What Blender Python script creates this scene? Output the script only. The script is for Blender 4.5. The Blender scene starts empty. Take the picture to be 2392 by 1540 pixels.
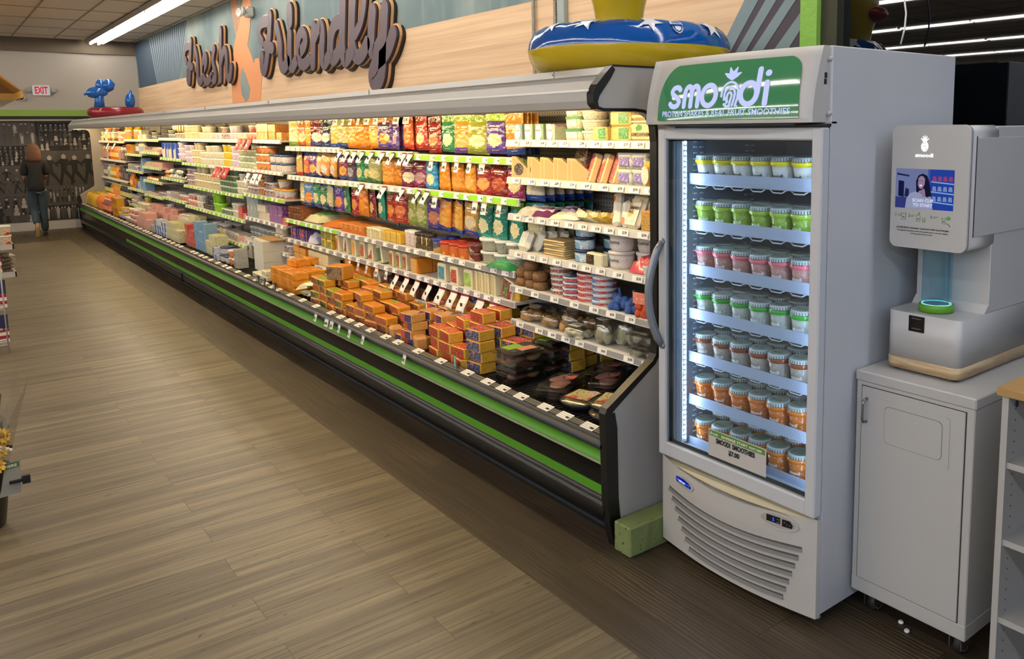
import bpy, bmesh, math, random
from mathutils import Vector, Matrix, Euler
random.seed(11)
SC = bpy.context.scene
COL = SC.collection
PI = math.pi
# ------------------------------------------------------------------ camera
CAM_YAW, CAM_PITCH, CAM_ROLL = math.radians(39.41114), math.radians(7.42), math.radians(-0.62334)
CAM_F, CAM_PX, CAM_PY = 1920.08, 1421.76, 547.33
def camera():
    cy, sy, cp, sp = math.cos(CAM_YAW), math.sin(CAM_YAW), math.cos(CAM_PITCH), math.sin(CAM_PITCH)
    F = Vector((sy*cp, cy*cp, -sp)); R0 = Vector((cy, -sy, 0)); U0 = R0.cross(F)
    c, s = math.cos(CAM_ROLL), math.sin(CAM_ROLL)
    R = c*R0 + s*U0; U = -s*R0 + c*U0
    cd = bpy.data.cameras.new('camera'); co = bpy.data.objects.new('camera', cd); COL.objects.link(co)
    m = Matrix((R, U, -F)).transposed().to_4x4(); m.translation = Vector((0, 0, 1.7)); co.matrix_world = m
    cd.sensor_fit = 'HORIZONTAL'; cd.sensor_width = 36; cd.lens = CAM_F/2392*36
    cd.shift_x = (1196-CAM_PX)/2392; cd.shift_y = (CAM_PY-770)/2392
    cd.clip_start = .05; cd.clip_end = 100
    SC.camera = co
camera()
# ------------------------------------------------------------------ world, exposure, lights
W = bpy.data.worlds.new('night'); SC.world = W; W.use_nodes = True
W.node_tree.nodes['Background'].inputs[0].default_value = (.006, .009, .02, 1)
W.node_tree.nodes['Background'].inputs[1].default_value = .6
SC.view_settings.view_transform = 'Standard'; SC.view_settings.look = 'None'
SC.view_settings.gamma = 1; SC.view_settings.use_curve_mapping = False
SC.view_settings.exposure = 0.12
SC.cycles.use_denoising = True
SC.cycles.max_bounces = 7; SC.cycles.diffuse_bounces = 3; SC.cycles.glossy_bounces = 3
SC.cycles.transmission_bounces = 4; SC.cycles.transparent_max_bounces = 14
SC.cycles.sample_clamp_indirect = 4; SC.cycles.caustics_reflective = False; SC.cycles.caustics_refractive = False
STRIPS = [2.47, -.49, -3.45, -6.4, -9.4, -12.3]     # x of the ceiling fixture rows
CEIL = 3.35; YB = 17.6; XW = 3.13
TUBE_E = 38; CASE_E = 66; LED_E = 34      # strength of the fluorescent tubes, the case lamps and the freezer LEDs
FIX_COL = 'fff6ea'; CASE_COL = 'ffe2ac'; COOL = 'cfe4ff'
# ------------------------------------------------------------------ colours and materials
def lin(h):
    if isinstance(h, str):
        h = h.lstrip('#'); c = [int(h[i:i+2], 16)/255 for i in (0, 2, 4)]
    else: c = h
    return tuple(x/12.92 if x <= .04045 else ((x+.055)/1.055)**2.4 for x in c) + (1,)
MATS = {}
def M(name, col='808080', rough=.5, metal=0, emit=None, es=1, coat=0, bump=0, bscale=60, spec=None):
    if name in MATS: return MATS[name]
    m = bpy.data.materials.new(name); m.use_nodes = True; n = m.node_tree.nodes; L = m.node_tree.links; b = n['Principled BSDF']
    b.inputs['Base Color'].default_value = lin(col); b.inputs['Roughness'].default_value = rough; b.inputs['Metallic'].default_value = metal
    if spec is not None: b.inputs['Specular IOR Level'].default_value = spec
    if coat: b.inputs['Coat Weight'].default_value = coat; b.inputs['Coat Roughness'].default_value = .08
    if emit: b.inputs['Emission Color'].default_value = lin(emit); b.inputs['Emission Strength'].default_value = es
    if bump:
        t = n.new('ShaderNodeTexCoord'); x = n.new('ShaderNodeTexNoise'); x.inputs['Scale'].default_value = bscale; x.inputs['Detail'].default_value = 3
        p = n.new('ShaderNodeBump'); p.inputs['Strength'].default_value = bump; p.inputs['Distance'].default_value = .01
        L.new(t.outputs['Object'], x.inputs[0]); L.new(x.outputs[0], p.inputs['Height']); L.new(p.outputs[0], b.inputs['Normal'])
    MATS[name] = m; return m
def node_mix(nt, fac, a, b):
    x = nt.nodes.new('ShaderNodeMix'); x.data_type = 'RGBA'
    if hasattr(fac, 'is_output'): nt.links.new(fac, x.inputs[0])
    else: x.inputs[0].default_value = fac
    for s, v in ((6, a), (7, b)):
        if hasattr(v, 'is_output'): nt.links.new(v, x.inputs[s])
        else: x.inputs[s].default_value = v
    return x.outputs[2]
def noise(nt, scale, loc=(0, 0, 0), detail=2, coord='Object', nscale=1, rough=.5):
    t = nt.nodes.new('ShaderNodeTexCoord'); mp = nt.nodes.new('ShaderNodeMapping'); mp.inputs['Scale'].default_value = scale; mp.inputs['Location'].default_value = loc
    x = nt.nodes.new('ShaderNodeTexNoise'); x.inputs['Scale'].default_value = nscale; x.inputs['Detail'].default_value = detail; x.inputs['Roughness'].default_value = rough
    nt.links.new(t.outputs[coord], mp.inputs[0]); nt.links.new(mp.outputs[0], x.inputs[0]); return x.outputs[0]
def ramp(nt, src, a, b, va=0, vb=1):
    r = nt.nodes.new('ShaderNodeMapRange'); r.inputs[1].default_value = a; r.inputs[2].default_value = b; r.inputs[3].default_value = va; r.inputs[4].default_value = vb
    nt.links.new(src, r.inputs[0]); return r.outputs[0]
def PK(name, base, ink, acc=None, gloss=.38, s=1, th=.56, tha=.58, bump=0):
    """printed packaging: blocks of accent colour and rows of small print-like marks"""
    if name in MATS: return MATS[name]
    m = M(name, base, gloss, bump=bump, bscale=24); nt = m.node_tree; b = nt.nodes['Principled BSDF']
    k = (len(MATS)*1.37) % 9
    c = lin(base)
    if acc: c = node_mix(nt, ramp(nt, noise(nt, (13/s, 13/s, 17/s), (k, 2, k), 0), tha, tha+.02), c, lin(acc))
    c = node_mix(nt, ramp(nt, noise(nt, (130/s, 130/s, 300/s), (k, 0, 1), 1), th+.03, th+.07, 0, .72), c, lin(ink))
    nt.links.new(c, b.inputs['Base Color']); return m
def CLEAR(name, col='ffffff', refl=.12, tint='f4f6f4', rough=.08):
    if name in MATS: return MATS[name]
    m = bpy.data.materials.new(name); m.use_nodes = True; nt = m.node_tree; nt.nodes.clear()
    o = nt.nodes.new('ShaderNodeOutputMaterial'); mx = nt.nodes.new('ShaderNodeMixShader'); tr = nt.nodes.new('ShaderNodeBsdfTransparent'); gl = nt.nodes.new('ShaderNodeBsdfGlossy')
    lw = nt.nodes.new('ShaderNodeLayerWeight'); pw = nt.nodes.new('ShaderNodeMath'); pw.operation = 'POWER'; pw.inputs[1].default_value = 5; nt.links.new(lw.outputs['Facing'], pw.inputs[0]); add = nt.nodes.new('ShaderNodeMath'); add.operation = 'MULTIPLY_ADD'; add.inputs[1].default_value = .8; add.inputs[2].default_value = refl+.03; add.use_clamp = True
    tr.inputs[0].default_value = lin(tint); gl.inputs[0].default_value = lin(col); gl.inputs[1].default_value = rough
    nt.links.new(pw.outputs[0], add.inputs[0]); nt.links.new(add.outputs[0], mx.inputs[0]); nt.links.new(tr.outputs[0], mx.inputs[1]); nt.links.new(gl.outputs[0], mx.inputs[2]); nt.links.new(mx.outputs[0], o.inputs[0])
    MATS[name] = m; return m
def EMIT(name, col, s):
    if name in MATS: return MATS[name]
    m = bpy.data.materials.new(name); m.use_nodes = True; nt = m.node_tree; nt.nodes.clear()
    o = nt.nodes.new('ShaderNodeOutputMaterial'); e = nt.nodes.new('ShaderNodeEmission'); e.inputs[0].default_value = lin(col); e.inputs[1].default_value = s
    nt.links.new(e.outputs[0], o.inputs[0]); MATS[name] = m; return m
# ------------------------------------------------------------------ mesh builder
_text = {}
def text_geo(s, bold=0, shear=0, space=1):
    k = (s, bold, shear, space)
    if k not in _text:
        c = bpy.data.curves.new('lettering', 'FONT'); c.body = s; c.size = 1; c.offset = bold; c.shear = shear; c.space_character = space; c.resolution_u = 3
        o = bpy.data.objects.new('lettering', c); COL.objects.link(o); bpy.context.view_layer.update()
        me = bpy.data.meshes.new_from_object(o.evaluated_get(bpy.context.evaluated_depsgraph_get()))
        vs = [tuple(v.co) for v in me.vertices]; fs = [tuple(p.vertices) for p in me.polygons]
        bpy.data.objects.remove(o); bpy.data.curves.remove(c); bpy.data.meshes.remove(me)
        if not vs: vs = [(0, 0, 0)]
        x0 = min(v[0] for v in vs); x1 = max(v[0] for v in vs); y0 = min(v[1] for v in vs); y1 = max(v[1] for v in vs)
        _text[k] = ([((v[0]-x0)/max(1e-6, x1-x0), (v[1]-y0)/max(1e-6, y1-y0)) for v in vs], fs, (x1-x0)/max(1e-6, y1-y0))
    return _text[k]
class G:
    def __init__(s): s.v = []; s.f = []; s.m = []; s.sm = []; s.mats = []
    def mi(s, mat):
        if mat not in s.mats: s.mats.append(mat)
        return s.mats.index(mat)
    def add(s, vs, fs, mat, sm=False):
        o = len(s.v); s.v += [tuple(v) for v in vs]
        for i, f in enumerate(fs):
            s.f.append([o+k for k in f]); s.m.append(s.mi(mat[i] if isinstance(mat, list) else mat)); s.sm.append(sm[i] if isinstance(sm, list) else sm)
        return s
    def box(s, x0, x1, y0, y1, z0, z1, mat, b=0, side={}):
        """side: {'x-': mat ...}; b = chamfer"""
        X = (x0, x1); Y = (y0, y1); Z = (z0, z1)
        if b <= 0:
            vs = [(X[i], Y[j], Z[k]) for i in (0, 1) for j in (0, 1) for k in (0, 1)]
            fs = [(0, 1, 3, 2), (4, 6, 7, 5), (0, 4, 5, 1), (2, 3, 7, 6), (0, 2, 6, 4), (1, 5, 7, 3)]
            ks = ['x-', 'x+', 'y-', 'y+', 'z-', 'z+']
            return s.add(vs, fs, [side.get(k, mat) for k in ks])
        vs = []; idx = {}
        for i in (0, 1):
            for j in (0, 1):
                for k in (0, 1):
                    p = (X[i], Y[j], Z[k]); q = (X[i]+(b if i == 0 else -b), Y[j]+(b if j == 0 else -b), Z[k]+(b if k == 0 else -b))
                    for a in range(3):
                        idx[i, j, k, a] = len(vs); vs.append(tuple(p[t] if t == a else q[t] for t in range(3)))
        fs = []; ms = []
        def quad(a, v):   # main face on axis a side v
            o = [t for t in range(3) if t != a]; r = []
            for (u, w) in ((0, 0), (1, 0), (1, 1), (0, 1)):
                c = [0, 0, 0]; c[a] = v; c[o[0]] = u; c[o[1]] = w; r.append(idx[c[0], c[1], c[2], a])
            fs.append(r); ms.append(side.get('xyz'[a]+'-+'[v], mat))
        for a in range(3):
            for v in (0, 1): quad(a, v)
        for a in range(3):     # edges along axis a
            o = [t for t in range(3) if t != a]
            for u in (0, 1):
                for w in (0, 1):
                    c0 = [0, 0, 0]; c0[o[0]] = u; c0[o[1]] = w; c1 = list(c0); c1[a] = 1
                    fs.append([idx[(*c0, o[0])], idx[(*c1, o[0])], idx[(*c1, o[1])], idx[(*c0, o[1])]]); ms.append(side.get('b', mat))
        for i in (0, 1):
            for j in (0, 1):
                for k in (0, 1): fs.append([idx[i, j, k, 0], idx[i, j, k, 1], idx[i, j, k, 2]]); ms.append(side.get('b', mat))
        return s.add(vs, fs, ms)
    def lathe(s, prof, c=(0, 0, 0), seg=16, mats=None, sy=1, axis='z', cap=True, smooth=True):
        """prof: [(r, z)]; mats: one or per segment"""
        n = len(prof); vs = []; fs = []; ms = []; sm = []
        for r, z in prof:
            for i in range(seg):
                a = 2*PI*i/seg; p = (r*math.cos(a), r*math.sin(a)*sy, z)
                if axis == 'y': p = (p[0], p[2], p[1])
                if axis == 'x': p = (p[2], p[0], p[1])
                vs.append((c[0]+p[0], c[1]+p[1], c[2]+p[2]))
        for k in range(n-1):
            for i in range(seg):
                j = (i+1) % seg; fs.append((k*seg+i, k*seg+j, (k+1)*seg+j, (k+1)*seg+i)); ms.append(mats[k] if isinstance(mats, list) else mats); sm.append(smooth)
        if cap:
            fs.append(tuple(range(seg))[::-1]); ms.append(mats[0] if isinstance(mats, list) else mats); sm.append(False)
            fs.append(tuple((n-1)*seg+i for i in range(seg))); ms.append(mats[-1] if isinstance(mats, list) else mats); sm.append(False)
        return s.add(vs, fs, ms, sm)
    def prism(s, poly, a0, a1, mat, axis='y', front=None, smooth=False):
        """poly in the plane of the other two axes, in order (x,z) for y, (y,z) for x, (x,y) for z"""
        def P(u, w, a): return {'y': (u, a, w), 'x': (a, u, w), 'z': (u, w, a)}[axis]
        n = len(poly); vs = [P(u, w, a0) for u, w in poly] + [P(u, w, a1) for u, w in poly]
        fs = [tuple(range(n)), tuple(range(n, 2*n))[::-1]] + [(i, i+n, (i+1) % n + n, (i+1) % n) for i in range(n)]
        ms = [front or mat, mat] + (mat if isinstance(mat, list) else [mat]*n)
        if isinstance(mat, list): ms = [front or mat[0], front or mat[0]] + mat
        return s.add(vs, fs, ms, [False, False]+[smooth]*n)
    def sheet(s, poly, a0, a1, mat, axis='y', closed=False, smooth=True):
        """extrude an open 2D line into a surface"""
        def P(u, w, a): return {'y': (u, a, w), 'x': (a, u, w), 'z': (u, w, a)}[axis]
        n = len(poly); vs = [P(u, w, a0) for u, w in poly] + [P(u, w, a1) for u, w in poly]
        fs = [(i, i+1, i+1+n, i+n) for i in range(n-1)] + ([(n-1, 0, n, 2*n-1)] if closed else [])
        return s.add(vs, fs, mat, smooth)
    def tube(s, pts, r, mat, seg=8, cap=True, flat=1):
        pts = [Vector(p) for p in pts]; n = len(pts); rr = r if isinstance(r, (list, tuple)) else [r]*n; vs = []; fs = []; up = None
        for i, p in enumerate(pts):
            d = (pts[min(n-1, i+1)]-pts[max(0, i-1)]).normalized()
            if up is None: up = Vector((0, 0, 1)) if abs(d.z) < .9 else Vector((1, 0, 0))
            a = d.cross(up).normalized(); b = a.cross(d).normalized(); up = b
            for k in range(seg):
                t = 2*PI*k/seg; vs.append(p+a*math.cos(t)*rr[i]+b*math.sin(t)*rr[i]*flat)
        for i in range(n-1):
            for k in range(seg): j = (k+1) % seg; fs.append((i*seg+k, i*seg+j, (i+1)*seg+j, (i+1)*seg+k))
        sm = [True]*len(fs)
        if cap: fs += [tuple(range(seg))[::-1], tuple((n-1)*seg+i for i in range(seg))]; sm += [False]*2
        return s.add(vs, fs, mat, sm)
    def ball(s, c, r, mat, seg=12, rings=7):
        r = r if isinstance(r, (list, tuple)) else (r, r, r)
        vs = [(c[0]+r[0]*math.sin(PI*k/rings)*math.cos(2*PI*i/seg), c[1]+r[1]*math.sin(PI*k/rings)*math.sin(2*PI*i/seg), c[2]+r[2]*math.cos(PI*k/rings)) for k in range(rings+1) for i in range(seg)]
        fs = [(k*seg+i, (k+1)*seg+i, (k+1)*seg+(i+1) % seg, k*seg+(i+1) % seg) for k in range(rings) for i in range(seg)]
        return s.add(vs, fs, mat, True)
    def stroke(s, pts, w, a0, a1, mat, axis='x', seg=8, jit=4e-5):
        """flat rounded stroke: discs and bars, extruded from a0 to a1"""
        ww = w if isinstance(w, (list, tuple)) else [w]*len(pts)
        kk = 0
        for (u, v), r in zip(pts, ww): kk += 1; s.prism([(u+r*math.cos(2*PI*k/(2*seg)), v+r*math.sin(2*PI*k/(2*seg))) for k in range(2*seg)], a0-jit*kk, a1+jit*kk*.2, mat, axis)
        for i in range(len(pts)-1):
            (u0, v0), (u1, v1) = pts[i], pts[i+1]; d = math.hypot(u1-u0, v1-v0)
            if d < 1e-6: continue
            nx, ny = -(v1-v0)/d, (u1-u0)/d; r0, r1 = ww[i], ww[i+1]
            s.prism([(u0+nx*r0, v0+ny*r0), (u1+nx*r1, v1+ny*r1), (u1-nx*r1, v1-ny*r1), (u0-nx*r0, v0-ny*r0)], a0-jit*(kk+i+1), a1+jit*(kk+i+1)*.2, mat, axis)
        return s
    def ribbon(s, q, r, a0, a1, mat):
        """one flat rounded band along a smooth line in the (y, z) plane, extruded in x"""
        n = len(q); L = []; R = []
        for i in range(n):
            d = Vector(q[min(n-1, i+1)])-Vector(q[max(0, i-1)]); d = d.normalized() if d.length > 1e-9 else Vector((0, 1)); N = Vector((-d.y, d.x)); c = Vector(q[i]); L.append(c+N*r); R.append(c-N*r)
        for x, fl in ((a0, 0), (a1, 1)):
            vs = [(x, p.x, p.y) for p in L]+[(x, p.x, p.y) for p in R]; s.add(vs, [((i, i+1, n+i+1, n+i) if fl else (i, n+i, n+i+1, i+1)) for i in range(n-1)], mat)
        for P_ in (L, R): s.add([(a0, p.x, p.y) for p in P_]+[(a1, p.x, p.y) for p in P_], [(i, i+1, n+i+1, n+i) for i in range(n-1)], mat)
        for c, e in ((q[0], q[1]), (q[-1], q[-2])):
            d = Vector(c)-Vector(e); t = math.atan2(d.y, d.x); k = 8; pts = [(c[0]+r*math.cos(t-PI/2+PI*j/k), c[1]+r*math.sin(t-PI/2+PI*j/k)) for j in range(k+1)]
            s.prism(pts, a0, a1, mat, 'x')
        return s
    def text(s, t, o, ex, ey, w, h, mat, bold=.02, shear=0, th=.001, wrap=None, space=1):
        """o = lower left corner; ex, ey unit vectors; w x h box (w None keeps the shape)"""
        vs, fs, asp = text_geo(t, bold, shear, space); w = w or h*asp; ex = Vector(ex); ey = Vector(ey); ez = ex.cross(ey); o = Vector(o)
        if wrap:      # wrap = (cx, cy, r) round a vertical cylinder, o.z = base height, centred on the -x side
            cx, cy, r = wrap; P = []
            for u, v in vs: a = (u-.5)*w/r; P.append((cx-r*math.cos(a), cy-r*math.sin(a), o.z+v*h))
            return s.add(P, fs, mat)
        return s.add([o+ex*(u*w)+ey*(v*h)+ez*th for u, v in vs], fs, mat)
    def mesh(s, name):
        me = bpy.data.meshes.new(name); me.from_pydata(s.v, [], s.f); me.polygons.foreach_set('material_index', s.m); me.polygons.foreach_set('use_smooth', s.sm)
        for m in s.mats: me.materials.append(m)
        me.update(); return me
WX = ((0, -1, 0), (0, 0, 1))       # text axes for things that face -x
def xf(g, mat):
    g.v = [tuple(mat @ Vector(v)) for v in g.v]; return g
# ------------------------------------------------------------------ objects
def part(name, g, parent=None, label=None):
    o = bpy.data.objects.new(name, g.mesh(name) if isinstance(g, G) else g); COL.objects.link(o)
    if parent: o.parent = parent
    if label: o['label'] = label
    return o
LABELS = {}
def tag(o, label, cat, group=None, kind=None):
    w = label.split()
    if len(w) > 16: label = ' '.join(w[:16]); print('LONG', label)
    LABELS.setdefault(label, []).append(o.name)
    o['label'] = label; o['category'] = cat
    if group: o['group'] = group
    if kind: o['kind'] = kind
    return o
def thing(name, label, cat, loc=(0, 0, 0), rz=0, group=None):
    o = bpy.data.objects.new(name, None); COL.objects.link(o); o.location = loc; o.rotation_euler = (0, 0, rz); o.empty_display_size = .05
    return tag(o, label, cat, group)
def solo(name, g, label, cat, group=None, kind=None): return tag(part(name, g), label, cat, group, kind)
def struct(name, g, label=None, parent=None):
    o = part(name, g, parent); o['kind'] = 'structure'
    if label: o['label'] = label
    return o
class Proto:
    """a thing to be repeated: one mesh, or named parts (and sub-parts) under an Empty"""
    def __init__(s, name, w, d, h, parts, subs=()):
        s.name, s.w, s.d, s.h = name, w, d, h
        s.parts = [(n, g.mesh(n)) for n, g in parts]; s.subs = [(i, n, g.mesh(n)) for i, n, g in subs]
    def spawn(s, loc, rot, label, cat, group=None, sc=(1, 1, 1)):
        if len(s.parts) == 1 and not s.subs: r = bpy.data.objects.new(s.name, s.parts[0][1]); COL.objects.link(r)
        else:
            r = bpy.data.objects.new(s.name, None); COL.objects.link(r); r.empty_display_size = .02; ps = []
            for n, me in s.parts: p = bpy.data.objects.new(n, me); COL.objects.link(p); p.parent = r; ps.append(p)
            for i, n, me in s.subs: p = bpy.data.objects.new(n, me); COL.objects.link(p); p.parent = ps[i]
        r.location = loc; r.rotation_euler = rot; r.scale = sc
        return tag(r, label, cat, group)
ORD = ['first', 'second', 'third', 'fourth', 'fifth', 'sixth', 'seventh', 'eighth', 'ninth', 'tenth', 'eleventh', 'twelfth', 'thirteenth', 'fourteenth', 'fifteenth', 'sixteenth', 'seventeenth', 'eighteenth', 'nineteenth', 'twentieth']
def ordl(i, n):
    if n == 1: return ''
    if n == 2: return ('left one of two', 'right one of two')[i]
    if i == 0: return 'leftmost'
    if i == n-1: return 'rightmost'
    return ORD[i]+' from left'
def tier(k, n):
    if n == 1: return ''
    if k == 0: return 'stack bottom'
    if k == n-1: return 'stack top'
    if n == 3: return 'stack middle'
    return ORD[k]+' up'
def join(*a): return ', '.join(x for x in a if x)
# ================================================================== the room
def floor_mat(name, light, dirx):
    """vinyl planks; dirx = planks run along x"""
    m = M(name, '806c50', .42, spec=.45); nt = m.node_tree; n = nt.nodes; L = nt.links; b = n['Principled BSDF']
    t = n.new('ShaderNodeTexCoord'); mp = n.new('ShaderNodeMapping'); L.new(t.outputs['Object'], mp.inputs[0])
    if not dirx: mp.inputs['Rotation'].default_value = (0, 0, PI/2)
    br = n.new('ShaderNodeTexBrick'); br.offset = .37; br.inputs['Scale'].default_value = 1; br.inputs['Brick Width'].default_value = 1.22; br.inputs['Row Height'].default_value = .178 if dirx else .2
    br.inputs['Mortar Size'].default_value = .0014; br.inputs['Mortar Smooth'].default_value = .3; br.inputs['Bias'].default_value = 0
    br.inputs['Color1'].default_value = (0, 0, 0, 1); br.inputs['Color2'].default_value = (1, 1, 1, 1); br.inputs['Mortar'].default_value = (.5, .5, .5, 1)
    L.new(mp.outputs[0], br.inputs[0])
    # shift the grain from plank to plank
    ad = n.new('ShaderNodeVectorMath'); ad.operation = 'MULTIPLY_ADD'; L.new(br.outputs[0], ad.inputs[0]); ad.inputs[1].default_value = (7, 13, 3); L.new(mp.outputs[0], ad.inputs[2])
    def gr(sx, sy, det, dist=0):
        q = n.new('ShaderNodeMapping'); q.inputs['Scale'].default_value = (sx, sy, 1); L.new(ad.outputs[0], q.inputs[0]); x = n.new('ShaderNodeTexNoise'); x.inputs['Scale'].default_value = 1; x.inputs['Detail'].default_value = det; x.inputs['Distortion'].default_value = dist; L.new(q.outputs[0], x.inputs[0]); return x.outputs[0]
    c = [lin(x) for x in light]
    col = node_mix(nt, ramp(nt, gr(.7, 17, 2, .3), .38, .62), c[0], c[1])
    col = node_mix(nt, ramp(nt, gr(2.5, 95, 4, .6), .44, .72, 0, .75), col, c[2])
    if dirx:
        col = node_mix(nt, ramp(nt, gr(14, 52, 1), .735, .76, 0, .75), col, c[3])
    else:
        w = n.new('ShaderNodeTexWave'); w.wave_type = 'RINGS'; w.rings_direction = 'Z'; w.inputs['Scale'].default_value = 3.2; w.inputs['Distortion'].default_value = 5; w.inputs['Detail'].default_value = 2; w.inputs['Detail Scale'].default_value = 1.3
        q = n.new('ShaderNodeMapping'); q.inputs['Scale'].default_value = (1.1, 5.5, 1); L.new(ad.outputs[0], q.inputs[0]); L.new(q.outputs[0], w.inputs[0])
        msk = n.new('ShaderNodeMath'); msk.operation = 'MULTIPLY'; L.new(ramp(nt, w.outputs[1], .62, .95, 0, .8), msk.inputs[0]); L.new(ramp(nt, gr(1.0, 2.2, 1), .45, .62), msk.inputs[1])
        col = node_mix(nt, msk.outputs[0], col, c[3])
    col = node_mix(nt, br.outputs[1], col, c[4]) 
    col = node_mix(nt, ramp(nt, br.outputs[0], 0, 1, 0, .28), col, c[2])
    L.new(col, b.inputs['Base Color'])
    L.new(ramp(nt, gr(2.5, 95, 3), .3, .7, .36, .52), b.inputs['Roughness'])
    bp = n.new('ShaderNodeBump'); bp.inputs['Strength'].default_value = .12; bp.inputs['Distance'].default_value = .004; L.new(gr(2.5, 95, 4), bp.inputs['Height']); L.new(bp.outputs[0], b.inputs['Normal'])
    return m
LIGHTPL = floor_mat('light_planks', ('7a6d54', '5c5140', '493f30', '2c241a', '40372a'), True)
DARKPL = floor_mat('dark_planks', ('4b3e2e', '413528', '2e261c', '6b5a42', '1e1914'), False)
XB_, YBB = 1.625, 15.65
g = G(); g.add([(-14, -11, 0), (XB_, -11, 0), (XB_, YBB, 0), (-14, YBB, 0)], [(0, 1, 2, 3)], LIGHTPL)
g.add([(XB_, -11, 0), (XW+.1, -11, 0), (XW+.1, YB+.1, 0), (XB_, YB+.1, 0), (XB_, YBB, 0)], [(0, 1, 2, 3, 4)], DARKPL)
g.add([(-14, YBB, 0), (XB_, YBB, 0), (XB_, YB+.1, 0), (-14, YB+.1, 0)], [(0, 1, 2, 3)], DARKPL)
g.box(-14, XW+.1, -11, YB+.1, -.1, -.005, M('subfloor', '555555'))
struct('floor', g, 'wood-look vinyl plank floor, light planks with a darker border along the cases')
# ceiling: white tiles in a grid
CT = M('ceiling_tile', 'd6cfc2', .9, bump=.08, bscale=300); TB = M('ceiling_grid', '8d8578', .7)
g = G(); g.box(-14, XW+.1, -11, YB+.1, CEIL, CEIL+.08, CT)
x = 3.07
while x > -14: g.box(x-.011, x+.011, -11, YB, CEIL-.006, CEIL+.01, TB); x -= .6
y = 17.0
while y > -11: g.box(-14, XW, y-.009, y+.009, CEIL-.005, CEIL+.01, TB); y -= 1.22
struct('ceiling', g, 'white suspended ceiling of rectangular tiles in a metal grid')
# back wall with taupe band on top and a green band above the photo panels
WG = M('wall_grey', 'aba49a', .85); TAU = M('wall_taupe', '6b6052', .85); GRN = M('band_green', '86a843', .6); BLK = M('black_paint', '14120f', .5)
g = G(); g.box(-14, XW+.1, YB, YB+.1, 0, 3.112, WG, side={})
g.box(-14, XW+.1, YB-.04, YB+.1, 3.112, CEIL, TAU)
g.box(-14, XW, YB-.012, YB, 2.0, 2.108, GRN); g.box(-14, XW, YB-.010, YB, 0.0, 2.0, BLK)
struct('wall_back', g, 'grey far wall with a taupe top band and a lime green stripe')
g = G(); g.box(-14, 2.2, YB-.03, YB-.01, 0, .15, M('white_base', 'b5aea4', .6)); struct('baseboard_back', g)
g = G(); g.box(-14, 2.45, YB-.05, YB-.01, 1.915, 1.945, M('rail_grey', '9c978e', .5)); struct('trim_1', g, 'thin grey rail over the photo panels')
g = G(); g.box(-14.1, -14, -11, YB+.1, 0, CEIL, WG); struct('wall_left', g)
g = G(); g.box(-14, XW+.1, -11.1, -11, 0, CEIL, WG); struct('wall_front', g)
# right wall with the painted mural
def wood_mural():
    m = M('mural_wood', 'd6b48f', .7); nt = m.node_tree; b = nt.nodes['Principled BSDF']
    c = node_mix(nt, ramp(nt, noise(nt, (1, .5, 26), (0, 0, 3), 4, rough=.6), .35, .7), lin('dcbd98'), lin('c29f7c'))
    c = node_mix(nt, ramp(nt, noise(nt, (1, .7, 60), (4, 0, 3), 2), .6, .8, 0, .5), c, lin('a8835f'))
    nt.links.new(c, b.inputs['Base Color']); return m
def teal_mural():
    m = M('mural_teal', '68797a', .75); nt = m.node_tree; b = nt.nodes['Principled BSDF']
    c = node_mix(nt, ramp(nt, noise(nt, (1, .9, .7), (0, 0, 3), 3), .4, .65), lin('5f7377'), lin('8b9892'))
    c = node_mix(nt, ramp(nt, noise(nt, (1, 7, .8), (4, 0, 3), 2), .55, .8, 0, .35), c, lin('a9aea0'))
    nt.links.new(c, b.inputs['Base Color']); return m
WM = wood_mural(); TM = teal_mural(); NV = M('mural_navy', '33465a', .7); STL = M('mural_stripe_light', '7e9199', .7)
PUR = M('mural_plum', '453e45', .7); ORG = M('mural_orange', 'd6905f', .7); PST = M('mural_grey_teal', '75868a', .7)
ZM = 2.52
g = G(); g.box(XW, XW+.12, 2.36, YB+.1, 0, ZM, WM, side={}); g.box(XW, XW+.12, 2.36, YB+.1, ZM, CEIL, TM)
g.box(XW, XW+.12, -11, 2.30, 0, .95, WG); g.box(XW, XW+.12, -11, 2.30, 3.0, CEIL, WG)
g.box(XW, XW+.12, -11, -2.5, .95, 3.0, WG)
def wp(px, py, X=XW-.004):      # a traced point of the mural or the sign, carried onto the wall
    d = CAMM @ Vector(((px-CAM_PX)/CAM_F, -(py-CAM_PY)/CAM_F, -1)); t = X/d.x; return (d.y*t, 1.7+d.z*t)
CAMM = SC.camera.matrix_world.to_3x3()
def wpoly(pts, mat, th=.002, crop=None):
    if crop: pts = [(crop[0]+a/crop[2], crop[1]+b/crop[2]) for a, b in pts]
    q = [wp(*p) for p in pts]; q = [(y, min(z, CEIL)) for y, z in q]
    g.prism(q, XW-th, XW+.001, mat, 'x')
# navy field with fine stripes at the far end
wpoly([(314, 99), (346, 91), (367, 196), (326, 206)], NV)
wpoly([(346, 90), (434, 48), (417, 184), (367, 196)], NV)
for i in range(17):
    a = 347+5.2*i; b2 = 367.5+3.0*i
    wpoly([(a, 90-2.4*i), (a+2.2, 89-2.4*i), (b2+1.4, 195.5-.7*i), (b2, 196-.7*i)], STL, .004)
C6 = (400, 0, 4.271)
wpoly([(715, -20), (790, -20), (795, 120), (782, 300), (760, 450), (800, 560), (828, 660), (832, 590), (872, 575), (905, 760), (888, 1012), (612, 1032), (600, 820), (606, 640), (630, 430), (680, 220)], ORG, .004, C6)
wpoly([(708, 672), (740, 740), (788, 880), (778, 975), (745, 1018), (708, 950), (692, 840), (694, 740)], TM, .006, C6)
for i in range(5): wpoly([(590+13*i, 0), (597+13*i, 0), (648+9*i, 360-26*i), (640+9*i, 340-26*i)], ORG, .004, C6)
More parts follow.
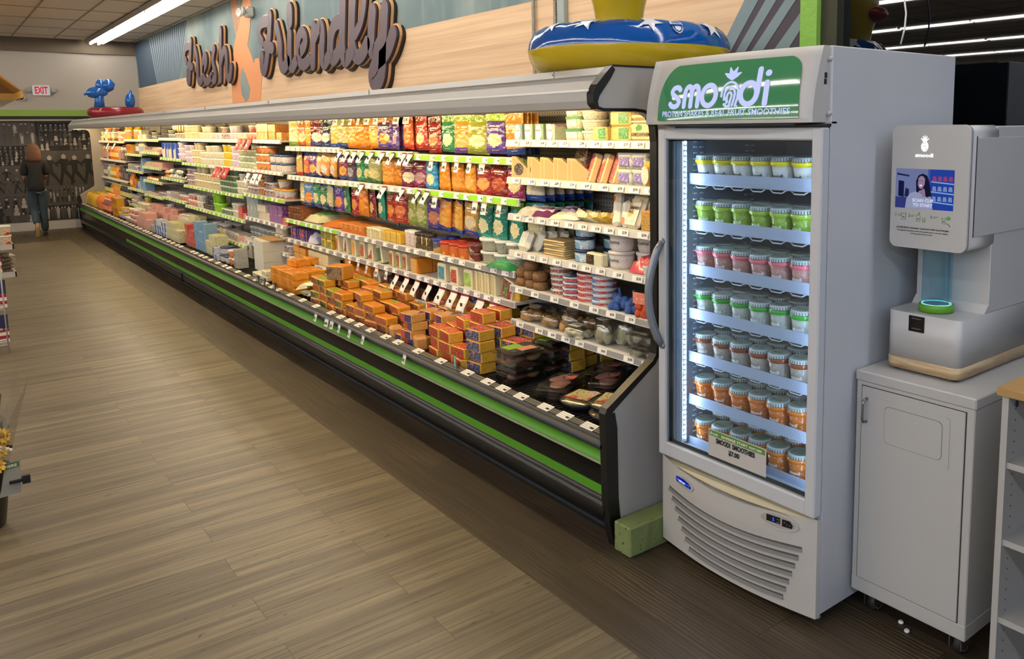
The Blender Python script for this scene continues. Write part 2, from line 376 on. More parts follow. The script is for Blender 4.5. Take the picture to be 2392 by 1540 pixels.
C2 = (1200, 0, 2.007)
wpoly([(1108, -60), (1394, -60), (1388, 240), (985, 280), (1010, 175)], PUR, .004, C2)
for q in ([(1112, -60), (1180, -60), (1005, 265), (960, 262), (1000, 170)], [(1216, -60), (1268, -60), (1082, 250), (1032, 262)], [(1312, -60), (1362, -60), (1170, 236), (1110, 248)], [(1394, -10), (1394, 62), (1290, 226), (1222, 232)]):
    wpoly(q, PST, .006, C2)
struct('wall_right', g, 'side wall painted with a pale wood-look mural under a teal field')
CG = M('column_green', '7fae45', .7, bump=.5, bscale=40)
g = G(); g.box(XW-.05, XW+.12, 2.285, 2.375, 0, CEIL, CG); struct('trim_2', g, 'rough lime green painted column beside the window')
# window: dark glass at night
FO = M('frame_olive', '2b2c17', .5)
g = G(); g.box(XW-.02, XW+.1, 2.20, 2.285, .95, 3.0, FO); g.box(XW-.02, XW+.1, -2.5, 2.285, .90, .95, FO); g.box(XW-.02, XW+.1, -2.5, 2.285, 3.0, 3.05, FO); g.box(XW-.02, XW+.1, -2.5, -2.44, .95, 3.0, FO)
wi = struct('window_1', g, 'dark olive framed window, black night outside')
GLS = M('night_glass', '05070a', .015, spec=.9); g = G(); g.box(XW+.03, XW+.05, -2.44, 2.20, .95, 3.0, GLS); part('pane', g, wi)
# ceiling fixtures: housing with two rows of tubes
HOU = M('fixture_white', '9a968e', .5); TUB = EMIT('tube_light', FIX_COL, TUBE_E); SOC = M('socket', '8d8a84', .6)
def fixture_proto(TUB):
    h = G(); h.sheet([(-.15, .06), (-.13, .0), (-.115, .045), (.115, .045), (.13, .0), (.15, .06)], -1.21, 1.21, HOU, 'y', smooth=False)
    h.box(-.02, .02, -1.21, 1.21, .02, .075, HOU)
    for y in (-1.205, 0, 1.205):
        for x in (-.062, .062): h.box(x-.014, x+.014, y-.012, y+.012, -.012, .045, SOC)
    ts = []
    for x in (-.062, .062):
        for y in (-.603, .603):
            t = G(); t.tube([(x, y-.585, 0), (x, y+.585, 0)], .013, TUB, 6); ts.append(('fluorescent_tube', t))
    return Proto('ceiling_light', .3, 2.42, .1, [('housing', h)]+ts)
FXP = fixture_proto(TUB); FXC = fixture_proto(EMIT('tube_cool_fill', 'd6e4ff', TUBE_E*1.4))  # cool front fixtures: added out of view, strengthened to brighten camera-facing sides
for r, x in enumerate(STRIPS):
    for k in range(11):
        y = 16.27-2.44*k
        if r == 0: lb = 'twin-tube fluorescent ceiling light over the case, nearest the far wall' if k == 0 else 'twin-tube fluorescent ceiling light over the case, %s from far wall' % ORD[k]
        else: lb = join('fluorescent ceiling light above the open shop floor', ORD[r-1]+' row from the mural wall', ORD[k]+' from far end')
        (FXC if k > 6 else FXP).spawn((x, y, CEIL-.075), (0, 0, 0), lb, 'ceiling light', 'fluorescent lights in rows')
# sign letters
SG = M('sign_plum', '5a4d55', .5, spec=.3); ST = M('sign_tan', 'd9a878', .6); SB = M('sign_black', '1c1512', .6)
def letter(strokes, label, rad, cr):
    t = thing('sign_letter', label, 'sign letter', (XW, 0, 0), group='letters of the wall sign'); 
    for nm, dx, oy, oz, ww, m in (('backing', .024, -.012, -.012, rad+.020, SB), ('outline_layer', .046, -.004, .004, rad+.014, ST), ('shadow_line', .056, -.006, -.004, rad+.006, SB), ('face', .07, 0, 0, rad, SG)):
        gg = G()
        for si, s in enumerate(strokes):
            k = s[0] if isinstance(s[0], (int, float)) else 1; pts = s[1:] if k != 1 or isinstance(s[0], (int, float)) else s
            q = [wp(cr[0]+a/cr[2], cr[1]+b/cr[2], XW-.07) for a, b in pts]
            # smooth the traced line
            for _ in range(2):
                r = [q[0]]
                for a, b in zip(q, q[1:]): r += [(a[0]*.75+b[0]*.25, a[1]*.75+b[1]*.25), (a[0]*.25+b[0]*.75, a[1]*.25+b[1]*.75)]
                q = r+[q[-1]]
            gg.ribbon([(y+oy, z+oz) for y, z in q], ww*k, -dx-.0018*si, -dx+(.024 if nm != 'shadow_line' else .010), m)
        part(nm, gg, t)
    return t
CA, CB = (590, 0, 3.92), (420, 50, 4.415)
letter([[(110, 200), (105, 380), (100, 520), (97, 620), (84, 632), (75, 590), (76, 520)], [(104, 255), (58, 262), (45, 330), (48, 380), (62, 408)], [(84, 452), (126, 468)]], 'plum script capital F that begins Fresh', .055, CB)
letter([[(155, 290), (172, 370), (178, 470), (180, 580), (198, 636), (224, 600)]], 'plum script letter r in the word Fresh', .058, CB)
letter([[(243, 500), (266, 440), (270, 360), (250, 345), (234, 420), (238, 560), (262, 630), (298, 612), (322, 560)]], 'plum script letter e in the word Fresh', .054, CB)
letter([[(350, 280), (334, 370), (338, 440), (362, 520), (366, 585), (348, 612), (332, 590)]], 'plum script letter s in the word Fresh', .056, CB)
letter([[(415, 90), (415, 300), (416, 600)], [(420, 420), (446, 305), (468, 280), (480, 390), (480, 540), (496, 600), (520, 560), (526, 470)]], 'plum script letter h that ends Fresh', .056, CB)
letter([[(155, 140), (150, 300), (140, 420), (128, 540), (112, 640), (92, 655), (80, 600), (84, 515)], [(135, 195), (75, 205), (54, 270), (58, 340), (84, 388)], [(118, 425), (178, 440)]], 'large plum script capital F that begins Friendly', .064, CA)
letter([[(215, 240), (234, 320), (250, 420), (246, 520), (262, 625), (290, 622), (322, 560)]], 'plum script letter r in the word Friendly', .066, CA)
letter([[(335, 312), (334, 450), (338, 600), (362, 622), (392, 560)], [1.3, (336, 92), (337, 188)]], 'plum script letter i with a big oval dot', .064, CA)
letter([[(440, 470), (474, 420), (482, 340), (448, 280), (416, 340), (410, 480), (430, 580), (470, 600), (512, 545)]], 'plum script letter e in the word Friendly', .060, CA)
letter([[(556, 245), (552, 400), (549, 590)], [(566, 340), (598, 256), (628, 222), (640, 320), (630, 480), (640, 580), (662, 588), (694, 520)]], 'plum script letter n in the word Friendly', .062, CA)
letter([[(800, 190), (748, 218), (718, 310), (706, 450), (724, 552), (762, 520), (800, 440)], [(826, -60), (822, 200), (816, 420), (834, 560), (864, 545), (904, 470)]], 'tall plum script letter d in the word Friendly', .068, CA)
letter([[(918, -60), (906, 150), (906, 380), (926, 500), (966, 530), (1012, 480), (1044, 400)], [.7, (1026, -60), (1012, 100), (986, 220), (938, 320)]], 'tall looped plum script letter l in Friendly', .068, CA)
letter([[(1096, 105), (1086, 250), (1078, 420), (1096, 486), (1132, 466), (1170, 380)], [(1208, 75), (1196, 300), (1190, 480), (1186, 620), (1176, 710), (1132, 785), (1090, 735), (1094, 650), (1134, 570), (1206, 510), (1254, 420), (1284, 310)]], 'plum script letter y with a long looped tail', .070, CA)
# things on the right wall
CON = M('conduit', '8f8b80', .45, .4); PG = M('wall_box', '8f9a96', .5)
for yy, zb, lb in ((4.53, 2.0, 'thin flexible metal conduit down the mural wall, left of two'), (4.29, 2.15, 'flexible metal conduit beside the grey box on the mural wall')):
    g = G(); zz = zb
    while zz < CEIL-.004: g.lathe([(.011, zz), (.014, zz+.006), (.011, zz+.012)], (XW-.02, yy, 0), 6, CON, cap=False); zz += .012
    solo('flexible_conduit', g, lb, 'conduit', 'conduits on the mural wall')
g = G(); g.box(XW-.035, XW, 4.18, 4.25, 2.31, CEIL, PG, .004); g.box(XW-.045, XW, 4.215, 4.26, 2.24, 2.31, CG, .004)
solo('wall_raceway', g, 'pale grey vertical cable raceway with a green end on the mural wall', 'raceway')
t = thing('emergency_light', 'white twin emergency light on the mural wall above the ampersand', 'emergency light', (XW-.10, 10.45, 3.10)); t.scale = (.62, .62, .62)
WP = M('white_plastic', 'c9c5bd', .4)
g = G(); g.box(.02, .16, -.14, .14, -.09, .10, WP, .03); part('body', g, t)
for s in (-1, 1):
    g = G(); g.lathe([(.03, .06), (.075, .04), (.088, 0), (.08, -.01), (.07, .0), (.02, .02)], (-.02, s*.13, 0), 14, [WP, WP, WP, M('lens', 'b9b9b4', .15), M('lens'), ], axis='x', cap=True); xf(g, Matrix.Rotation(.3*s, 4, 'Z')); part('lamp_head', g, t)
# exit sign
t = thing('exit_sign', 'lit white EXIT sign with red letters and two lamp heads', 'exit sign', (1.62, YB-.03, 2.448))
g = G(); g.box(-.125, .125, -.03, .03, -.085, .085, EMIT('exit_face', 'd8cfc8', .62), .008); part('housing', g, t)
g = G(); g.text('EXIT', (-.095, -.031, -.062), (1, 0, 0), (0, 0, 1), .19, .124, EMIT('exit_red', 'd8323c', .8), .035); part('lettering', g, t)
for s in (-1, 1):
    g = G(); g.lathe([(.02, -.02), (.05, -.06), (.045, -.085), (.0, -.07)], (s*.17, 0, 0), 12, [WP, SOC, SOC], axis='y'); xf(g, Matrix.Rotation(.25*s, 4, 'Z')); part('lamp_head', g, t)
t = thing('security_camera', 'small dark dome security camera on the grey far wall', 'security camera', (1.322, YB, 2.319))
g = G(); g.lathe([(.06, 0), (.06, -.03), (.05, -.04)], (0, 0, 0), 14, WP, axis='y'); part('mount', g, t)
g = G(); g.ball((0, -.045, 0), (.042, .035, .042), M('dome_black', '16120e', .15)); part('dome', g, t)
# photo panels: black and white team photos
def poster(name, x0, x1, z0, z1, label, rows, bg):
    t = thing(name, label, 'photo mural', ((x0+x1)/2, YB-.012, z0), group='black and white photo panels')
    g = G(); g.box(-(x1-x0)/2, (x1-x0)/2, -.012, 0, 0, z1-z0, bg); 
    rnd = random.Random(len(name)+int(x0*10))
    GR = [M('photo_%d' % k, c, .7) for k, c in enumerate(('1a1816', '45413d', '6a655f', '98928a', 'aea89f', '100f0e'))]
    def fig(x, z, h, c, pose=0):
        w = h*.12; body = GR[c]; head = GR[3+(c == 3)]
        Y0, Y1 = -.0135-rnd.random()*.004, -.012
        def P(poly, m): g.prism([(x+a*h, z+b*h) for a, b in poly], Y0, Y1, m, 'y')
        if pose == 0:      # standing
            P([(-.07, 0), (-.02, 0), (0, .45), (.02, 0), (.07, 0), (.1, .5), (.13, .8), (.05, .86), (-.05, .86), (-.13, .8), (-.1, .5)], body); P([(-.05, .85), (.05, .85), (.06, .95), (0, 1.01), (-.06, .95)], head); P([(-.06, .95), (.06, .95), (.04, 1.03), (-.04, 1.03)], GR[0])
        elif pose == 1:    # crouching / sitting
            P([(-.2, 0), (.2, 0), (.22, .22), (.12, .3), (.16, .6), (.08, .72), (-.08, .72), (-.16, .6), (-.12, .3), (-.22, .22)], body); P([(-.07, .7), (.07, .7), (.09, .88), (0, .97), (-.09, .88)], head); P([(-.09, .88), (.09, .88), (.05, 1), (-.05, 1)], GR[0])
        else:              # throwing
            P([(-.16, 0), (-.08, 0), (.0, .40), (.14, .22), (.24, .05), (.31, .08), (.20, .30), (.09, .50), (.10, .78), (.24, .62), (.28, .66), (.12, .86), (-.08, .88), (-.26, .72), (-.24, .66), (-.09, .72), (-.08, .48)], body); P([(-.03, .88), (.07, .88), (.09, .98), (.02, 1.05), (-.05, .98)], head)
    Wd = x1-x0
    for (za, zb, tone, nrow, n, pose, cs) in rows:
        g.box(-Wd/2+.01, Wd/2-.01, -.0128, -.012, za, zb, GR[tone]); hh = (zb-za)/(nrow*.62+.5)
        for r in range(nrow-1, -1, -1):
            for k in range(n): fig(-Wd/2+Wd*(k+.5+rnd.uniform(-.15, .15))/n, za+.01+r*hh*.6, hh*rnd.uniform(.9, 1.05), rnd.choice(cs), pose)
    part('print', g, t)
    return t
g0 = M('photo_2', '4a4744', .7)
poster('photo_panel', -.3, 1.475, .15, 1.90, 'black and white sports photo panel left of the narrow black gap', [(1.36, 1.75, 2, 2, 22, 0, (1, 3, 1)), (1.0, 1.34, 5, 5, 26, 1, (0, 1, 2, 3)), (.50, .98, 1, 2, 13, 2, (3, 2, 0)), (0, .48, 1, 3, 16, 1, (2, 1, 3, 0, 0))], g0)
poster('photo_panel', 1.525, 2.30, .15, 1.90, 'black and white team photo panel between the gap and the case', [(1.24, 1.74, 5, 5, 11, 1, (0, 1, 3, 2)), (.62, 1.22, 1, 1, 4, 2, (0, 3, 5)), (.32, .60, 1, 3, 14, 0, (0, 2, 3)), (.02, .27, 5, 1, 15, 0, (2, 3, 1))], g0)
# ================================================================== the open refrigerated case
CW = M('case_white', 'a9a49c', .35, spec=.4); CBK = M('case_black', '0d0c0b', .32); CGR = M('case_green', '4f8f1c', .45); CSL = M('case_slate', '2d3136', .45)
CTR = M('case_trim', '8f8672', .4); CIN = M('case_interior', 'b0a898', .6); SHW = M('shelf_white', 'cfc9bd', .4); RLG = M('rail_gray', '8f8c88', .4); LIM = M('rail_lime', '8cd10c', .45)
TAGW = M('tag_white', 'f2ede2', .5); INK = M('ink', '17130f', .6); CDK = M('deck_wire', '34322e', .35)
def pegboard():
    m = M('pegboard', 'a8a294', .6); nt = m.node_tree; n = nt.nodes; b = n['Principled BSDF']
    t = n.new('ShaderNodeTexCoord'); mp = n.new('ShaderNodeMapping'); mp.inputs['Scale'].default_value = (0, 40, 40); mp.inputs['Location'].default_value = (.5, 0, 0); nt.links.new(t.outputs['Object'], mp.inputs[0])
    fr = n.new('ShaderNodeVectorMath'); fr.operation = 'FRACTION'; nt.links.new(mp.outputs[0], fr.inputs[0])
    ds = n.new('ShaderNodeVectorMath'); ds.operation = 'DISTANCE'; ds.inputs[1].default_value = (.5, .5, .5); nt.links.new(fr.outputs[0], ds.inputs[0])
    c = node_mix(nt, ramp(nt, ds.outputs['Value'], .14, .2), lin('1a1814'), lin('a8a294')); nt.links.new(c, b.inputs['Base Color']); return m
PEG = pegboard()
Y0C, Y1C, YMID = 2.44, 17.3, 9.67
def case_unit(name, ya, yb, label, near):
    t = thing(name, label, 'refrigerated case', (2.45, (ya+yb)/2, 0)); ox, oy = -2.45, -(ya+yb)/2
    def P(nm, g, lb=None, par=None): g.v = [(a+ox, b+oy, c) for a, b, c in g.v]; return part(nm, g, par or t, lb)
    a, b = (ya+.03, yb) if near else (ya, yb-.03)
    g = G(); g.box(2.075, 3.08, a, b, 0, .10, CBK); g.box(2.045, 2.075, a, b, .042, .056, CSL); P('kick_plate', g)
    g = G(); g.sheet([(2.06, .082), (2.015, .09), (1.992, .11), (1.986, .14), (1.988, .168), (1.998, .182), (2.015, .188), (2.02, .205)], a, b, CBK); g.box(2.02, 3.0, a, b, .10, .20, CBK); P('lower_bumper', g)
    g = G(); g.sheet([(2.02, .205), (2.006, .209), (1.999, .252), (1.996, .262), (1.994, .345), (1.985, .350)], a, b, CBK); g.box(2.03, 2.9, a, b, .20, .40, CBK); P('front_panel', g)
    ys0, ys1 = (a, b) if near else (a, 12.9)
    g = G(); g.box(1.996, 2.006, ys0, ys1, .212, .250, CGR); P('lower_stripe', g, 'lime green stripe')
    if near: gg = G(); gg.box(1.978, 1.99, yb-.02, yb, .10, .19, M('gap_black', '020202', .9)); P('bumper_joint', gg)
    g = G(); g.sheet([(1.985, .346), (1.978, .350), (1.985, .355)], a, b, CTR); P('trim_strip', g)
    g = G(); g.sheet([(1.985, .354), (1.998, .362), (2.003, .400), (1.990, .410)], a, b, CGR); P('upper_stripe', g, 'wide green stripe under the rail')
    g = G(); g.sheet([(2.0, .407), (1.978, .411), (1.972, .424), (1.976, .438), (1.992, .444), (2.01, .443)], a, b, CSL); P('top_bumper', g)
    g = G(); g.sheet([(2.005, .443), (2.012, .452), (2.052, .462), (2.06, .455), (2.065, .405)], a, b, CBK, smooth=False)
    for q in (0.2, .45, .7): g.box(2.012+.04*q, 2.016+.04*q, a, b, .452+.01*q, .455+.011*q, CTR)
    rnd = random.Random(3+int(near)); y = a+.1
    while y < b-.15:
        L = .085; g.add([(2.010, y, .454), (2.010, y+L, .454), (2.052, y+L, .4655), (2.052, y, .4655)], [(0, 3, 2, 1)], TAGW)
        g.add([(2.020, y+.008, .4585), (2.020, y+.030, .4585), (2.030, y+.030, .4612), (2.030, y+.008, .4612)], [(0, 3, 2, 1)], INK if y < 5 else RLG)
        y += rnd.uniform(.13, .3)
    P('front_price_rail', g)
    # deck grille
    g = G(); y = a+.02
    while y < (b if near else a+.5):
        g.box(2.07, 2.84, y, y+.009, .424, .432, CDK); y += .030 if y < 4.3 else .09
    for x in (2.09, 2.3, 2.52, 2.74): g.box(x, x+.014, a, b, .416, .425, M('grille_cross', '4c4a45', .4))
    P('deck_grille', g); g = G(); g.box(2.06, 2.86, a, b, .395, .402, M('well', '0b0b0b', .7)); P('well', g)
    g = G(); g.box(2.86, 2.88, a, b, .38, 1.82, PEG)
    y = a+1.2 if near else a
    while y < b: g.box(2.85, 2.86, y-.02, y+.02, .42, 1.8, CIN); y += 1.23
    P('back_panel', g)
    # canopy
    g = G(); g.sheet([(2.02, 1.812), (1.995, 1.774), (1.965, 1.765), (1.948, 1.772), (1.942, 1.80), (1.944, 1.832), (2.005, 1.893)], a, b, CW, smooth=False)
    g.sheet([(2.005, 1.893), (1.998, 1.90), (2.03, 1.93), (3.08, 1.93)], a, b, CW, smooth=False)
    g.box(2.02, 3.08, a, b, 1.81, 1.90, CIN)
    P('canopy', g)
    g = G(); y = a+.3; k = 0
    while y < b-.3:     # seams and screws along the top moulding
        g.box(1.996, 2.0, y, y+.004, 1.90, 1.93, SOC); g.ball((2.016, y+.03, 1.912), .007, CBK, 6, 4); y += 1.83
    g.sheet([(1.9395, 1.834), (1.9375, 1.838), (1.9445, 1.8425)], a, b, M('edge_light', 'ded9cf', .3)); P('canopy_trim', g)
    g = G(); g.box(2.03, 2.10, a+.02, b-.02, 1.802, 1.811, CW); ph = P('lamp_housing', g)
    y = a+.03
    while y < b-.1:
        e = min(y+1.19, b-.02); g = G(); g.tube([(2.07, y, 1.788), (2.07, e, 1.788)], .011, EMIT('case_lamp', CASE_COL, CASE_E), 6); P('lamp_tube', g, None, t); y += 1.215
    # end panel
    poly = [(3.08, 0), (2.02, 0), (1.995, .1), (1.985, .2), (1.978, .5), (1.975, .57), (1.985, .592), (2.01, .606), (2.235, .742), (2.252, .765), (2.256, .80), (2.257, 1.64), (2.25, 1.70), (2.23, 1.735), (2.19, 1.755), (2.14, 1.760), (1.985, 1.760), (1.955, 1.768), (1.938, 1.79), (1.936, 1.825), (1.955, 1.86), (2.0, 1.905), (2.03, 1.932), (3.08, 1.932)]
    pa, pb = (ya, ya+.032) if near else (yb-.032, yb)
    g = G(); g.prism(poly, pa, pb, CW, 'y'); P('end_panel', g)
    g = G()      # black edge band hugging the front of the end panel
    band = poly[1:23]; n = len(band); wd = [.055, .055, .055, .058, .05, .035, .03, .02, .018, .016, .014, .012, .012, .012, .012, .012, .012, .02, .03, .035, .03, .02, .012]
    inn = []
    for i, (u, v) in enumerate(band):
        p0 = band[max(0, i-1)]; p1 = band[min(n-1, i+1)]; dx, dz = p1[0]-p0[0], p1[1]-p0[1]; L = math.hypot(dx, dz); w = wd[i] if i < len(wd) else .012
        if i == 0: inn.append((u+w, v)); continue
        inn.append((u+dz/L*w, v-dx/L*w))
    for i in range(n-1):
        q = [(band[i][0]-.002, band[i][1]), (band[i+1][0]-.002, band[i+1][1]), inn[i+1], inn[i]]
        g.prism(q, pa-.004, pb+.004, CBK if near or band[i][1] < .6 else CIN, 'y')
    g.box(2.03, 3.08, pa-.004, pb+.004, 1.930, 1.936, CBK); P('edge_band', g, 'glossy black edge band' if near else None)
    return t, P
PRN = {}
caseA, PA = case_unit('refrigerated_display_case', Y0C, YMID, 'long open refrigerated dairy case, near section ending at the tall freezer', True)
caseB, PB = case_unit('refrigerated_display_case', YMID, Y1C, 'far section of the long open refrigerated case, reaching the photo panels', False)
def shelf(y0, y1, z, X=2.35, style='white', h=.036, back=2.86, tags=None, price=None, hang=False, stamp=True):
    """y0 < y1; z is the top of the front lip. returns the surface height"""
    P = PA if y1 <= YMID+.3 else PB; zt = z-.006
    g = G()
    if not hang:
        g.box(X, back, y0+.004, y1-.004, zt-.016, zt, SHW)
        for y in (y0+.02, y1-.03): g.prism([(X+.12, zt-.016), (back, zt-.016), (back, zt-.09)], y, y+.008, SHW, 'y')
    else:
        g.tube([(X+.03, y0, z-.01), (X+.03, y1, z-.01)], .007, CIN, 6)
        y = y0+.1
        while y < y1: g.tube([(X+.035, y, z-.018), (back, y, z-.018)], .003, CIN, 5); y += .18
    s = P('shelf' if not hang else 'hook_bar', g)
    g = G(); x1 = X+.002; x0 = X-.006
    g.prism([(x1, z), (x0, z-.003), (x0-.006, z-h), (x1, z-h)], y0, y1, SHW, 'y')
    xs = x0-.0065
    if style != 'white': g.add([(x0-.003, y0+.01, z-.007), (x0-.003, y1-.01, z-.007), (xs-.001, y1-.01, z-h+.005), (xs-.001, y0+.01, z-h+.005)], [(0, 3, 2, 1)], LIM if style == 'lime' else RLG)
    rnd = random.Random(int(y0*100+z*1000)); y = y1-.06; near = y1 < 3.8; k = 0
    while y > y0+.05:
        w = .058 if style == 'lime' else .07; w = min(w, y-y0-.02)
        g.add([(x0-.0045, y-w, z-.006), (x0-.0045, y, z-.006), (xs-.003, y, z-h+.004), (xs-.003, y-w, z-h+.004)], [(0, 3, 2, 1)], TAGW)
        if y1 < 7.5:
            pr = '$%d.99' % rnd.choice((3, 4, 5, 7)) if price is None else price[k % len(price)]
            if near: g.text(pr, (x0-.0085, y-w*.45, z-h*.70), *WX, w*.42, h*.42, INK, .02)
            else:
                for q in (0, 1): g.box(x0-.0095, x0-.0085, y-w*(.92-.12*q), y-w*(.84-.12*q), z-h*.62, z-h*.36, RLG)
        k += 1; y -= rnd.uniform(.10, .19) if style != 'white' else rnd.uniform(.09, .14)
    P('price_rail', g, {'lime': 'lime green price rail with white labels', 'grey': 'grey price rail with white labels'}.get(style), s)
    return zt
BAYY = [2.472, 3.69, 4.92, 6.15, 7.375, 8.605, 9.835, 11.065, 12.295, 13.525, 14.80, 16.03, 17.26]
S = {}
# end bay, nearest the camera
for k, z in enumerate((1.642, 1.448, 1.255, 1.060, .870, .685)):
    S['e', k+1] = shelf(BAYY[0], BAYY[1], z, 2.35, 'white' if k < 4 else 'grey', price=['$5.99', '$5.99', '$4.99', '$5.99', '$7.99', '$7.99', '$7.99', '$2.99'] if k == 0 else None)
# hanging rows of the shredded cheese bays
for i, (b0, st) in enumerate(((1, 'lime'), (2, 'lime'), (3, 'white'))):
    shelf(BAYY[b0], BAYY[b0+1], 1.545+.012*i, 2.42, st, .042, hang=True); shelf(BAYY[b0], BAYY[b0+1], 1.325-.003*i, 2.42, 'lime' if b0 == 1 else 'white', .042, hang=True)
S['c', 3] = shelf(BAYY[1], BAYY[3], .935, 2.38, 'grey'); S['c2', 3] = shelf(BAYY[3], BAYY[4], .94, 2.38, 'lime')
S['c', 4] = shelf(BAYY[1], BAYY[4], .768, 2.38, 'grey')
S['c', 5] = shelf(BAYY[1], BAYY[3], .600, 2.38, 'grey'); S['c2', 5] = shelf(BAYY[3], BAYY[4], .603, 2.38, 'grey')
# dips and yogurt
def row(key, b0, b1, z, st='lime', X=2.38): S[key] = shelf(BAYY[b0], BAYY[b1], z, X, st)
row(('d', 1), 4, 7, 1.622, 'white'); row(('d', 2), 4, 6, 1.342, 'white'); row(('d2', 2), 6, 7, 1.337, 'lime')
row(('d', 3), 4, 5, 1.10); row(('d2', 3), 5, 7, 1.068); row(('d', 4), 4, 5, .868, 'grey'); row(('d2', 4), 5, 7, .82); row(('d', 5), 4, 5, .622, 'grey'); row(('d2', 5), 5, 7, .564)
# cream, creamer and snack bays
for k, z in enumerate((1.627, 1.37, 1.114, .85, .605)): row(('m', k+1), 7, 8, z, 'white' if k == 0 else 'lime')
for k, z in enumerate((1.606, 1.429, 1.221, 1.028, .826, .618)): row(('n', k+1), 8, 9, z)
for k, z in enumerate((1.60, 1.38, 1.133, .852, .595)): row(('o', k+1), 9, 10, z, 'white' if k == 0 else 'lime')
for k, z in enumerate((1.565, 1.255, .938, .626)): row(('j', k+1), 10, 12, z, 'white')
DECK = .4325
# hanging price flags and other shelf talkers
def flag(y, z, X, label, kind='white', rz=0, group=None, h=.085, w=.065):
    g = G(); top = {'white': M('flag_maroon', '7a2330', .5), 'red': M('flag_red', 'c62026', .5), 'plain': M('flag_orange', 'd9a27c', .5), 'local': INK, 'blue': M('flag_blue', '8aa0c8', .5)}[kind]
    body = {'red': M('flag_red2', 'c9252b', .5), 'local': INK}.get(kind, TAGW); n = 8; th = .0012
    curl = .045 if kind in ('white', 'red') else .012
    pts = [(-curl*math.sin(PI*.5*i/n)**2 - .004, -h*i/n) for i in range(n+1)]
    for i in range(n):
        (a, b), (c, d) = pts[i], pts[i+1]
        g.add([(a, -w/2, b), (a, w/2, b), (c, w/2, d), (c, -w/2, d), (a+th, -w/2, b), (a+th, w/2, b), (c+th, w/2, d), (c+th, -w/2, d)], [(0, 3, 2, 1), (4, 5, 6, 7), (0, 4, 7, 3), (1, 2, 6, 5)], top if i < (1 if kind != 'local' else 9) else body, True)
    t = thing('price_flag' if kind != 'local' else 'shelf_sign', label, 'price tag', (X, y, z), rz, group); part('card', g, t)
    g = G(); q = -h*.66
    if kind == 'white': g.box(-curl*.72-.006, -curl*.72-.003, -.012, .006, q-.008, q+.018, INK); g.box(-.052, -.0505, -.026, .026, -h*.97, -h*.94, top)
    elif kind == 'red': g.box(-curl*.72-.008, -curl*.72-.005, -.016, .012, q-.004, q+.02, TAGW)
    elif kind == 'local': g.text('LOCAL', (-.018, .028, -h*.8), *WX, .056, .02, TAGW, .04); g.text('SHOP', (-.013, .016, -h*.42), *WX, .03, .009, TAGW, .03)
    else: g.text('%d.%d9' % (2+int(y*7) % 3, int(y*13) % 9), (-.016, .021, -h*.75), *WX, .042, .022, INK, .04)
    part('print', g, t)
    return t
def flags(ys, z, X, desc, where, kind='white', grp=None, rz=0, **k):
    for i, y in enumerate(ys): flag(y, z, X-(.04 if kind == 'blue' else 0), join(desc, ordl(i, len(ys)), where), kind, rz+random.uniform(-.15, .15), grp or desc+' '+where, **k)
flags([6.10, 5.96, 5.83, 5.69, 5.53, 5.35, 5.19, 5.02, 4.93], 1.55, 2.405, 'curled white price flag with maroon top', 'on upper cheese hook rail')
flags([6.15, 6.0, 5.86, 5.72, 5.57, 5.42, 5.27, 5.10, 4.95], 1.795, 2.40, 'pale curled price flag', 'just under the canopy', 'plain', h=.06, w=.07)
flags([5.73, 5.35, 5.06, 4.83, 4.72], 1.315, 2.405, 'curled white price flag', 'on lower cheese hook rail')
flags([5.12, 4.97, 4.82, 4.65, 4.49, 4.34, 4.21, 4.03, 3.89], .735, 2.365, 'curled white sale flag', 'on shelf over the dark cheese boxes', h=.1, w=.078)
flags([4.65, 4.48, 4.33, 4.18, 4.04], 1.505, 2.405, 'flat white price tag with tan top', 'on upper lime rail', 'plain', h=.06, w=.05)
flags([4.62, 4.13, 4.03, 3.87], 1.285, 2.405, 'flat white price tag', 'on lower lime rail', 'plain', h=.07, w=.05)
flags([5.93, 5.77, 5.62, 5.45, 5.29], .735, 2.365, 'small white price tag', 'below the block cheese shelf', 'plain', h=.06, w=.045)
flags([8.51, 8.36, 8.20], 1.63, 2.36, 'red curled sale flag', 'on top shelf of the dips bay', 'red', h=.11, w=.1)
flags([9.41, 9.29, 9.16, 9.03], 1.33, 2.36, 'red curled sale flag', 'over the white yogurt tubs', 'red', h=.11, w=.1)
flags([8.30, 8.08, 7.93], 1.315, 2.36, 'white curled price flag', 'on second shelf of the dips bay', h=.11, w=.1)
flags([16.6, 16.1, 15.5], 1.54, 2.36, 'white curled price flag', 'on top juice shelf', h=.11, w=.09)
flags([16.9, 15.6], 1.23, 2.36, 'red sale flag', 'on second juice shelf', 'red', h=.11, w=.09)
flags([5.56, 5.36, 5.27, 5.14, 4.97, 4.76, 4.19], .452, 2.0, 'white price tag with blue edge', 'hanging over the green front stripe', 'blue', h=.055, w=.05)
flags([6.98, 6.80, 6.55], .518, 2.005, 'small black LOCAL shelf sign', 'on the case front rail', 'local', h=.05, w=.07)
g = G(); g.box(-.001, .001, -.034, .034, 0, .055, M('best_teal', '3f9ea0', .5)); t = thing('shelf_sign', 'small teal Best Seller card standing in the front rail', 'shelf sign', (2.03, 3.75, .462), -.35); part('card', g, t)
g = G(); g.text('Best', (-.0012, .026, .026), *WX, .05, .022, TAGW, .02, .25); g.text('SELLER', (-.0012, .022, .010), *WX, .044, .009, TAGW, .03); part('lettering', g, t)
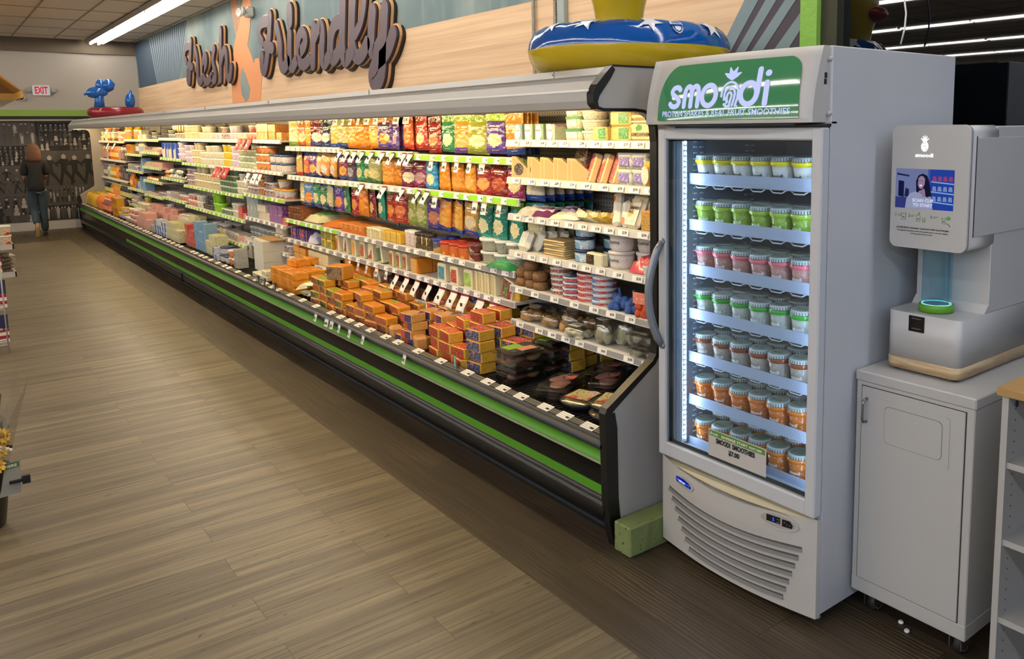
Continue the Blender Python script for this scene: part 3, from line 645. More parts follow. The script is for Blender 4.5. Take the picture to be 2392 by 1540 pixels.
# ================================================================== goods: prototypes
# every proto: origin at base centre, front faces -x, w along y, d along x
def pk(c, ink='3a322a', acc=None, **k): return PK('pack_%s_%s_%s%s' % (c, ink, acc, ''.join(str(v) for v in k.values())), c, ink, acc, **k)
def P_block(w, d, h, front, body, b=.006, label=None, name='food_pack', top=None):
    g = G(); g.box(-d/2, d/2, -w/2, w/2, 0, h, body, b, side={'x-': front, **({'z+': top} if top else {})})
    if label: g.box(-d/2-.0015, -d/2+.002, -w*.36, w*.36, h*.16, h*.84, label)
    return Proto(name, w, d, h, [('pack', g)])
def P_tub(r, h, body, lid, rt=None, band=None, name='tub', seg=16, squash=1):
    rt = rt or r*1.12; g = G(); hb = h*.86
    g.lathe([(r*.92, 0), (r, .004), (r+(rt-r)*.3, hb*.3), (r+(rt-r)*.8, hb*.8), (rt, hb)], seg=seg, mats=[body, body, band or body, body], sy=squash)
    l = G(); l.lathe([(rt*1.03, hb-.006), (rt*1.07, hb-.004), (rt*1.07, h*.97), (rt*1.0, h), (rt*.9, h-.003)], seg=seg, mats=lid, sy=squash)
    return Proto(name, 2*rt*1.07, 2*rt*1.07, h, [('body', g), ('lid', l)])
def P_rtub(w, d, h, body, lid, label=None, name='tub', n=5):
    g = G(); hb = h*.86
    def rr(W, D, r): return [(sx*(D/2-r)+r*math.cos(a), sy*(W/2-r)+r*math.sin(a)) for sx, sy, a0 in ((1, 1, 0), (-1, 1, 90), (-1, -1, 180), (1, -1, 270)) for a in [math.radians(a0+22.5*i) for i in range(n)]]
    lv = [(.88, 0), (.93, h*.05), (1, hb)]; vs = []; m = 4*n
    for s, z in lv: vs += [(x, y, z) for x, y in rr(w*s, d*s, min(w, d)*.2)]
    fs = [(k*m+i, k*m+(i+1) % m, (k+1)*m+(i+1) % m, (k+1)*m+i) for k in range(2) for i in range(m)]+[tuple(range(m))[::-1], tuple(range(2*m, 3*m))]
    g.add(vs, fs, body, [True]*(2*m)+[False]*2)
    if label: g.box(-d/2-.002, -d*.4, -w*.33, w*.33, h*.2, h*.74, label)
    l = G(); l.prism([(x, y) for x, y in rr(w*1.04, d*1.04, min(w, d)*.21)], hb-.004, h, lid, 'z')
    return Proto(name, w*1.04, d*1.04, h, [('body', g), ('lid', l)])
def P_bottle(r, h, body, cap, label=None, neck=.35, name='bottle', seg=12, handle=False):
    g = G(); g.lathe([(r*.9, 0), (r, .01), (r, h*.22), (r, h*.55), (r*.97, h*.66), (r*.6, h*.82), (r*neck, h*.9), (r*neck, h*.94)], seg=seg, mats=[body, body, label or body, body, body, body, body])
    if handle: g.tube([(-.0, r*.5, h*.84), (0, r*.98, h*.78), (0, r*1.02, h*.6), (0, r*.9, h*.5)], r*.13, body, 6)
    c = G(); c.lathe([(r*neck*1.15, h*.93), (r*neck*1.2, h*.94), (r*neck*1.15, h)], seg=seg, mats=cap)
    return Proto(name, 2*r, 2*r, h, [('body', g), ('cap', c)])
def P_jug(w, h, body, cap, label, name='jug'):
    g = G(); r = w/2; lv = [(.92, 0), (1, h*.04), (1, h*.55), (.9, h*.68), (.45, h*.86), (.3, h*.92)]; vs = []; m = 8
    for s, z in lv:
        R = r*s; c = R*.35; vs += [(a, b, z) for a, b in ((R, R-c), (R-c, R), (-R+c, R), (-R, R-c), (-R, -R+c), (-R+c, -R), (R-c, -R), (R, -R+c))]
    fs = [(k*m+i, k*m+(i+1) % m, (k+1)*m+(i+1) % m, (k+1)*m+i) for k in range(5) for i in range(m)]+[tuple(range(m))[::-1], tuple(range(5*m, 6*m))]
    g.add(vs, fs, body, [True]*40+[False]*2); g.box(-r-.002, -r*.6, -r*.7, r*.7, h*.12, h*.5, label)
    g.tube([(-r*.2, r*.25, h*.88), (-r*.3, r*.8, h*.82), (-r*.3, r*1.0, h*.6)], r*.12, body, 6)
    c = G(); c.lathe([(r*.34, h*.91), (r*.36, h*.93), (r*.33, h)], seg=10, mats=cap)
    return Proto(name, w, w, h, [('body', g), ('cap', c)])
def P_bag(w, h, head, top, win, bot, d=.035, name='food_pouch', hs=.17, clear=None, lean=0):
    """sealed hanging pouch; z runs down from the hook at 0"""
    g = G(); nx, nz = 14, 26; vs = []; rnd = random.Random(int(w*1e4+len(MATS)))
    def thick(u, v):
        e = max(0, 1-abs(u*2-1)**3.2); f = max(0, min(1, (v-hs)/.14))*max(0, min(1, (.97-v)/.07)); return d/2*e**.6*(f**.7)*(.75+.5*v)
    for side in (-1, 1):
        for j in range(nz+1):
            v = j/nz; k = 1-.05*math.sin(PI*min(1, v*1.1))
            for i in range(nx+1):
                u = i/nx; vs.append((side*(thick(u, v)+.0006)+lean*v+(rnd.uniform(-.004, .004) if 0 < i < nx and 2 < j < nz else 0), (u-.5)*w*k, -v*h))
    fs = []; ms = []; N = (nx+1)*(nz+1)
    for side in (0, 1):
        for j in range(nz):
            for i in range(nx):
                a = side*N+j*(nx+1)+i; q = [a, a+1, a+nx+2, a+nx+1]; fs.append(q if side == 0 else q[::-1]); v = (j+.5)/nz; u = (i+.5)/nx
                m = head if v < hs+.04 else top if v < .46 else bot if v > .84 else (win if ((u-.5)/.36)**2+((v-.66)/.17)**2 < 1 else top)
                ms.append(m)
    for j in range(nz):
        for i in (0, nx): a = j*(nx+1)+i; fs.append([a, a+nx+1, N+a+nx+1, N+a]); ms.append(head)
    g.add(vs, fs, ms, True)
    for v0, u0, u1, hh in ((.30, .22, .74, .035), (.37, .30, .66, .018), (.90, .25, .6, .018)):
        us = [u0+(u1-u0)*k/4 for k in range(5)]; q = [(-(thick(u, v)+.0022)+lean*v, (u-.5)*w*.97, -v*h) for v in (v0, v0+hh) for u in us]; g.add(q, [(k, k+1, k+6, k+5) for k in range(4)], TXT)
    return Proto(name, w, d, h, [('pouch', g)])
TXT = M('pouch_print', 'd8d0bc', .4)
def P_lie(w, d, h, m1, m2, name='food_pack', m3=None):
    """a soft pack lying flat"""
    g = G(); n = 8; vs = []; rnd = random.Random(int(w*991+h*77+len(MATS)))
    for s in (0, 1):
        for j in range(n+1):
            for i in range(n+1):
                u, v = i/n, j/n; e = (max(0, 1-abs(2*u-1)**3)*max(0, 1-abs(2*v-1)**3))**.5
                vs.append(((v-.5)*d, (u-.5)*w, (h*.12+h*.85*e*(1+rnd.uniform(-.18, .12)) if s else h*.12*(1-e))))
    N = (n+1)**2; fs = []; ms = []
    for s in (0, 1):
        for j in range(n):
            for i in range(n):
                a = s*N+j*(n+1)+i; q = [a, a+1, a+n+2, a+n+1]; fs.append(q if s == 0 else q[::-1]); ms.append((m3 or m2) if (s and 2 <= j < 5 and 2 <= i < 6) else m2 if (i in (0, n-1) or j in (0, n-1)) else m1)
    for k in range(n):
        for a, b in ((k, k+1), (n*(n+1)+k, n*(n+1)+k+1), (k*(n+1), (k+1)*(n+1)), (k*(n+1)+n, (k+1)*(n+1)+n)): fs.append([a, b, N+b, N+a]); ms.append(m2)
    g.add(vs, fs, ms, True); return Proto(name, w, d, h, [('pack', g)])
def P_box(w, d, h, front, top, side, name='food_box', b=.002):
    g = G(); g.box(-d/2, d/2, -w/2, w/2, 0, h, side, b, side={'x-': front, 'z+': top}); return Proto(name, w, d, h, [('carton', g)])
CLP = CLEAR('clear_plastic', refl=.13, tint='e2e4e2', rough=.16)
WHT = M('plastic_white', 'e6e1d6', .38); CRM = M('plastic_cream', 'd9cfae', .45); BRN = M('seed_brown', '8a6238', .7, bump=.8, bscale=120)
CHY = M('cheese_yellow', 'e0b23a', .4); CHO = M('cheese_orange', 'dd8a26', .4); CHW = M('cheese_pale', 'e8dcb4', .45); WXW = M('milk_glass', 'd9d5c8', .3)
def GL(c, r=.28): return M('gloss_'+c, c, r, spec=.6)
# ------------------------------------------------------------------ placing
NEWS = random.Random(5)
def put(P, desc, cat, where, y0, y1, z, x, n, stack=1, deep=1, ddx=None, rz=.05, grp=None, tilt=0, fit=True, skip=0, ry=0, lean=0):
    """n facings spread from y0 (left in the photo) down to y1, stacked and repeated behind"""
    step = (y0-y1)/n; sy = min(1.05, step/P.w*.97) if fit else 1
    for i in range(n):
        y = y0-step*(i+.5); top = stack - (NEWS.randrange(skip+1) if skip and stack > 1 else 0)
        for k in range(top):
            for q in range(deep):
                if q and k < top-1: continue
                lb = join(desc, ordl(i, n), tier(k, top), 'second row' if q == 1 else ('at the back' if q else ''), where)
                P.spawn((x+q*(ddx or P.d*1.03)+NEWS.uniform(-.004, .004), y+NEWS.uniform(-.002, .002), z+k*P.h), (tilt, ry, lean+NEWS.uniform(-rz, rz)), lb, cat, grp or join(desc, where).replace(',', ''), (1, sy, 1))
def hang(P, desc, where, y, z, x=2.46, deep=4, ddx=.030, rz=.16, turn=0, roll=0, ddy=.0, zone=None):
    for q in range(deep):
        lb = join(desc, ('front of its peg', 'second on its peg', 'third on its peg', 'fourth on its peg')[q] if q < 4 else ORD[q]+' on its peg', where)
        P.spawn((x+q*ddx, y-ddy*q, z), (roll+NEWS.uniform(-.06, .06), NEWS.uniform(-.04, .02), turn+NEWS.uniform(-rz, rz)), lb, 'cheese bag', 'bags '+where)
BC = {}
def bag(head, top, win, bot, w=.165, h=.225, **k):
    key = (head, top, win, bot, w, h)
    if key not in BC:
        f = lambda c, acc=None: PK('film_%s_%s' % (c, acc), c, 'f0e8d8' if sum(lin(c)[:3]) < .9 else '5a4030', acc, gloss=.17, th=.66, bump=.9)
        BC[key] = P_bag(w, h, f(head), f(top), f(win, 'e9c98a' if win in ('e08a2a', 'd88a3a') else None), f(bot), **k)
    return BC[key]
LMH = '86b52a'
# hooks: three hanging rows across three bays, left to right
UP = [('cream and green', 'c9bf76', 'c4bc7c', 'd8cfa0', '7c9a44'), ('red and orange', '8a5a34', 'c96a2c', 'e0c08a', 'a8482c'), ('bright orange', 'e09018', 'e09a2a', 'e6a040', 'e0861c'), ('maroon and white', '7a3028', '6a2a34', 'd8d0c0', '2a3f80'),
      ('black and white', '1b1c26', '24283a', 'cfc6b0', '26407c'), ('gold and blue', '2a3462', 'c8a860', 'd8a850', '2c4a8e'), ('green and blue', '9aa04a', 'b0a860', 'cdb27c', '2f4f96'), ('glossy orange', 'd8882a', 'e08a2a', 'e6a04a', 'd9741c'), ('dark orange', '7c7420', 'c87a1c', 'd88a2a', 'c26a14'),
      ('orange and gold', 'c88a2a', 'e0983a', 'e8b860', 'dd8420'), ('purple and orange', 'd87f38', '5b3a80', 'e08a2a', '523a86'), ('deep purple', '4b3a78', '523a80', 'b08a9a', '4a3478'), ('orange and red', 'c8542c', 'd8602a', 'e6904a', 'c23a28'), ('red and cream', 'a83a2c', 'b4382e', 'e0c48a', 'a62c2a'), ('dark red', '6c241c', '8a2a22', 'c88a5a', '8a2420'),
      ('green and cream', '6f9a34', '2f7a4c', 'e4d8a8', '2e7c52'), ('orange over purple', '9ab040', 'd8903c', 'e0a860', '5f3f8a'), ('olive green', '86a030', '9a9a3c', 'd9cc98', '7f8a34'), ('bright purple', '9cc23a', '5a3c8c', 'e3c9a0', '4c3c90'), ('orange and blue', 'd89038', 'd88a3a', 'cc7c30', '2b4c94')]
n = len(UP); ya = 7.33
for i, (d_, *c) in enumerate(UP):
    y = ya-(7.33-3.70)*(i+.5)/n; hang(bag(*c), d_+' cheese pouch', 'on upper hooks', y, 1.795-.004*(i % 3)+(.0 if i < 14 else -.01), turn=NEWS.uniform(-.15, .35), deep=3 if i < 15 else 4)
MI = [('red and green', '8a5030', 'b49a60', 'd8a050', 'b8402c'), ('orange and purple', '3a4680', 'c8604c', 'e0a04a', '30407c'), ('purple banded', '34406e', '6c3c78', 'd8a860', '2e4680'), ('white and orange leaning', 'b0987c', 'e0b070', 'd8c8b0', '2d3c6c'), ('orange striped leaning', 'c49a60', 'd89048', 'c8c0b4', '2c3a68'), ('gold leaning', 'b08850', 'cc9446', 'bfb8b0', '2f3d6e'), ('purple and gold', '3b4276', '84384a', 'd89a48', '2f4888'), ('dark blue', '2a3058', '50304a', 'a8a49c', '30467e'),
      ('green and cream', '2c7c4e', '2f8456', 'd8cc98', '2f8a58'), ('deep green', '2a6c48', '2c7a50', 'cfc48a', '2c7850'), ('sage green leaning', '6c7c3c', '9a9a5c', 'c8b878', '3c7440'), ('bright orange', 'c08028', 'de8c22', 'e29a3a', 'dc8018'), ('amber', '8a6a1c', 'c07818', 'd88a28', 'c07014'), ('maroon and cream', '88a038', '6c2a38', 'e8d8ac', '8c2450'), ('purple red', '5a2a3c', '7a2848', 'b08080', '7c2050'),
      ('sky blue', '5aa8c0', '2f8cb8', 'e0d0a0', '2a88b8'), ('smooth orange', '96b030', 'e08a20', 'e09030', 'e58a14'), ('orange with window', '7a8a20', 'd88828', 'dc9840', 'd87c18'), ('pale orange', 'a06a20', 'e0952e', 'e8b060', 'e8901c'), ('red with label', '8cba2c', '9c2a24', 'dc9a50', 'b42a22'), ('dark red', '4a1c14', '7c2018', 'a8502c', '8c241c'), ('magenta and cream', '8ac030', '7a2440', 'e0c89a', 'a0206a')]
n = len(MI)
for i, (d_, *c) in enumerate(MI):
    y = 7.25-(7.25-3.70)*(i+.5)/n; hang(bag(*c, .150, .212), d_+' cheese pouch', 'on middle hooks', y, 1.528-.003*(i % 2), turn=NEWS.uniform(-.15, .3), roll=.28 if 'leaning' in d_ else 0, deep=3 if i < 16 else 4)
LO = [('cream and red', '94604c', 'd8c48c', 'e8dcb0', '96382c'), ('blue and orange', 'c0a060', '4a78a8', 'd88a40', '2c3e6c'), ('green topped', '3c4c30', '3c8458', 'd8cca0', '2c4a8c'), ('green and cream', '243050', '386c48', 'dccca0', '26386c'), ('blue and white leaning', '2c4c80', 'c8c49c', 'd8c890', '32406c'),
      ('purple and orange', '86b52a', '563a90', 'dc8a4a', '56368c'), ('dark green', '9ab83c', '2c6c4a', 'd8c890', '3c7a4c'), ('crimson', '9cb840', '8c2438', 'd8904a', 'a82c30'), ('orange', 'c09a30', 'd87c1c', 'e0902c', 'd8841c'), ('maroon', '98ac40', '6c2034', 'd8b070', '7c2c38'), ('teal narrow', '6cb08c', '1f7c6c', 'd8cc98', '248074'), ('red and orange', '8aa838', '9c2c24', 'e08c3c', 'b8322c'), ('bright red', '8c5c38', '8c2420', 'c86c34', 'b42c28'),
      ('olive green', '98a454', '8a9248', 'b8b47c', '7c8c3c'), ('pale olive', '78883c', '8c9450', 'b8b480', '809044'), ('purple', '80a040', '5a3c88', 'c07c5c', '4c3c80'), ('gold and blue', '2c2c58', 'd8903c', 'e0a850', '2c4c9c'), ('gold foil', '3a2c50', 'd09838', 'd8b068', '2a58a4'), ('blue based', '584020', 'a87c3c', 'c8b898', '204898'),
      ('teal and green', '7cc034', '1c6c5c', 'dcd4a8', '2a9080'), ('emerald', '5c9c2c', '1c7468', 'd4cca0', '1f8478'), ('teal and cream', '4c8c2c', '2a7868', 'e0d4a8', '2a8c8c')]
n = len(LO)
for i, (d_, *c) in enumerate(LO):
    y = 7.20-(7.20-3.70)*(i+.5)/n; hang(bag(*c, .150, .245), d_+' cheese pouch', 'on lower hooks', y, 1.308-.004*(i % 2), turn=NEWS.uniform(-.15, .3), roll=.25 if 'leaning' in d_ else (.12 if i > 15 else 0), deep=3 if i < 17 else 5)
for k, (nm, z, c) in enumerate((('blue and white', 1.528, ('c8c0a8', 'd8d0b8', 'd8d0b0', '2448a0')), ('teal', 1.30, ('2a6c5c', 'cfc8a0', 'd8cca0', '1c8078')))):
    for q in range(6): bag(*c, .150, .215 if k == 0 else .24).spawn((2.49+q*.055, 3.64-.012*q, z), (0, 0, .1), join(nm+' pouch on the peg reaching behind the end bay', ORD[q]+' from front'), 'cheese bag', 'bags behind the end bay')
# ------------------------------------------------------------------ shelf below the hooks
c3, c3b = S['c', 3], S['c2', 3]
put(P_lie(.30, .36, .09, pk('6f9a52', 'e6dca0', 'd8cc8c', gloss=.2), pk('d8d0a4', '4a6a3a'), m3=pk('3c7a3c', 'e6dcb0')), 'large green and cream bag lying flat', 'cheese bag', 'on shelf under the hooks', 7.05, 6.60, c3b, 2.58, 1)
put(P_lie(.26, .36, .06, GL('e07c1c', .25), GL('d8741c', .25)), 'flat orange cheese bag', 'cheese bag', 'beside the green and cream bag', 6.62, 6.22, c3b, 2.57, 1, rz=.2)
put(P_box(.05, .10, .055, pk('4a2418', 'e0a040', 'c08a3c'), pk('2c1c18', 'c86a3c'), pk('7c3c24', 'd8a860'), name='food_box'), 'small dark red and black box', 'food box', 'under the hooks, far left end', 7.34, 7.02, c3b, 2.44, 5, 2, deep=2)
put(P_box(.085, .10, .07, pk('d8742a', '4a1c10', 'e0a050'), pk('e08a3c', '7a3018'), pk('d8822c', '5a2a18')), 'small orange cheese box', 'food box', 'in the row under the hooks', 6.15, 5.70, c3, 2.44, 5, deep=2)
put(P_block(.075, .10, .075, pk('d8c88c', '2c5a7c', '3a6c8c'), CHW), 'cream cheese bar with blue label', 'cheese block', 'in the row under the hooks', 5.68, 5.42, c3, 2.44, 3)
put(P_block(.022, .09, .075, pk('dcc472', '6a5030'), CHY), 'thin yellow cheese bar on edge', 'cheese block', 'in the row under the hooks', 5.42, 5.12, c3, 2.44, 9)
put(P_tub(.035, .105, pk('d8c8b8', 'a03c34', gloss=.3), WHT, rt=.036, name='jar'), 'white jar with red print', 'jar', 'under the hooks', 5.10, 4.94, c3, 2.44, 2)
put(P_tub(.035, .105, pk('3a2c18', 'd8c078', 'c8b070'), M('lid_dark', '3a2c24', .4), rt=.036, name='jar'), 'dark jar with cream label', 'jar', 'under the hooks', 4.94, 4.72, c3, 2.44, 3)
put(P_tub(.042, .09, pk('2c3c74', 'd8b45c', 'c89a40'), M('lid_blue', '2c3c8a', .4), rt=.044, name='tub'), 'blue-lidded spread tub', 'tub', 'under the hooks', 4.72, 4.58, c3, 2.44, 1, 1, deep=2)
put(P_tub(.05, .085, pk('d8702a', '7c2414', 'e8b858'), M('lid_red', 'b83c24', .35), rt=.053), 'orange spread tub with red lid', 'tub', 'under the hooks', 4.58, 4.25, c3, 2.44, 3, 1, deep=2)
put(P_tub(.04, .05, pk('c8c08c', '5a2c2c', '7c3434', gloss=.25), pk('6a2c34', 'd8c8a8')), 'small clear tub with maroon label', 'tub', 'under the hooks', 4.26, 4.13, c3, 2.44, 1, 2)
put(P_tub(.062, .075, pk('b8b494', '2c3470', '5a8c4c', gloss=.25), WHT, rt=.075), 'wide white-rimmed tub with green print', 'tub', 'under the hooks', 4.14, 3.95, c3, 2.47, 1, 2, deep=2)
put(P_tub(.062, .075, pk('a8a890', '24245c', '2c2c78', gloss=.25), WHT, rt=.075), 'wide white-rimmed tub with navy print', 'tub', 'under the hooks', 3.97, 3.71, c3, 2.47, 2, 2)
put(P_lie(.24, .12, .045, GL('1f8a4c', .25), GL('1a7c44', .25), m3=pk('2a9a58', 'e8e8c8')), 'small green bag lying flat on the rail end', 'cheese bag', 'under the hooks', 3.96, 3.72, c3+.0, 2.415, 1, rz=.1, fit=False)
# ------------------------------------------------------------------ shelf with cheese bars
c4 = S['c', 4]
put(P_box(.05, .08, .10, pk('3c2c6c', 'd8c8d8', 'c84c4c'), pk('34285c', 'e0c890'), pk('4a3c78', 'c8b0c8')), 'purple snack box', 'food box', 'on block cheese shelf', 7.33, 6.92, c4, 2.44, 6, rz=.2)
put(P_lie(.16, .12, .10, pk('b8b8c8', '3c3c78'), pk('a0a0b8', '5a5a8c')), 'crumpled silver and blue packet', 'food packet', 'on block cheese shelf', 6.92, 6.62, c4, 2.44, 1)
put(P_block(.09, .12, .07, pk('8c8c4a', 'd8c88c', '5a7a3c'), CHY), 'olive wrapped cheese block', 'cheese block', 'on block cheese shelf', 6.6, 6.34, c4, 2.45, 2, 2)
for i, (nm, c, a) in enumerate((('orange', 'd8762c', '7c2c18'), ('plum labelled', '7c3450', 'e0d0a8'), ('orange labelled', 'dc9430', '6c8c2c'), ('red labelled', 'a82c24', '7c9c2c'), ('crimson labelled', '9c2430', 'd8d0b0'))):
    put(P_block(.075, .11, .125, pk('d8cc94', '5a4a30'), CHW, label=pk(c, 'f0e8c8', a)), nm+' cheese bar standing upright', 'cheese block', 'on block cheese shelf', 6.30-.155*i, 6.16-.155*i, c4, 2.44, 1, rz=.12, fit=False)
put(P_block(.08, .11, .135, pk('d8cc94', '5a4a30'), CHW, label=pk('1f5c44', 'e8e0c0')), 'tilted cheese bar with dark green label', 'cheese block', 'on block cheese shelf', 5.52, 5.38, c4, 2.44, 1, tilt=-.2, fit=False)
put(P_block(.06, .12, .11, pk('cdb878', '6a5030'), CHW, label=pk('a83428', 'e8dcb0', '7a9a34')), 'cheese bar with red and green label', 'cheese block', 'mid block cheese shelf', 5.32, 5.02, c4, 2.45, 3, deep=2)
put(P_block(.085, .12, .10, pk('d8a860', '7a5a30', '8aa838'), CHO), 'tan cheese bar with a green corner', 'cheese block', 'mid block cheese shelf', 5.0, 4.82, c4, 2.44, 1, deep=3)
for i, (nm, c, a) in enumerate((('teal', '1f7c9c', '5a9a5c'), ('red', 'b42c24', '7cb03c'), ('lime', '7cae2c', 'a0c84c'))):
    put(P_block(.10, .10, .115, CHW, CHW, label=pk(c, 'f0f0d8', a)), 'cream cheese bar with %s label' % nm, 'cheese block', 'right half of block cheese shelf', 4.60-.16*i, 4.46-.16*i, c4, 2.43, 1, deep=2, fit=False)
put(P_block(.028, .12, .12, pk('c8bc80', '6a6040'), CHW), 'thin cream cheese bar on edge', 'cheese block', 'right half of block cheese shelf', 4.14, 3.90, c4, 2.44, 7)
put(P_block(.10, .12, .115, pk('7c2c3c', 'e8d8a8', '5a7a2c'), CHW), 'leaning maroon cheese pack', 'cheese block', 'at right end of block cheese shelf', 3.88, 3.76, c4, 2.45, 1, tilt=.3, fit=False)
put(P_block(.13, .12, .115, pk('2c2c6c', 'e8d8a8', '4c2c7c'), CHW), 'dark purple cheese pack', 'cheese block', 'at back of block cheese shelf', 3.88, 3.72, c4, 2.60, 1, fit=False)
put(P_block(.13, .07, .045, CHY, CHY, top=pk('e0c060', '6a8a3c')), 'yellow cheese block lying on the shelf end', 'cheese block', 'on block cheese shelf', 3.84, 3.71, c4, 2.45, 1, fit=False)
# ------------------------------------------------------------------ lowest shelf of the cheese bays
c5, c5b = S['c', 5], S['c2', 5]
put(P_block(.14, .10, .05, pk('dc9a2c', 'f0e0b0', gloss=.3), CHO), 'golden cheese brick', 'cheese block', 'on lowest cheese shelf', 7.30, 6.98, c5b, 2.45, 2, 3, skip=1)
put(P_block(.14, .11, .05, pk('dccb90', 'f0ead0'), CHW), 'pale cheese brick', 'cheese block', 'on lowest cheese shelf', 6.94, 6.50, c5b, 2.46, 3, 2, deep=2)
put(P_lie(.16, .12, .022, M('pale_slices', 'e0d4a4', .3), CLP), 'flat pack of pale cheese slices', 'cheese pack', 'on lowest cheese shelf', 6.44, 6.20, c5b, 2.45, 1, 2)
put(P_block(.10, .12, .042, pk('d87c34', '8c2c18', 'e09a4c', gloss=.25), CHO), 'orange sliced cheese pack', 'cheese pack', 'on lowest cheese shelf', 6.12, 5.62, c5, 2.45, 5, 3, skip=1)
put(P_block(.10, .10, .10, CHW, CHW, label=pk('2c5c6c', 'd8e0d0')), 'cream cheese bar with blue-grey label', 'cheese block', 'on lowest cheese shelf', 5.58, 5.44, c5, 2.43, 1, fit=False)
put(P_box(.115, .10, .085, pk('241c20', 'a83444', 'c86c5a'), pk('1c181c', 'a0384a'), pk('1c181c', '5a3a34')), 'black cheese box with red ring print', 'food box', 'on lowest cheese shelf', 5.42, 4.72, c5, 2.43, 6, 1, deep=2)
put(P_block(.10, .12, .06, pk('c89a50', '6a2c18', 'a8482c', tha=.52), pk('b88a4c', '6a4a28')), 'tan cheese pack with red windows', 'cheese pack', 'on lowest cheese shelf', 4.60, 4.18, c5, 2.46, 4, 2, deep=2)
put(P_block(.09, .12, .05, pk('24387c', 'd8b84c', '4c7a34'), CHY), 'blue and yellow cheese pack', 'cheese pack', 'on lowest cheese shelf', 4.14, 4.02, c5, 2.45, 1, 2)
put(P_block(.09, .12, .05, pk('8c2034', 'e0d0a0', '5c8a34'), CHY), 'crimson and green cheese pack', 'cheese pack', 'on lowest cheese shelf', 4.0, 3.84, c5, 2.44, 2, 2, skip=1)
put(P_block(.11, .12, .05, pk('c01c24', 'f0d8c0'), CHY), 'bright red fronted cheese pack', 'cheese pack', 'at right end of lowest cheese shelf', 3.83, 3.72, c5, 2.43, 1)
# ------------------------------------------------------------------ end bay, top shelf
_before = set(COL.objects)
z1 = S['e', 1]; XE = 2.43
def boursin(c):
    g = G(); g.box(-.04, .04, -.035, .035, 0, .085, pk(c, '9aa884', 'c8d0b0'), .003); g.prism([(.026*math.cos(a*PI/8), .044+.038*math.sin(a*PI/8)) for a in range(16)], -.0425, -.039, TAGW, 'x')
    t = G(); t.text('BOURSIN', (-.0426, .021, .046), *WX, .042, .010, INK, .01); return Proto('cheese_box', .075, .08, .086, [('carton', g), ('lettering', t)])
for i, (nm, c) in enumerate((('blue and green', '7c98a0'), ('sage', '9aa888'), ('green', '7ca07c'), ('pink', 'b08098'))):
    boursin(c).spawn((XE-.02, 3.60-.105*i, z1), (0, 0, .02), '%s cheese box with white oval, top shelf of the end bay' % nm, 'cheese box', 'oval label cheese boxes')
put(P_rtub(.12, .10, .058, pk('d8d4b0', '4a6c44', 'c8c8a0'), M('lid_green', '2f7a4c', .4), label=pk('f0ead8', '3a4a34')), 'white tub with green lid', 'tub', 'on top shelf of the end bay', 3.20, 3.03, z1, XE+.01, 1, 3)
put(P_rtub(.12, .10, .058, pk('d8d4b0', '4a6c44', 'c8c8a0'), M('lid_green', '2f7a4c', .4), label=pk('f0ead8', '3a4a34')), 'green-lidded tub behind the boxes', 'tub', 'on top shelf of the end bay', 3.24, 3.10, z1, XE+.14, 1, 3)
put(P_tub(.056, .05, pk('e0dac8', '5a554c', s=1), WHT, rt=.066), 'big white round tub', 'tub', 'on top shelf of the end bay', 3.04, 2.90, z1, XE, 1, 4)
SHR = pk('d8c070', 'b8983c', 'e8d898', gloss=.3)
def shred(w, lab): 
    g = G(); g.box(-.045, .045, -w/2, w/2, 0, .066, SHR, .008); g.box(-.047, -.044, -w*.42, w*.05, .012, .06, pk(lab, 'f0ead0')); return Proto('cheese_tub', w, .09, .068, [('body', g)])
put(shred(.105, '3a8c48'), 'clear tub of shredded cheese with green label', 'tub', 'on top shelf of the end bay', 2.905, 2.80, z1, XE-.02, 1)
put(shred(.14, '2f8440'), 'wide clear tub of shredded cheese', 'tub', 'on top shelf of the end bay', 2.795, 2.655, z1, XE, 1, 2)
def parm():
    g = G(); g.box(-.05, .05, -.055, .055, 0, .082, pk('dcc88c', 'c0a050', 'e8dcb0', gloss=.35), .012); g.box(-.0515, -.049, -.045, .05, .012, .075, pk('ead9a0', 'd8a860', 'e8e0b8')); g.prism([(-.03, .05), (.0, .045), (.01, .06), (-.01, .075), (-.035, .068)], -.0525, -.05, M('leaf', '3f8a3a', .5), 'x')
    t = G(); t.text('PARMESAN', (-.053, .045, .022), *WX, .086, .018, M('print_brown', '5a3a20', .6), .02); l = G(); l.box(-.052, .052, -.057, .057, .082, .092, WHT, .004)
    return Proto('parmesan_tub', .118, .10, .093, [('body', g), ('lettering', t), ('lid', l)])
put(parm(), 'square tub of grated parmesan', 'tub', 'on top shelf of the end bay', 2.655, 2.475, z1, XE+.02, 2, 2, fit=False)
# end bay, second shelf
z2 = S['e', 2]
def wedge(n):
    g = G(); g.prism([(.0, 0), (.13, 0), (.02, .10), (0, .10)], -.02, .02, M('wedge_tan', 'dcbf86', .4), 'y'); g.v = [(a-.04, b, c) for a, b, c in g.v]
    if n: g.prism([(.018*math.cos(k*PI/6), .045+.032*math.sin(k*PI/6)) for k in range(12)], -.0425, -.040, pk('3a2c20', 'e8dcc0', s=.6), 'x')
    return Proto('cheese_wedge', .04, .13, .10, [('wedge', g)])
def tri(lab):
    g = G(); body = M('wedge_tan', 'dcbf86', .4); g.prism([(.06, 0), (-.085, 0), (.035, .108), (.058, .112)], -.017, .017, body, 'x'); g.prism([(.055, .004), (-.076, .004), (.036, .100), (.053, .104)], -.0176, -.017, M('wedge_film', 'c8a870', .3), 'x')
    if lab: g.prism([(.018+.026*math.cos(k*PI/7), .045+.032*math.sin(k*PI/7)) for k in range(14)], -.0195, -.0165, pk('3a2c20', 'e8dcc0', s=.6), 'x')
    return Proto('cheese_wedge', .17, .034, .115, [('wedge', g)])
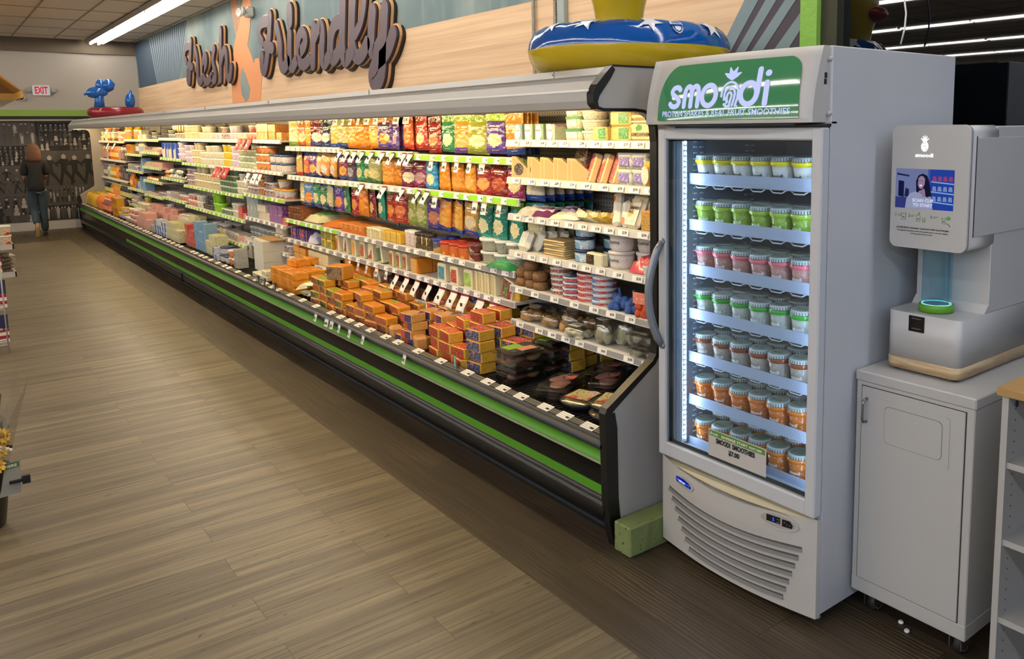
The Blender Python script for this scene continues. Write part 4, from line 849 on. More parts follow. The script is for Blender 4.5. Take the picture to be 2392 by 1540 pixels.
for i in range(9):
    y = 3.63-.062*i-(.07 if i else 0); tri(i < 2).spawn((XE-.03+.018*(i % 2), y-.03, z2), (0, 0, .55), 'tan cheese wedge%s, %s, second shelf of the end bay' % (' with dark oval label' if i < 2 else '', ordl(i, 9)), 'cheese wedge', 'cheese wedges of the end bay')
put(P_block(.13, .03, .165, pk('1c1a18', 'c88c2c', 'c8502c', gloss=.25, s=1.6), pk('24201c', 'c86c2c', gloss=.25), name='cheese_pack'), 'tall black and orange packet', 'food packet', 'on second shelf of the end bay', 3.17, 3.03, z2, XE-.02, 1, ry=.25, lean=-.3)
for i, (nm, c, a) in enumerate((('pink and black', 'c86a5c', '1f1c1a'), ('red and cream', 'b8443a', 'e0d0b8'), ('rose and cream', 'c8504a', 'e6dcb0'))):
    P_block(.085, .035, .14, pk(c, 'f0e0c8', a, s=1.5), M('wedge_tan', 'dcbf86', .4), name='cheese_pack').spawn((XE-.03, 2.985-.095*i, z2), (0, .32, -.45), nm+' wedge pack leaning back, second shelf of the end bay', 'cheese pack', 'leaning wedge packs')
put(P_rtub(.105, .09, .072, pk('a8a890', '6a6a58', 'c8c8b8', gloss=.25), M('lid_clear', 'd8d4c8', .3), label=pk('7c6ca8', 'f0e8f8', '4c8cb0')), 'clear crumbled cheese tub with purple label', 'tub', 'on second shelf of the end bay', 2.745, 2.535, z2, XE-.0, 2, 2, fit=False)
g = G(); g.box(-.035, .035, -.04, .04, 0, .11, GL('e0b040', .3), .022); g.prism([(.03*math.cos(k*PI/8), .052+.04*math.sin(k*PI/8)) for k in range(16)], -.037, -.034, pk('f0e0c0', 'a83428', s=.7), 'x')
put(Proto('cheese_pack', .085, .07, .11, [('pack', g)]), 'yellow wrapped cheese with oval label', 'cheese pack', 'on second shelf of the end bay', 2.545, 2.475, z2, XE-.035, 1)
# end bay, third shelf
z3 = S['e', 3]
for i, (nm, c, a, w, h, xx) in enumerate((('white and blue', 'd8d2c4', '5c98b8', .17, .05, .08), ('white', 'dcd6c8', 'c8c0b0', .15, .045, -.02), ('pale', 'd0ccc0', 'e8e4d8', .15, .04, .09), ('white and purple', 'd8d0d0', '6a2c54', .13, .05, -.01), ('purple', '6c2c50', 'd0c0c8', .14, .055, .10), ('pale green', 'b8c88c', 'e0e8c0', .12, .035, -.01), ('cream', 'd8ccac', 'f0e8d8', .13, .04, .01), ('dark purple', '4a3448', 'b8a8b0', .12, .045, .09))):
    P_lie(w, .13, h, GL(c, .25), GL(a, .25), m3=pk(a, c)).spawn((XE+xx, 3.60-.072*i, z3), (0, 0, NEWS.uniform(-.6, .6)), nm+' soft cheese pouch lying on third shelf of the end bay', 'cheese pouch', 'soft pouches on the third shelf')
for i, (nm, c, dy, an) in enumerate((('ivory wedge pack with dark square label', 'e4d49c', 0, .2), ('pale yellow wedge pack', 'e6c868', .07, .5), ('golden wedge pack', 'e0b44c', .13, .8), ('yellow wedge pack leaning right', 'dcae48', .19, 1.0))):
    g = G(); g.prism([(-.075, 0), (.075, 0), (.075, .05), (-.075, .02)], -.04, .04, M('wed_'+c, c, .35), 'x'); g.box(-.0415, -.04, -.04, .05, .008, .03, pk('f0e4c0', '4a4030')); 
    Proto('cheese_wedge', .15, .08, .05, [('wedge', g)]).spawn((XE-.005+.01*i, 3.05-dy, z3+.004), (-an*.35, .5, -.3), nm+', third shelf of the end bay', 'cheese wedge', 'yellow wedges of the third shelf')
put(P_block(.10, .20, .07, pk('c8a860', '8a6a38'), M('wedge_gold', 'caa04a', .4)), 'row of boxed tan wedges', 'cheese pack', 'at back of third shelf', 2.87, 2.75, z3, XE+.12, 1, 1)
for i, (nm, c, a, dy) in enumerate((('long white and orange pack', 'e8dcc0', 'd8702a', 0), ('lower white and orange pack', 'e8dcb8', 'd87a30', .07))):
    P_block(.055, .045, .17-.04*i, pk('ece2c8', 'c8742c', a), M('pack_white', 'e4dcc4', .4), b=.014).spawn((XE-.03, 2.765-dy, z3), (-.35, .3, -.2), nm+' leaning on third shelf of the end bay', 'cheese pack', 'orange print packs')
g = G(); g.box(-.02, .02, -.052, .052, 0, .165, M('sandwich_wrap', 'e0d4ae', .25), .018); g.box(-.0215, -.019, -.04, .04, .014, .135, pk('efe2c0', '8a5a2c', 'e0b054'))
t = G(); t.text('SANDWICH', (-.022, .036, .086), *WX, .072, .014, INK, .03); t.text('PACK', (-.022, .036, .066), *WX, .036, .013, INK, .03)
SP = Proto('sandwich_pack', .105, .04, .165, [('pack', g), ('lettering', t)])
for i in range(3): SP.spawn((XE-.045+.03*i, 2.635-.028*i, z3), (0, .38, -.15), ('front', 'middle', 'rear')[i]+' cream sandwich pack leaning on third shelf of the end bay', 'cheese pack', 'sandwich packs')
put(P_block(.06, .04, .09, pk('c89a50', '3a2c20', '4c3a2c'), CHO), 'small tan pack with dark picture label', 'cheese pack', 'at right end of third shelf', 2.545, 2.475, z3, XE-.05, 1)
# end bay, fourth shelf
z4 = S['e', 4]
for i in range(4):
    g = G(); g.box(-.022, .022, -.055, .055, 0, .115, M('burrata_white', 'dcd6be', .3), .02); g.box(-.0235, -.021, -.035, .035, .04, .10, pk('e4dcc4', '4a4438', s=1.2))
    Proto('cheese_pack', .11, .045, .115, [('pack', g)]).spawn((XE-.045+.045*i, 3.60-.045*i, z4), (0, .45, -.1), 'white soft cheese tray, %s, fourth shelf of the end bay' % ('front', 'second', 'third', 'rear')[i], 'cheese tray', 'white trays leaning back')
put(P_block(.17, .13, .011, M('flat_tan', 'd0ba84', .45, bump=.5), M('flat_tan2', 'bfa672', .5)), 'flat tan cheese bread pack', 'flat pack', 'on fourth shelf of the end bay', 3.40, 3.14, z4, XE, 1, 8, rz=.12, fit=False)
put(P_tub(.048, .062, pk('8cb4cc', '2c4c6c', 'dce8ec', s=.9), M('lid_navy', '1c2c44', .35), rt=.05), 'light blue tub with navy lid', 'tub', 'on fourth shelf of the end bay', 3.12, 3.0, z4, XE-.01, 1, 3)
put(P_tub(.048, .062, pk('8cb4cc', '2c4c6c', 'dce8ec', s=.9), M('lid_navy', '1c2c44', .35), rt=.05), 'light blue tub behind', 'tub', 'on fourth shelf of the end bay', 3.04, 2.92, z4, XE+.11, 1, 3)
g = G(); g.box(-.02, .02, -.065, .065, 0, .062, M('feta', 'dcd4b0', .45), .006); g.box(-.0215, -.019, .0, .062, .008, .054, pk('1c201a', 'd88c34', s=.8))
put(Proto('cheese_pack', .13, .04, .062, [('pack', g)]), 'cream cheese block with black label', 'cheese pack', 'in front of the blue tubs', 2.965, 2.835, z4, XE-.055, 1)
def masc():
    g = G(); g.lathe([(.048, 0), (.052, .004), (.059, .07)], seg=20, mats=M('masc', 'd8cec2', .45)); g.lathe([(.0545, .012), (.0585, .058)], seg=20, mats=pk('e0d8cc', '8a8078', s=.9), cap=False)
    g.text('MASCARPONE', (-.06, 0, .036), *WX, .074, .012, INK, .01, wrap=(0, 0, .0595)); l = G(); l.lathe([(.062, .068), (.064, .07), (.064, .08), (.058, .083)], seg=20, mats=M('masc_lid', 'd0c6be', .4))
    return Proto('mascarpone_tub', .128, .128, .083, [('body', g), ('lid', l)])
MP = masc(); put(MP, 'round MASCARPONE tub', 'tub', 'on fourth shelf of the end bay', 2.83, 2.70, z4, XE-.005, 1, 2, fit=False, rz=.02); put(MP, 'round MASCARPONE tub to the right', 'tub', 'on fourth shelf of the end bay', 2.70, 2.57, z4, XE+.06, 1, 2, fit=False, rz=.3)
put(P_lie(.14, .12, .085, pk('b8242c', 'f0d8d0', 'e8c8c0', s=.7), GL('c8505a', .2)), 'red and white bag of small cheeses', 'cheese bag', 'at right end of fourth shelf', 2.60, 2.475, z4, XE-.02, 1, fit=False)
put(P_tub(.028, .05, pk('d8d0c4', '1c1814', s=.8), pk('e0dcd0', '2c2824')), 'small round black and white cheese', 'cheese', 'at right end of fourth shelf', 2.525, 2.47, z4, XE-.055, 1)
# end bay, fifth shelf
z5 = S['e', 5]
SD = Proto('cheese_ball', .085, .085, .048, [('cheese', G().lathe([(.03, 0), (.039, .005), (.041, .03), (.034, .044), (.02, .048)], seg=14, mats=BRN))])
put(SD, 'round seeded cheese', 'cheese', 'at left end of fifth shelf', 3.67, 3.40, z5, XE-.03, 3, 3, skip=1, rz=1, fit=False); put(SD, 'round seeded cheese in second row', 'cheese', 'at left end of fifth shelf', 3.64, 3.38, z5, XE+.07, 3, 4, fit=False)
def round_box(c1, c2):
    g = G(); s = pk(c2, 'f0f0e8', 'e8e4dc', s=.8, tha=.5); g.lathe([(.056, 0), (.058, .002), (.058, .019), (.055, .022)], seg=20, mats=[WHT, s, WHT]); 
    g.lathe([(.0585, .005), (.0585, .016)], seg=20, mats=pk(c1, 'f4f0e8', c2, s=.7), cap=False); l = G(); l.lathe([(.0595, .019), (.0595, .026), (.056, .028)], seg=20, mats=[WHT, pk(c2, 'e8e0d4', 'c8c4bc')]); return Proto('cheese_wheel_box', .12, .12, .028, [('box', g), ('lid', l)])
RB = [('green', 'b02c2c', '2c6c3c'), ('navy', 'b8342c', '2c3c74'), ('red', 'b8342c', 'c84840'), ('blue', 'b02c34', '3c74b0')]
put(round_box(*RB[0][1:]), 'green and red round cheese box', 'cheese box', 'on fifth shelf of the end bay', 3.35, 3.22, z5, XE-.0, 1, 6, fit=False); put(round_box(*RB[0][1:]), 'green round cheese box at the back', 'cheese box', 'on fifth shelf of the end bay', 3.27, 3.14, z5, XE+.14, 1, 6, fit=False)
put(round_box(*RB[1][1:]), 'navy and red round cheese box', 'cheese box', 'on fifth shelf of the end bay', 3.205, 3.085, z5, XE-.02, 1, 4, fit=False)
put(round_box(*RB[2][1:]), 'red round cheese box', 'cheese box', 'on fifth shelf of the end bay', 3.085, 2.965, z5, XE-.01, 1, 5, fit=False)
put(round_box(*RB[3][1:]), 'light blue round cheese box', 'cheese box', 'on fifth shelf of the end bay', 2.965, 2.84, z5, XE-.01, 1, 6, fit=False)
def netbag(c, lab, n=11):
    g = G(); rnd = random.Random(n); m = M('net_'+c, c, .35, bump=1, bscale=220)
    for k in range(n): g.ball((rnd.uniform(-.03, .03), rnd.uniform(-.045, .045), .018+.018*(k % 3)), .021, m, 10, 6)
    g.tube([(0, 0, .06), (0, .0, .085), (.0, .006, .105)], [.02, .005, .008], m, 6)
    p = [('net', g)]
    if lab: l = G(); l.box(-.035, -.031, -.045, .045, .065, .115, pk('d8785a', 'f0d0c0')); p.append(('header_card', l))
    return Proto('net_bag', .13, .09, .11, p)
NB = netbag('3c64a8', False); NB2 = netbag('d8542c', True, 14)
NB.spawn((XE-.04, 2.74, z5), (0, 0, .2), 'blue net bag of small cheeses, left of two on fifth shelf', 'net bag', 'net bags'); NB.spawn((XE-.03, 2.64, z5), (0, 0, .9), 'blue net bag of small cheeses, right of two on fifth shelf', 'net bag', 'net bags')
NB2.spawn((XE-.05, 2.535, z5), (0, 0, .1), 'orange net bag with header card, right end of fifth shelf', 'net bag', 'net bags'); NB.spawn((XE+.12, 2.56, z5), (0, 0, .4), 'dark blue net bag at the back of fifth shelf', 'net bag', 'net bags')
# end bay, sixth shelf
z6 = S['e', 6]
BRD = M('bread', 'cf9d5c', .6, bump=1, bscale=50); PAL = M('pale_curd', 'd8cfa8', .5, bump=1, bscale=40)
def bagged(m, w, d, h, lab):
    g = G(); rnd = random.Random(int(w*1000)+int(h*999))
    for k in range(9): g.ball((rnd.uniform(-d*.28, d*.28), rnd.uniform(-w*.33, w*.33), h*.35+rnd.uniform(-.3, .25)*h*.6), (d*.2, w*.18, h*.34), m, 10, 6)
    o = G(); o.ball((0, 0, h*.5), (d*.5, w*.52, h*.56), CLP, 14, 8); o.prism([(-.02, h*.7), (.02, h*.7), (.05, h*1.25), (-.05, h*1.25)], -.002, .002, CLP, 'x')
    g.v = [(a, b, max(c, .004)) for a, b, c in g.v]; o.v = [(a, b, max(c, .002)) for a, b, c in o.v]
    p = [('contents', g), ('bag', o)]
    if lab: l = G(); l.box(-.035, .03, -w*.22, w*.22, h*1.03, h*1.045, lab); p.append(('label', l))
    return Proto('clear_bag', w, d, h, p)
LB = pk('241c18', 'd8c07c', s=.7); LW = pk('d8d4cc', '3a342c', s=.7)
for (m, w, d, h, l, y, x, a, lb) in ((BRD, .19, .15, .07, LB, 3.56, XE, .2, 'clear bag of tan cheese bites with black label, left end of sixth shelf'), (BRD, .17, .14, .08, LB, 3.36, XE-.01, -.3, 'clear bag of tan bites with black and yellow label'), (BRD, .14, .13, .10, LB, 3.22, XE+.02, .3, 'upright clear bag of tan cheese curls'), (BRD, .14, .12, .09, None, 3.12, XE+.08, .7, 'clear bag of tan curls behind on sixth shelf'), (BRD, .16, .14, .08, LB, 3.40, XE+.16, .1, 'clear bag of tan bites at the back of sixth shelf'),
    (PAL, .16, .12, .06, LW, 3.08, XE-.05, .1, 'clear bag of pale curds lying on sixth shelf'), (PAL, .13, .11, .12, LW, 2.87, XE-.03, -.2, 'clear bag of pale curds with round label'), (PAL, .12, .10, .13, LW, 2.78, XE+.03, .2, 'tall clear bag of pale curds on sixth shelf'), (PAL, .11, .10, .10, None, 2.68, XE+.10, .2, 'clear bag of pale curds at the back')):
    bagged(m, w, d, h, l).spawn((x, y, z6), (0, 0, a), lb, 'bagged cheese', 'clear bags on the sixth shelf')
def clamshell(w, d, h, m, lab=None, n=8):
    o = G(); o.box(-d/2, d/2, -w/2, w/2, 0, h*.72, CLP, h*.2); o.box(-d/2-.006, d/2+.006, -w/2-.006, w/2+.006, h*.70, h*.76, CLP); o.box(-d/2+.004, d/2-.004, -w/2+.004, w/2-.004, h*.76, h, CLP, h*.1)
    g = G(); rnd = random.Random(int(w*777)); ms = m if isinstance(m, list) else [m]
    for k in range(n): g.ball((rnd.uniform(-d*.3, d*.3), rnd.uniform(-w*.32, w*.32), h*.36+rnd.uniform(-.12, .14)*h), (d*.17, w*.17, h*.26), ms[k % len(ms)], 9, 5)
    p = [('tray', o), ('contents', g)]
    if lab: l = G(); l.box(-d*.42, d*.40, -w*.42, w*.42, h*1.002, h*1.02, lab[0]); l.box(-d*.36, d*.1, -w*.05, w*.38, h*1.02, h*1.03, lab[1], 0); l.box(-d*.15, d*.3, -w*.36, -w*.02, h*1.02, h*1.03, lab[2], 0); p.append(('label', l))
    return Proto('clamshell', w+.012, d+.012, h, p)
CS = clamshell(.115, .10, .062, M('tofu', 'cdc9b4', .5))
CS.spawn((XE-.05, 2.545, z6), (0, 0, .05), 'small clear tub of white cubes, lower of two on sixth shelf', 'clear tub', 'tubs of white cubes'); CS.spawn((XE-.05, 2.545, z6+.064), (0, 0, .12), 'small clear tub of white cubes, upper of two on sixth shelf', 'clear tub', 'tubs of white cubes')

# the end panel hides the last hand's breadth of the end bay: draw its goods together to the left
for o in COL.objects:
    if o not in _before and o.parent is None and o.location.z > .6: o.location.y = 2.585+(o.location.y-2.47)*.915
# ================================================================== far bays, generic goods
def KIT():
    K = {}
    def add(k, P, desc, cat): K[k] = (P, desc, cat)
    def bt(k, c, cap, lab, desc, r=.045, h=.22, nm='bottle'): add(k, P_bottle(r, h, GL(c, .2), M('cap_'+cap, cap, .4), pk(lab, 'f0e8d8', s=.9), name=nm), desc, nm)
    bt('b_grey', '6c6862', 'd8d4cc', 'c8c0b0', 'grey-brown drink bottle'); bt('b_dark', '2c2a26', 'c8c4bc', 'c8c060', 'black drink bottle with yellow label'); bt('b_amber', 'c8841c', 'd8c068', 'e8c868', 'amber juice bottle'); bt('b_yel', 'd8a81c', 'e8d070', 'e0741c', 'yellow juice bottle')
    bt('b_red', '8c4434', 'd8b8a8', 'd87c3c', 'red-brown juice bottle'); bt('b_orange', 'd8701c', 'e8903c', 'e8c060', 'orange juice bottle'); bt('b_white', 'e0d8c4', 'c89a3c', 'd8b070', 'white creamer bottle'); bt('b_green', '9aa85c', 'e0d8b8', 'd8d0a0', 'green creamer bottle'); bt('b_purple', '6c4c78', 'c85c3c', 'd87c4c', 'purple and orange creamer bottle')
    bt('b_pale', 'c8bfa4', 'd8d0bc', '8c98a8', 'pale creamer bottle with blue label')
    def jg(k, c, cap, lab, desc): add(k, P_jug(.13, .25, GL(c, .25), M('cap_'+cap, cap, .4), pk(lab, 'e8e0d0', s=1.1)), desc, 'jug')
    jg('j_grey', '5c5450', 'c8b8b0', '7c5c54', 'dark grey tea jug'); jg('j_rose', '9c6c64', 'd8a8a0', 'b88078', 'rose tinted drink jug'); jg('j_yel', 'd8a418', '8c8c20', 'e8b83c', 'yellow lemonade jug'); jg('j_orange', 'd8741c', 'e8a04c', 'd8842c', 'orange juice jug'); jg('j_plum', '4c4450', 'b89c94', '6c5c64', 'plum dark drink jug')
    def tb(k, r, h, c, lid, desc, ink='5a5044', acc=None, cat='tub'): nm = 'yogurt_tub' if k in ('t_white', 't_cream', 't_pink', 't_yel', 't_violet') else 'spread_tub' if k in ('t_grey', 't_dark', 't_mix', 't_blue') else 'dip_tub'; add(k, P_tub(r, h, pk(c, ink, acc, s=.9, th=.51), M('lid_'+lid, lid, .4), seg=12, name=nm), desc, nm.replace('_', ' '))
    tb('t_white', .045, .07, 'e0d8c0', 'e8e2d2', 'white yogurt tub', '6a5c4c'); tb('t_cream', .048, .08, 'dccfa4', 'e8e0c8', 'cream yogurt tub', '7a6438', 'c8a060'); tb('t_pink', .045, .07, 'd8b0a0', 'e8dcd0', 'pink and white yogurt tub', 'a04838', 'c86850'); tb('t_yel', .042, .075, 'e0c040', 'ecd680', 'yellow yogurt tub', '8a6a1c')
    tb('t_green', .055, .06, 'c8cca0', 'e8e4d4', 'green banded dip tub', '3c5c30', '5a7c3c'); tb('t_lime', .05, .10, '8cc428', '9cd03c', 'lime green tub', '5a8a1c'); tb('t_forest', .045, .06, '3c6c44', 'd8d8c0', 'forest green tub', 'c8d0a8', '7ca05c'); tb('t_blue', .06, .075, 'e0dcd4', '2c4468', 'white tub with blue lid', '9a3c34', None)
    tb('t_violet', .045, .07, 'e0d0d8', 'e8e0e0', 'white and violet tub', '5c3c8c', '6c3c94'); tb('t_grey', .05, .05, '8c9090', 'b8b8b0', 'grey tub', '4a4c50', 'c0c4c4'); tb('t_dark', .05, .06, '2c2a2c', '5c5a58', 'black tub', 'b8a890'); tb('t_mix', .045, .065, 'b8a8a0', 'd8d0cc', 'grey tub with red print', '7c2c34', '5c5468')
    tb('t_orange', .06, .075, 'd8641c', 'e8e0d0', 'orange spread tub', 'f0d8a0', '2c6c2c'); tb('t_ylid', .055, .085, 'd8d4cc', 'd8a42c', 'grey tub with yellow lid', '3c4c7c', 'c87c3c')
    def bx(k, w, d, h, c, ink, acc, desc, cat='food box', name='food_box'): add(k, P_box(w, d, h, pk(c, ink, acc, th=.52), pk(c, ink, acc, th=.52), pk(c, ink, th=.54)), desc, cat)
    bx('x_orange', .11, .12, .075, 'e0a030', 'f0e8d0', 'c8641c', 'orange margarine box'); bx('x_green', .16, .12, .07, 'd87c28', 'e8e0b8', '5c9c3c', 'orange and green box'); bx('x_red', .14, .12, .06, 'b82c24', 'e8d0b8', None, 'red carton'); bx('x_violet', .13, .12, .08, '6c2474', 'e0d0e0', None, 'purple carton'); bx('x_cream', .12, .12, .07, 'dcd4bc', '8c3c30', None, 'cream carton with red print')
    bx('x_blue', .12, .12, .06, 'd8d8d4', '2c5c9c', '2c5ca8', 'white and blue carton'); bx('x_mix', .09, .10, .09, 'b8b4ac', '4c4a54', '8c6c6c', 'grey printed carton'); bx('x_pink', .14, .14, .07, 'd8a898', 'b83c34', 'e8d0c0', 'pink carton with red logo'); bx('x_tray', .15, .12, .035, 'c8b8a0', '8c2c24', '3c3028', 'flat meat tray'); bx('x_sky', .11, .12, .10, '8cb0c8', '2c4c7c', '2c78b8', 'sky blue carton'); bx('x_gold', .09, .1, .14, 'dca020', '3c3024', 'c86c1c', 'gold packet')
    bx('x_brownb', .09, .1, .10, '7c5038', 'e0c8a0', None, 'brown packet'); bx('x_olive', .13, .13, .07, 'd8d0a8', '7c7c1c', 'a8a028', 'white and olive carton')
    for k, c, a, w, h, ds in (('p_black', '1c1a18', '3c3834', .13, .06, 'black wrapped packet'), ('p_silver', 'b8bcb8', '7c8078', .15, .06, 'silver pouch'), ('p_blue', '2c54a8', 'e0d8c0', .14, .05, 'blue and white pouch'), ('p_tan', 'c88c54', 'b87840', .13, .05, 'tan snack packet')): add(k, P_lie(w, .13, h, GL(c, .25), GL(a, .25)), ds, 'packet')
    add('s_blue', P_block(.09, .03, .20, pk('dcd4c0', '2c4c9c', '2c50b0', gloss=.25, s=1.4), GL('2c4ca0')), 'tall blue and white packet', 'packet'); add('s_yel', P_block(.08, .03, .17, pk('d8b82c', '3c3a1c', gloss=.25), GL('c8a820')), 'yellow hanging packet', 'packet')
    add('s_silver', P_block(.13, .06, .20, pk('a8b0ac', '4c5450', 'c8d0c8', gloss=.15, s=1.4), GL('98a09c')), 'tall silver foil pouch', 'packet')
    return K
KT = KIT()
ZN = {'j': 'in the juice bay', 'o': 'in the carton bay', 'n': 'in the tray bay', 'm': 'in the pouch bay', 'd': 'in the dips bay', 'd2': 'in the yogurt bay', 'k': 'on the case deck'}
RN = ['', 'top shelf', 'second shelf', 'third shelf', 'fourth shelf', 'fifth shelf', 'sixth shelf']
def fill(key, b0, b1, items, zt=None, X=2.44, where=None, rz=.06):
    """items = [(kind, share of the width, stack)] from left to right"""
    zt = S[key] if zt is None else zt; hi, lo = (BAYY[b1], BAYY[b0]) if isinstance(b1, int) else (b1, b0); tot = sum(i[1] for i in items); y = hi-.02; k = (hi-lo-.04)/tot
    where = where or '%s %s' % (RN[key[1]], ZN[key[0]].replace('in the', 'of the')); seen = {}
    for it in items:
        kind, sh, st = it[:3]; P, desc, cat = KT[kind]; w = sh*k; n = max(1, round(w/P.w/1.02)); c = seen.get(kind, 0); seen[kind] = c+1
        put(P, desc+('', ' further right', ' furthest right', ' at end')[c], cat, where, y, y-w, zt, X+(P.d/2-.04), n, st, skip=1 if st > 1 else 0, grp=desc+' '+where, rz=rz, deep=2 if st < 3 and sh > 1.5 else 1); y -= w
# juice bay
fill(('j', 1), 10, 12, [('t_cream', 2, 2), ('b_grey', 1, 1), ('b_white', 1.5, 1), ('b_orange', 1.6, 1), ('b_purple', 1.2, 1), ('b_green', 1.4, 1), ('b_purple', 1, 1), ('b_red', 1, 1), ('t_cream', 1.5, 2), ('t_pink', 2, 2), ('b_yel', 1, 1)])
fill(('j', 2), 10, 12, [('b_yel', .5, 1), ('j_rose', 2, 1), ('b_pale', .8, 1), ('b_red', 1, 1), ('b_orange', 3, 1), ('b_amber', 1, 1), ('b_pale', 1, 1), ('j_rose', 1.4, 1), ('j_grey', 1.5, 1)])
fill(('j', 3), 10, 12, [('b_grey', 2, 1), ('b_pale', 1, 1), ('b_green', 1, 1), ('b_amber', 2, 1), ('b_yel', 1, 1), ('b_red', 1, 1), ('j_plum', 3, 1)])
fill(('j', 4), 10, 12, [('b_dark', 2.5, 1), ('b_amber', 1, 1), ('b_yel', 3, 1), ('b_dark', 4, 1)])
fill(('k', 1), BAYY[10], BAYY[12], [('j_yel', 3, 1), ('j_orange', 2, 1), ('j_plum', 3, 1)], DECK, 2.30, 'back deck, juice bay')
fill(('k', 1), BAYY[10], BAYY[12], [('j_yel', 3.4, 1), ('j_orange', 2, 1), ('b_red', 2, 1)], DECK, 2.14, 'front deck, juice bay')
# box drinks
fill(('o', 1), 9, 10, [('b_yel', 1.3, 1), ('t_dark', 1, 2), ('b_yel', 1.2, 1), ('x_cream', 1, 2)])
fill(('o', 2), 9, 10, [('x_gold', 1.6, 1), ('x_brownb', .8, 1), ('b_grey', .8, 1), ('b_pale', 1.2, 1)])
fill(('o', 3), 9, 10, [('x_mix', 1.6, 1), ('x_blue', 1, 2), ('x_red', .6, 1), ('x_sky', 1.2, 2)])
fill(('o', 4), 9, 10, [('b_orange', 1, 1), ('x_gold', .8, 1), ('x_violet', .5, 1), ('x_blue', 1, 2), ('x_sky', 1.5, 2)])
fill(('o', 5), 9, 10, [('t_white', 1.6, 2), ('x_mix', 1, 1), ('x_olive', 1, 1), ('t_yel', 1, 2)])
# trays
fill(('n', 1), 8, 9, [('x_cream', 1, 1), ('t_dark', 1, 2), ('t_grey', 1, 2), ('t_dark', 1, 1)]); fill(('n', 2), 8, 9, [('x_tray', 3, 2), ('t_pink', .8, 1)]); fill(('n', 3), 8, 9, [('x_tray', 2, 2), ('x_pink', 1, 1)]); fill(('n', 4), 8, 9, [('p_tan', 2.2, 1), ('t_dark', 1, 1)])
fill(('n', 5), 8, 9, [('x_tray', 2, 1), ('t_mix', 1, 1)]); fill(('n', 6), 8, 9, [('t_mix', 1.2, 1), ('x_tray', 1.2, 2), ('x_mix', 1, 1)])
# pouches
fill(('m', 1), 7, 8, [('t_dark', 1, 2), ('t_grey', 1, 2), ('t_mix', 1, 2)]); put(*KT['s_yel'][:1], 'yellow hanging packet', 'packet', 'above the grey cups of the pouch bay', 12.0, 11.15, 1.70, 2.5, 7, tilt=.3, fit=False)
fill(('m', 2), 7, 8, [('s_blue', 2.2, 1), ('t_violet', .8, 3)], rz=.3); fill(('m', 3), 7, 8, [('p_tan', 1, 2), ('p_silver', 2, 2), ('p_black', .8, 2)]); fill(('m', 4), 7, 8, [('t_violet', 1, 1), ('x_mix', 1.5, 1), ('t_pink', 1.4, 1)]); fill(('m', 5), 7, 8, [('t_violet', 1, 2), ('x_brownb', 1.2, 1), ('t_forest', .6, 1), ('t_cream', 1.2, 2)])
# yogurt (left two thirds) and dips (right third)
fill(('d', 1), 4, 7, [('t_cream', 3, 2), ('t_white', 2.2, 2), ('t_violet', 1.4, 2), ('t_mix', 1.2, 2), ('t_violet', 1.0, 2), ('t_white', 1.2, 1), ('t_pink', 1.6, 2), ('x_orange', 1.3, 2), ('x_green', 1.6, 2)])
fill(('d2', 2), 6, 7, [('t_violet', 1, 3), ('t_cream', 1.2, 3), ('t_white', 1.4, 3)]); fill(('d', 2), 4, 6, [('t_white', 1.6, 3), ('t_yel', 1, 3), ('t_violet', .9, 3), ('t_green', 2.0, 4), ('t_orange', 1.4, 3), ('t_blue', 1.7, 3)])
fill(('d2', 3), 5, 7, [('t_mix', 1, 3), ('t_cream', 3.2, 3), ('t_forest', 1.8, 4), ('t_white', 1, 3)]); fill(('d', 3), 4, 5, [('t_mix', 1.3, 4), ('t_orange', .6, 3), ('t_mix', 1, 3), ('t_ylid', 1.4, 2)])
fill(('d2', 4), 5, 7, [('t_pink', 1.2, 2), ('t_white', .8, 2), ('t_dark', 1.4, 2), ('t_lime', 1.0, 2), ('t_forest', 1.2, 1), ('t_white', .8, 2), ('x_red', .9, 2)]); fill(('d', 4), 4, 5, [('s_silver', 1.2, 1), ('x_cream', 1.2, 2), ('x_violet', 1.2, 2), ('x_red', .5, 1)])
fill(('d2', 5), 5, 7, [('x_mix', 1.6, 1), ('x_cream', .8, 1), ('x_sky', .8, 1), ('t_mix', 1.6, 2), ('x_mix', 1.2, 1), ('x_pink', .8, 1), ('t_pink', .6, 1)]); fill(('d', 5), 4, 5, [('t_grey', 3, 3), ('t_white', .9, 3), ('t_mix', .8, 2)])
# deck of the far bays, back row then front row
def dk(y1, y0, items, X, where): fill(('k', 1), y0, y1, items, DECK, X, where)
dk(14.7, 13.6, [('x_gold', 1, 2), ('t_ylid', 1.5, 2)], 2.16, 'deck beside jugs'); dk(13.6, 11.9, [('t_mix', 1, 2), ('t_pink', 1.5, 3), ('x_pink', 2, 3)], 2.14, 'front deck, tray bay')
dk(13.9, 11.8, [('t_cream', 1, 3), ('x_pink', 2.4, 4)], 2.36, 'back deck, tray bay'); dk(11.9, 10.3, [('x_mix', 1, 2), ('x_blue', 2.2, 3), ('x_olive', 2, 3)], 2.16, 'front deck, pouch bay'); dk(11.8, 10.2, [('x_pink', 1.2, 4), ('x_cream', 1.4, 3), ('x_olive', 1.4, 4)], 2.38, 'back deck, pouch bay')
dk(10.2, 8.9, [('x_red', 1.1, 4), ('x_sky', 1.2, 3), ('x_olive', 1, 3)], 2.20, 'front deck, yogurt bay'); dk(10.1, 8.5, [('x_olive', 2, 3), ('x_cream', 1.5, 3)], 2.44, 'back deck, yogurt bay')
dk(8.85, 7.95, [('x_blue', .9, 2), ('t_blue', 1.4, 2), ('t_orange', 1, 2), ('x_mix', .6, 2)], 2.15, 'front deck, dips bay')
WB = M('white_case', 'd6cfbc', .6)
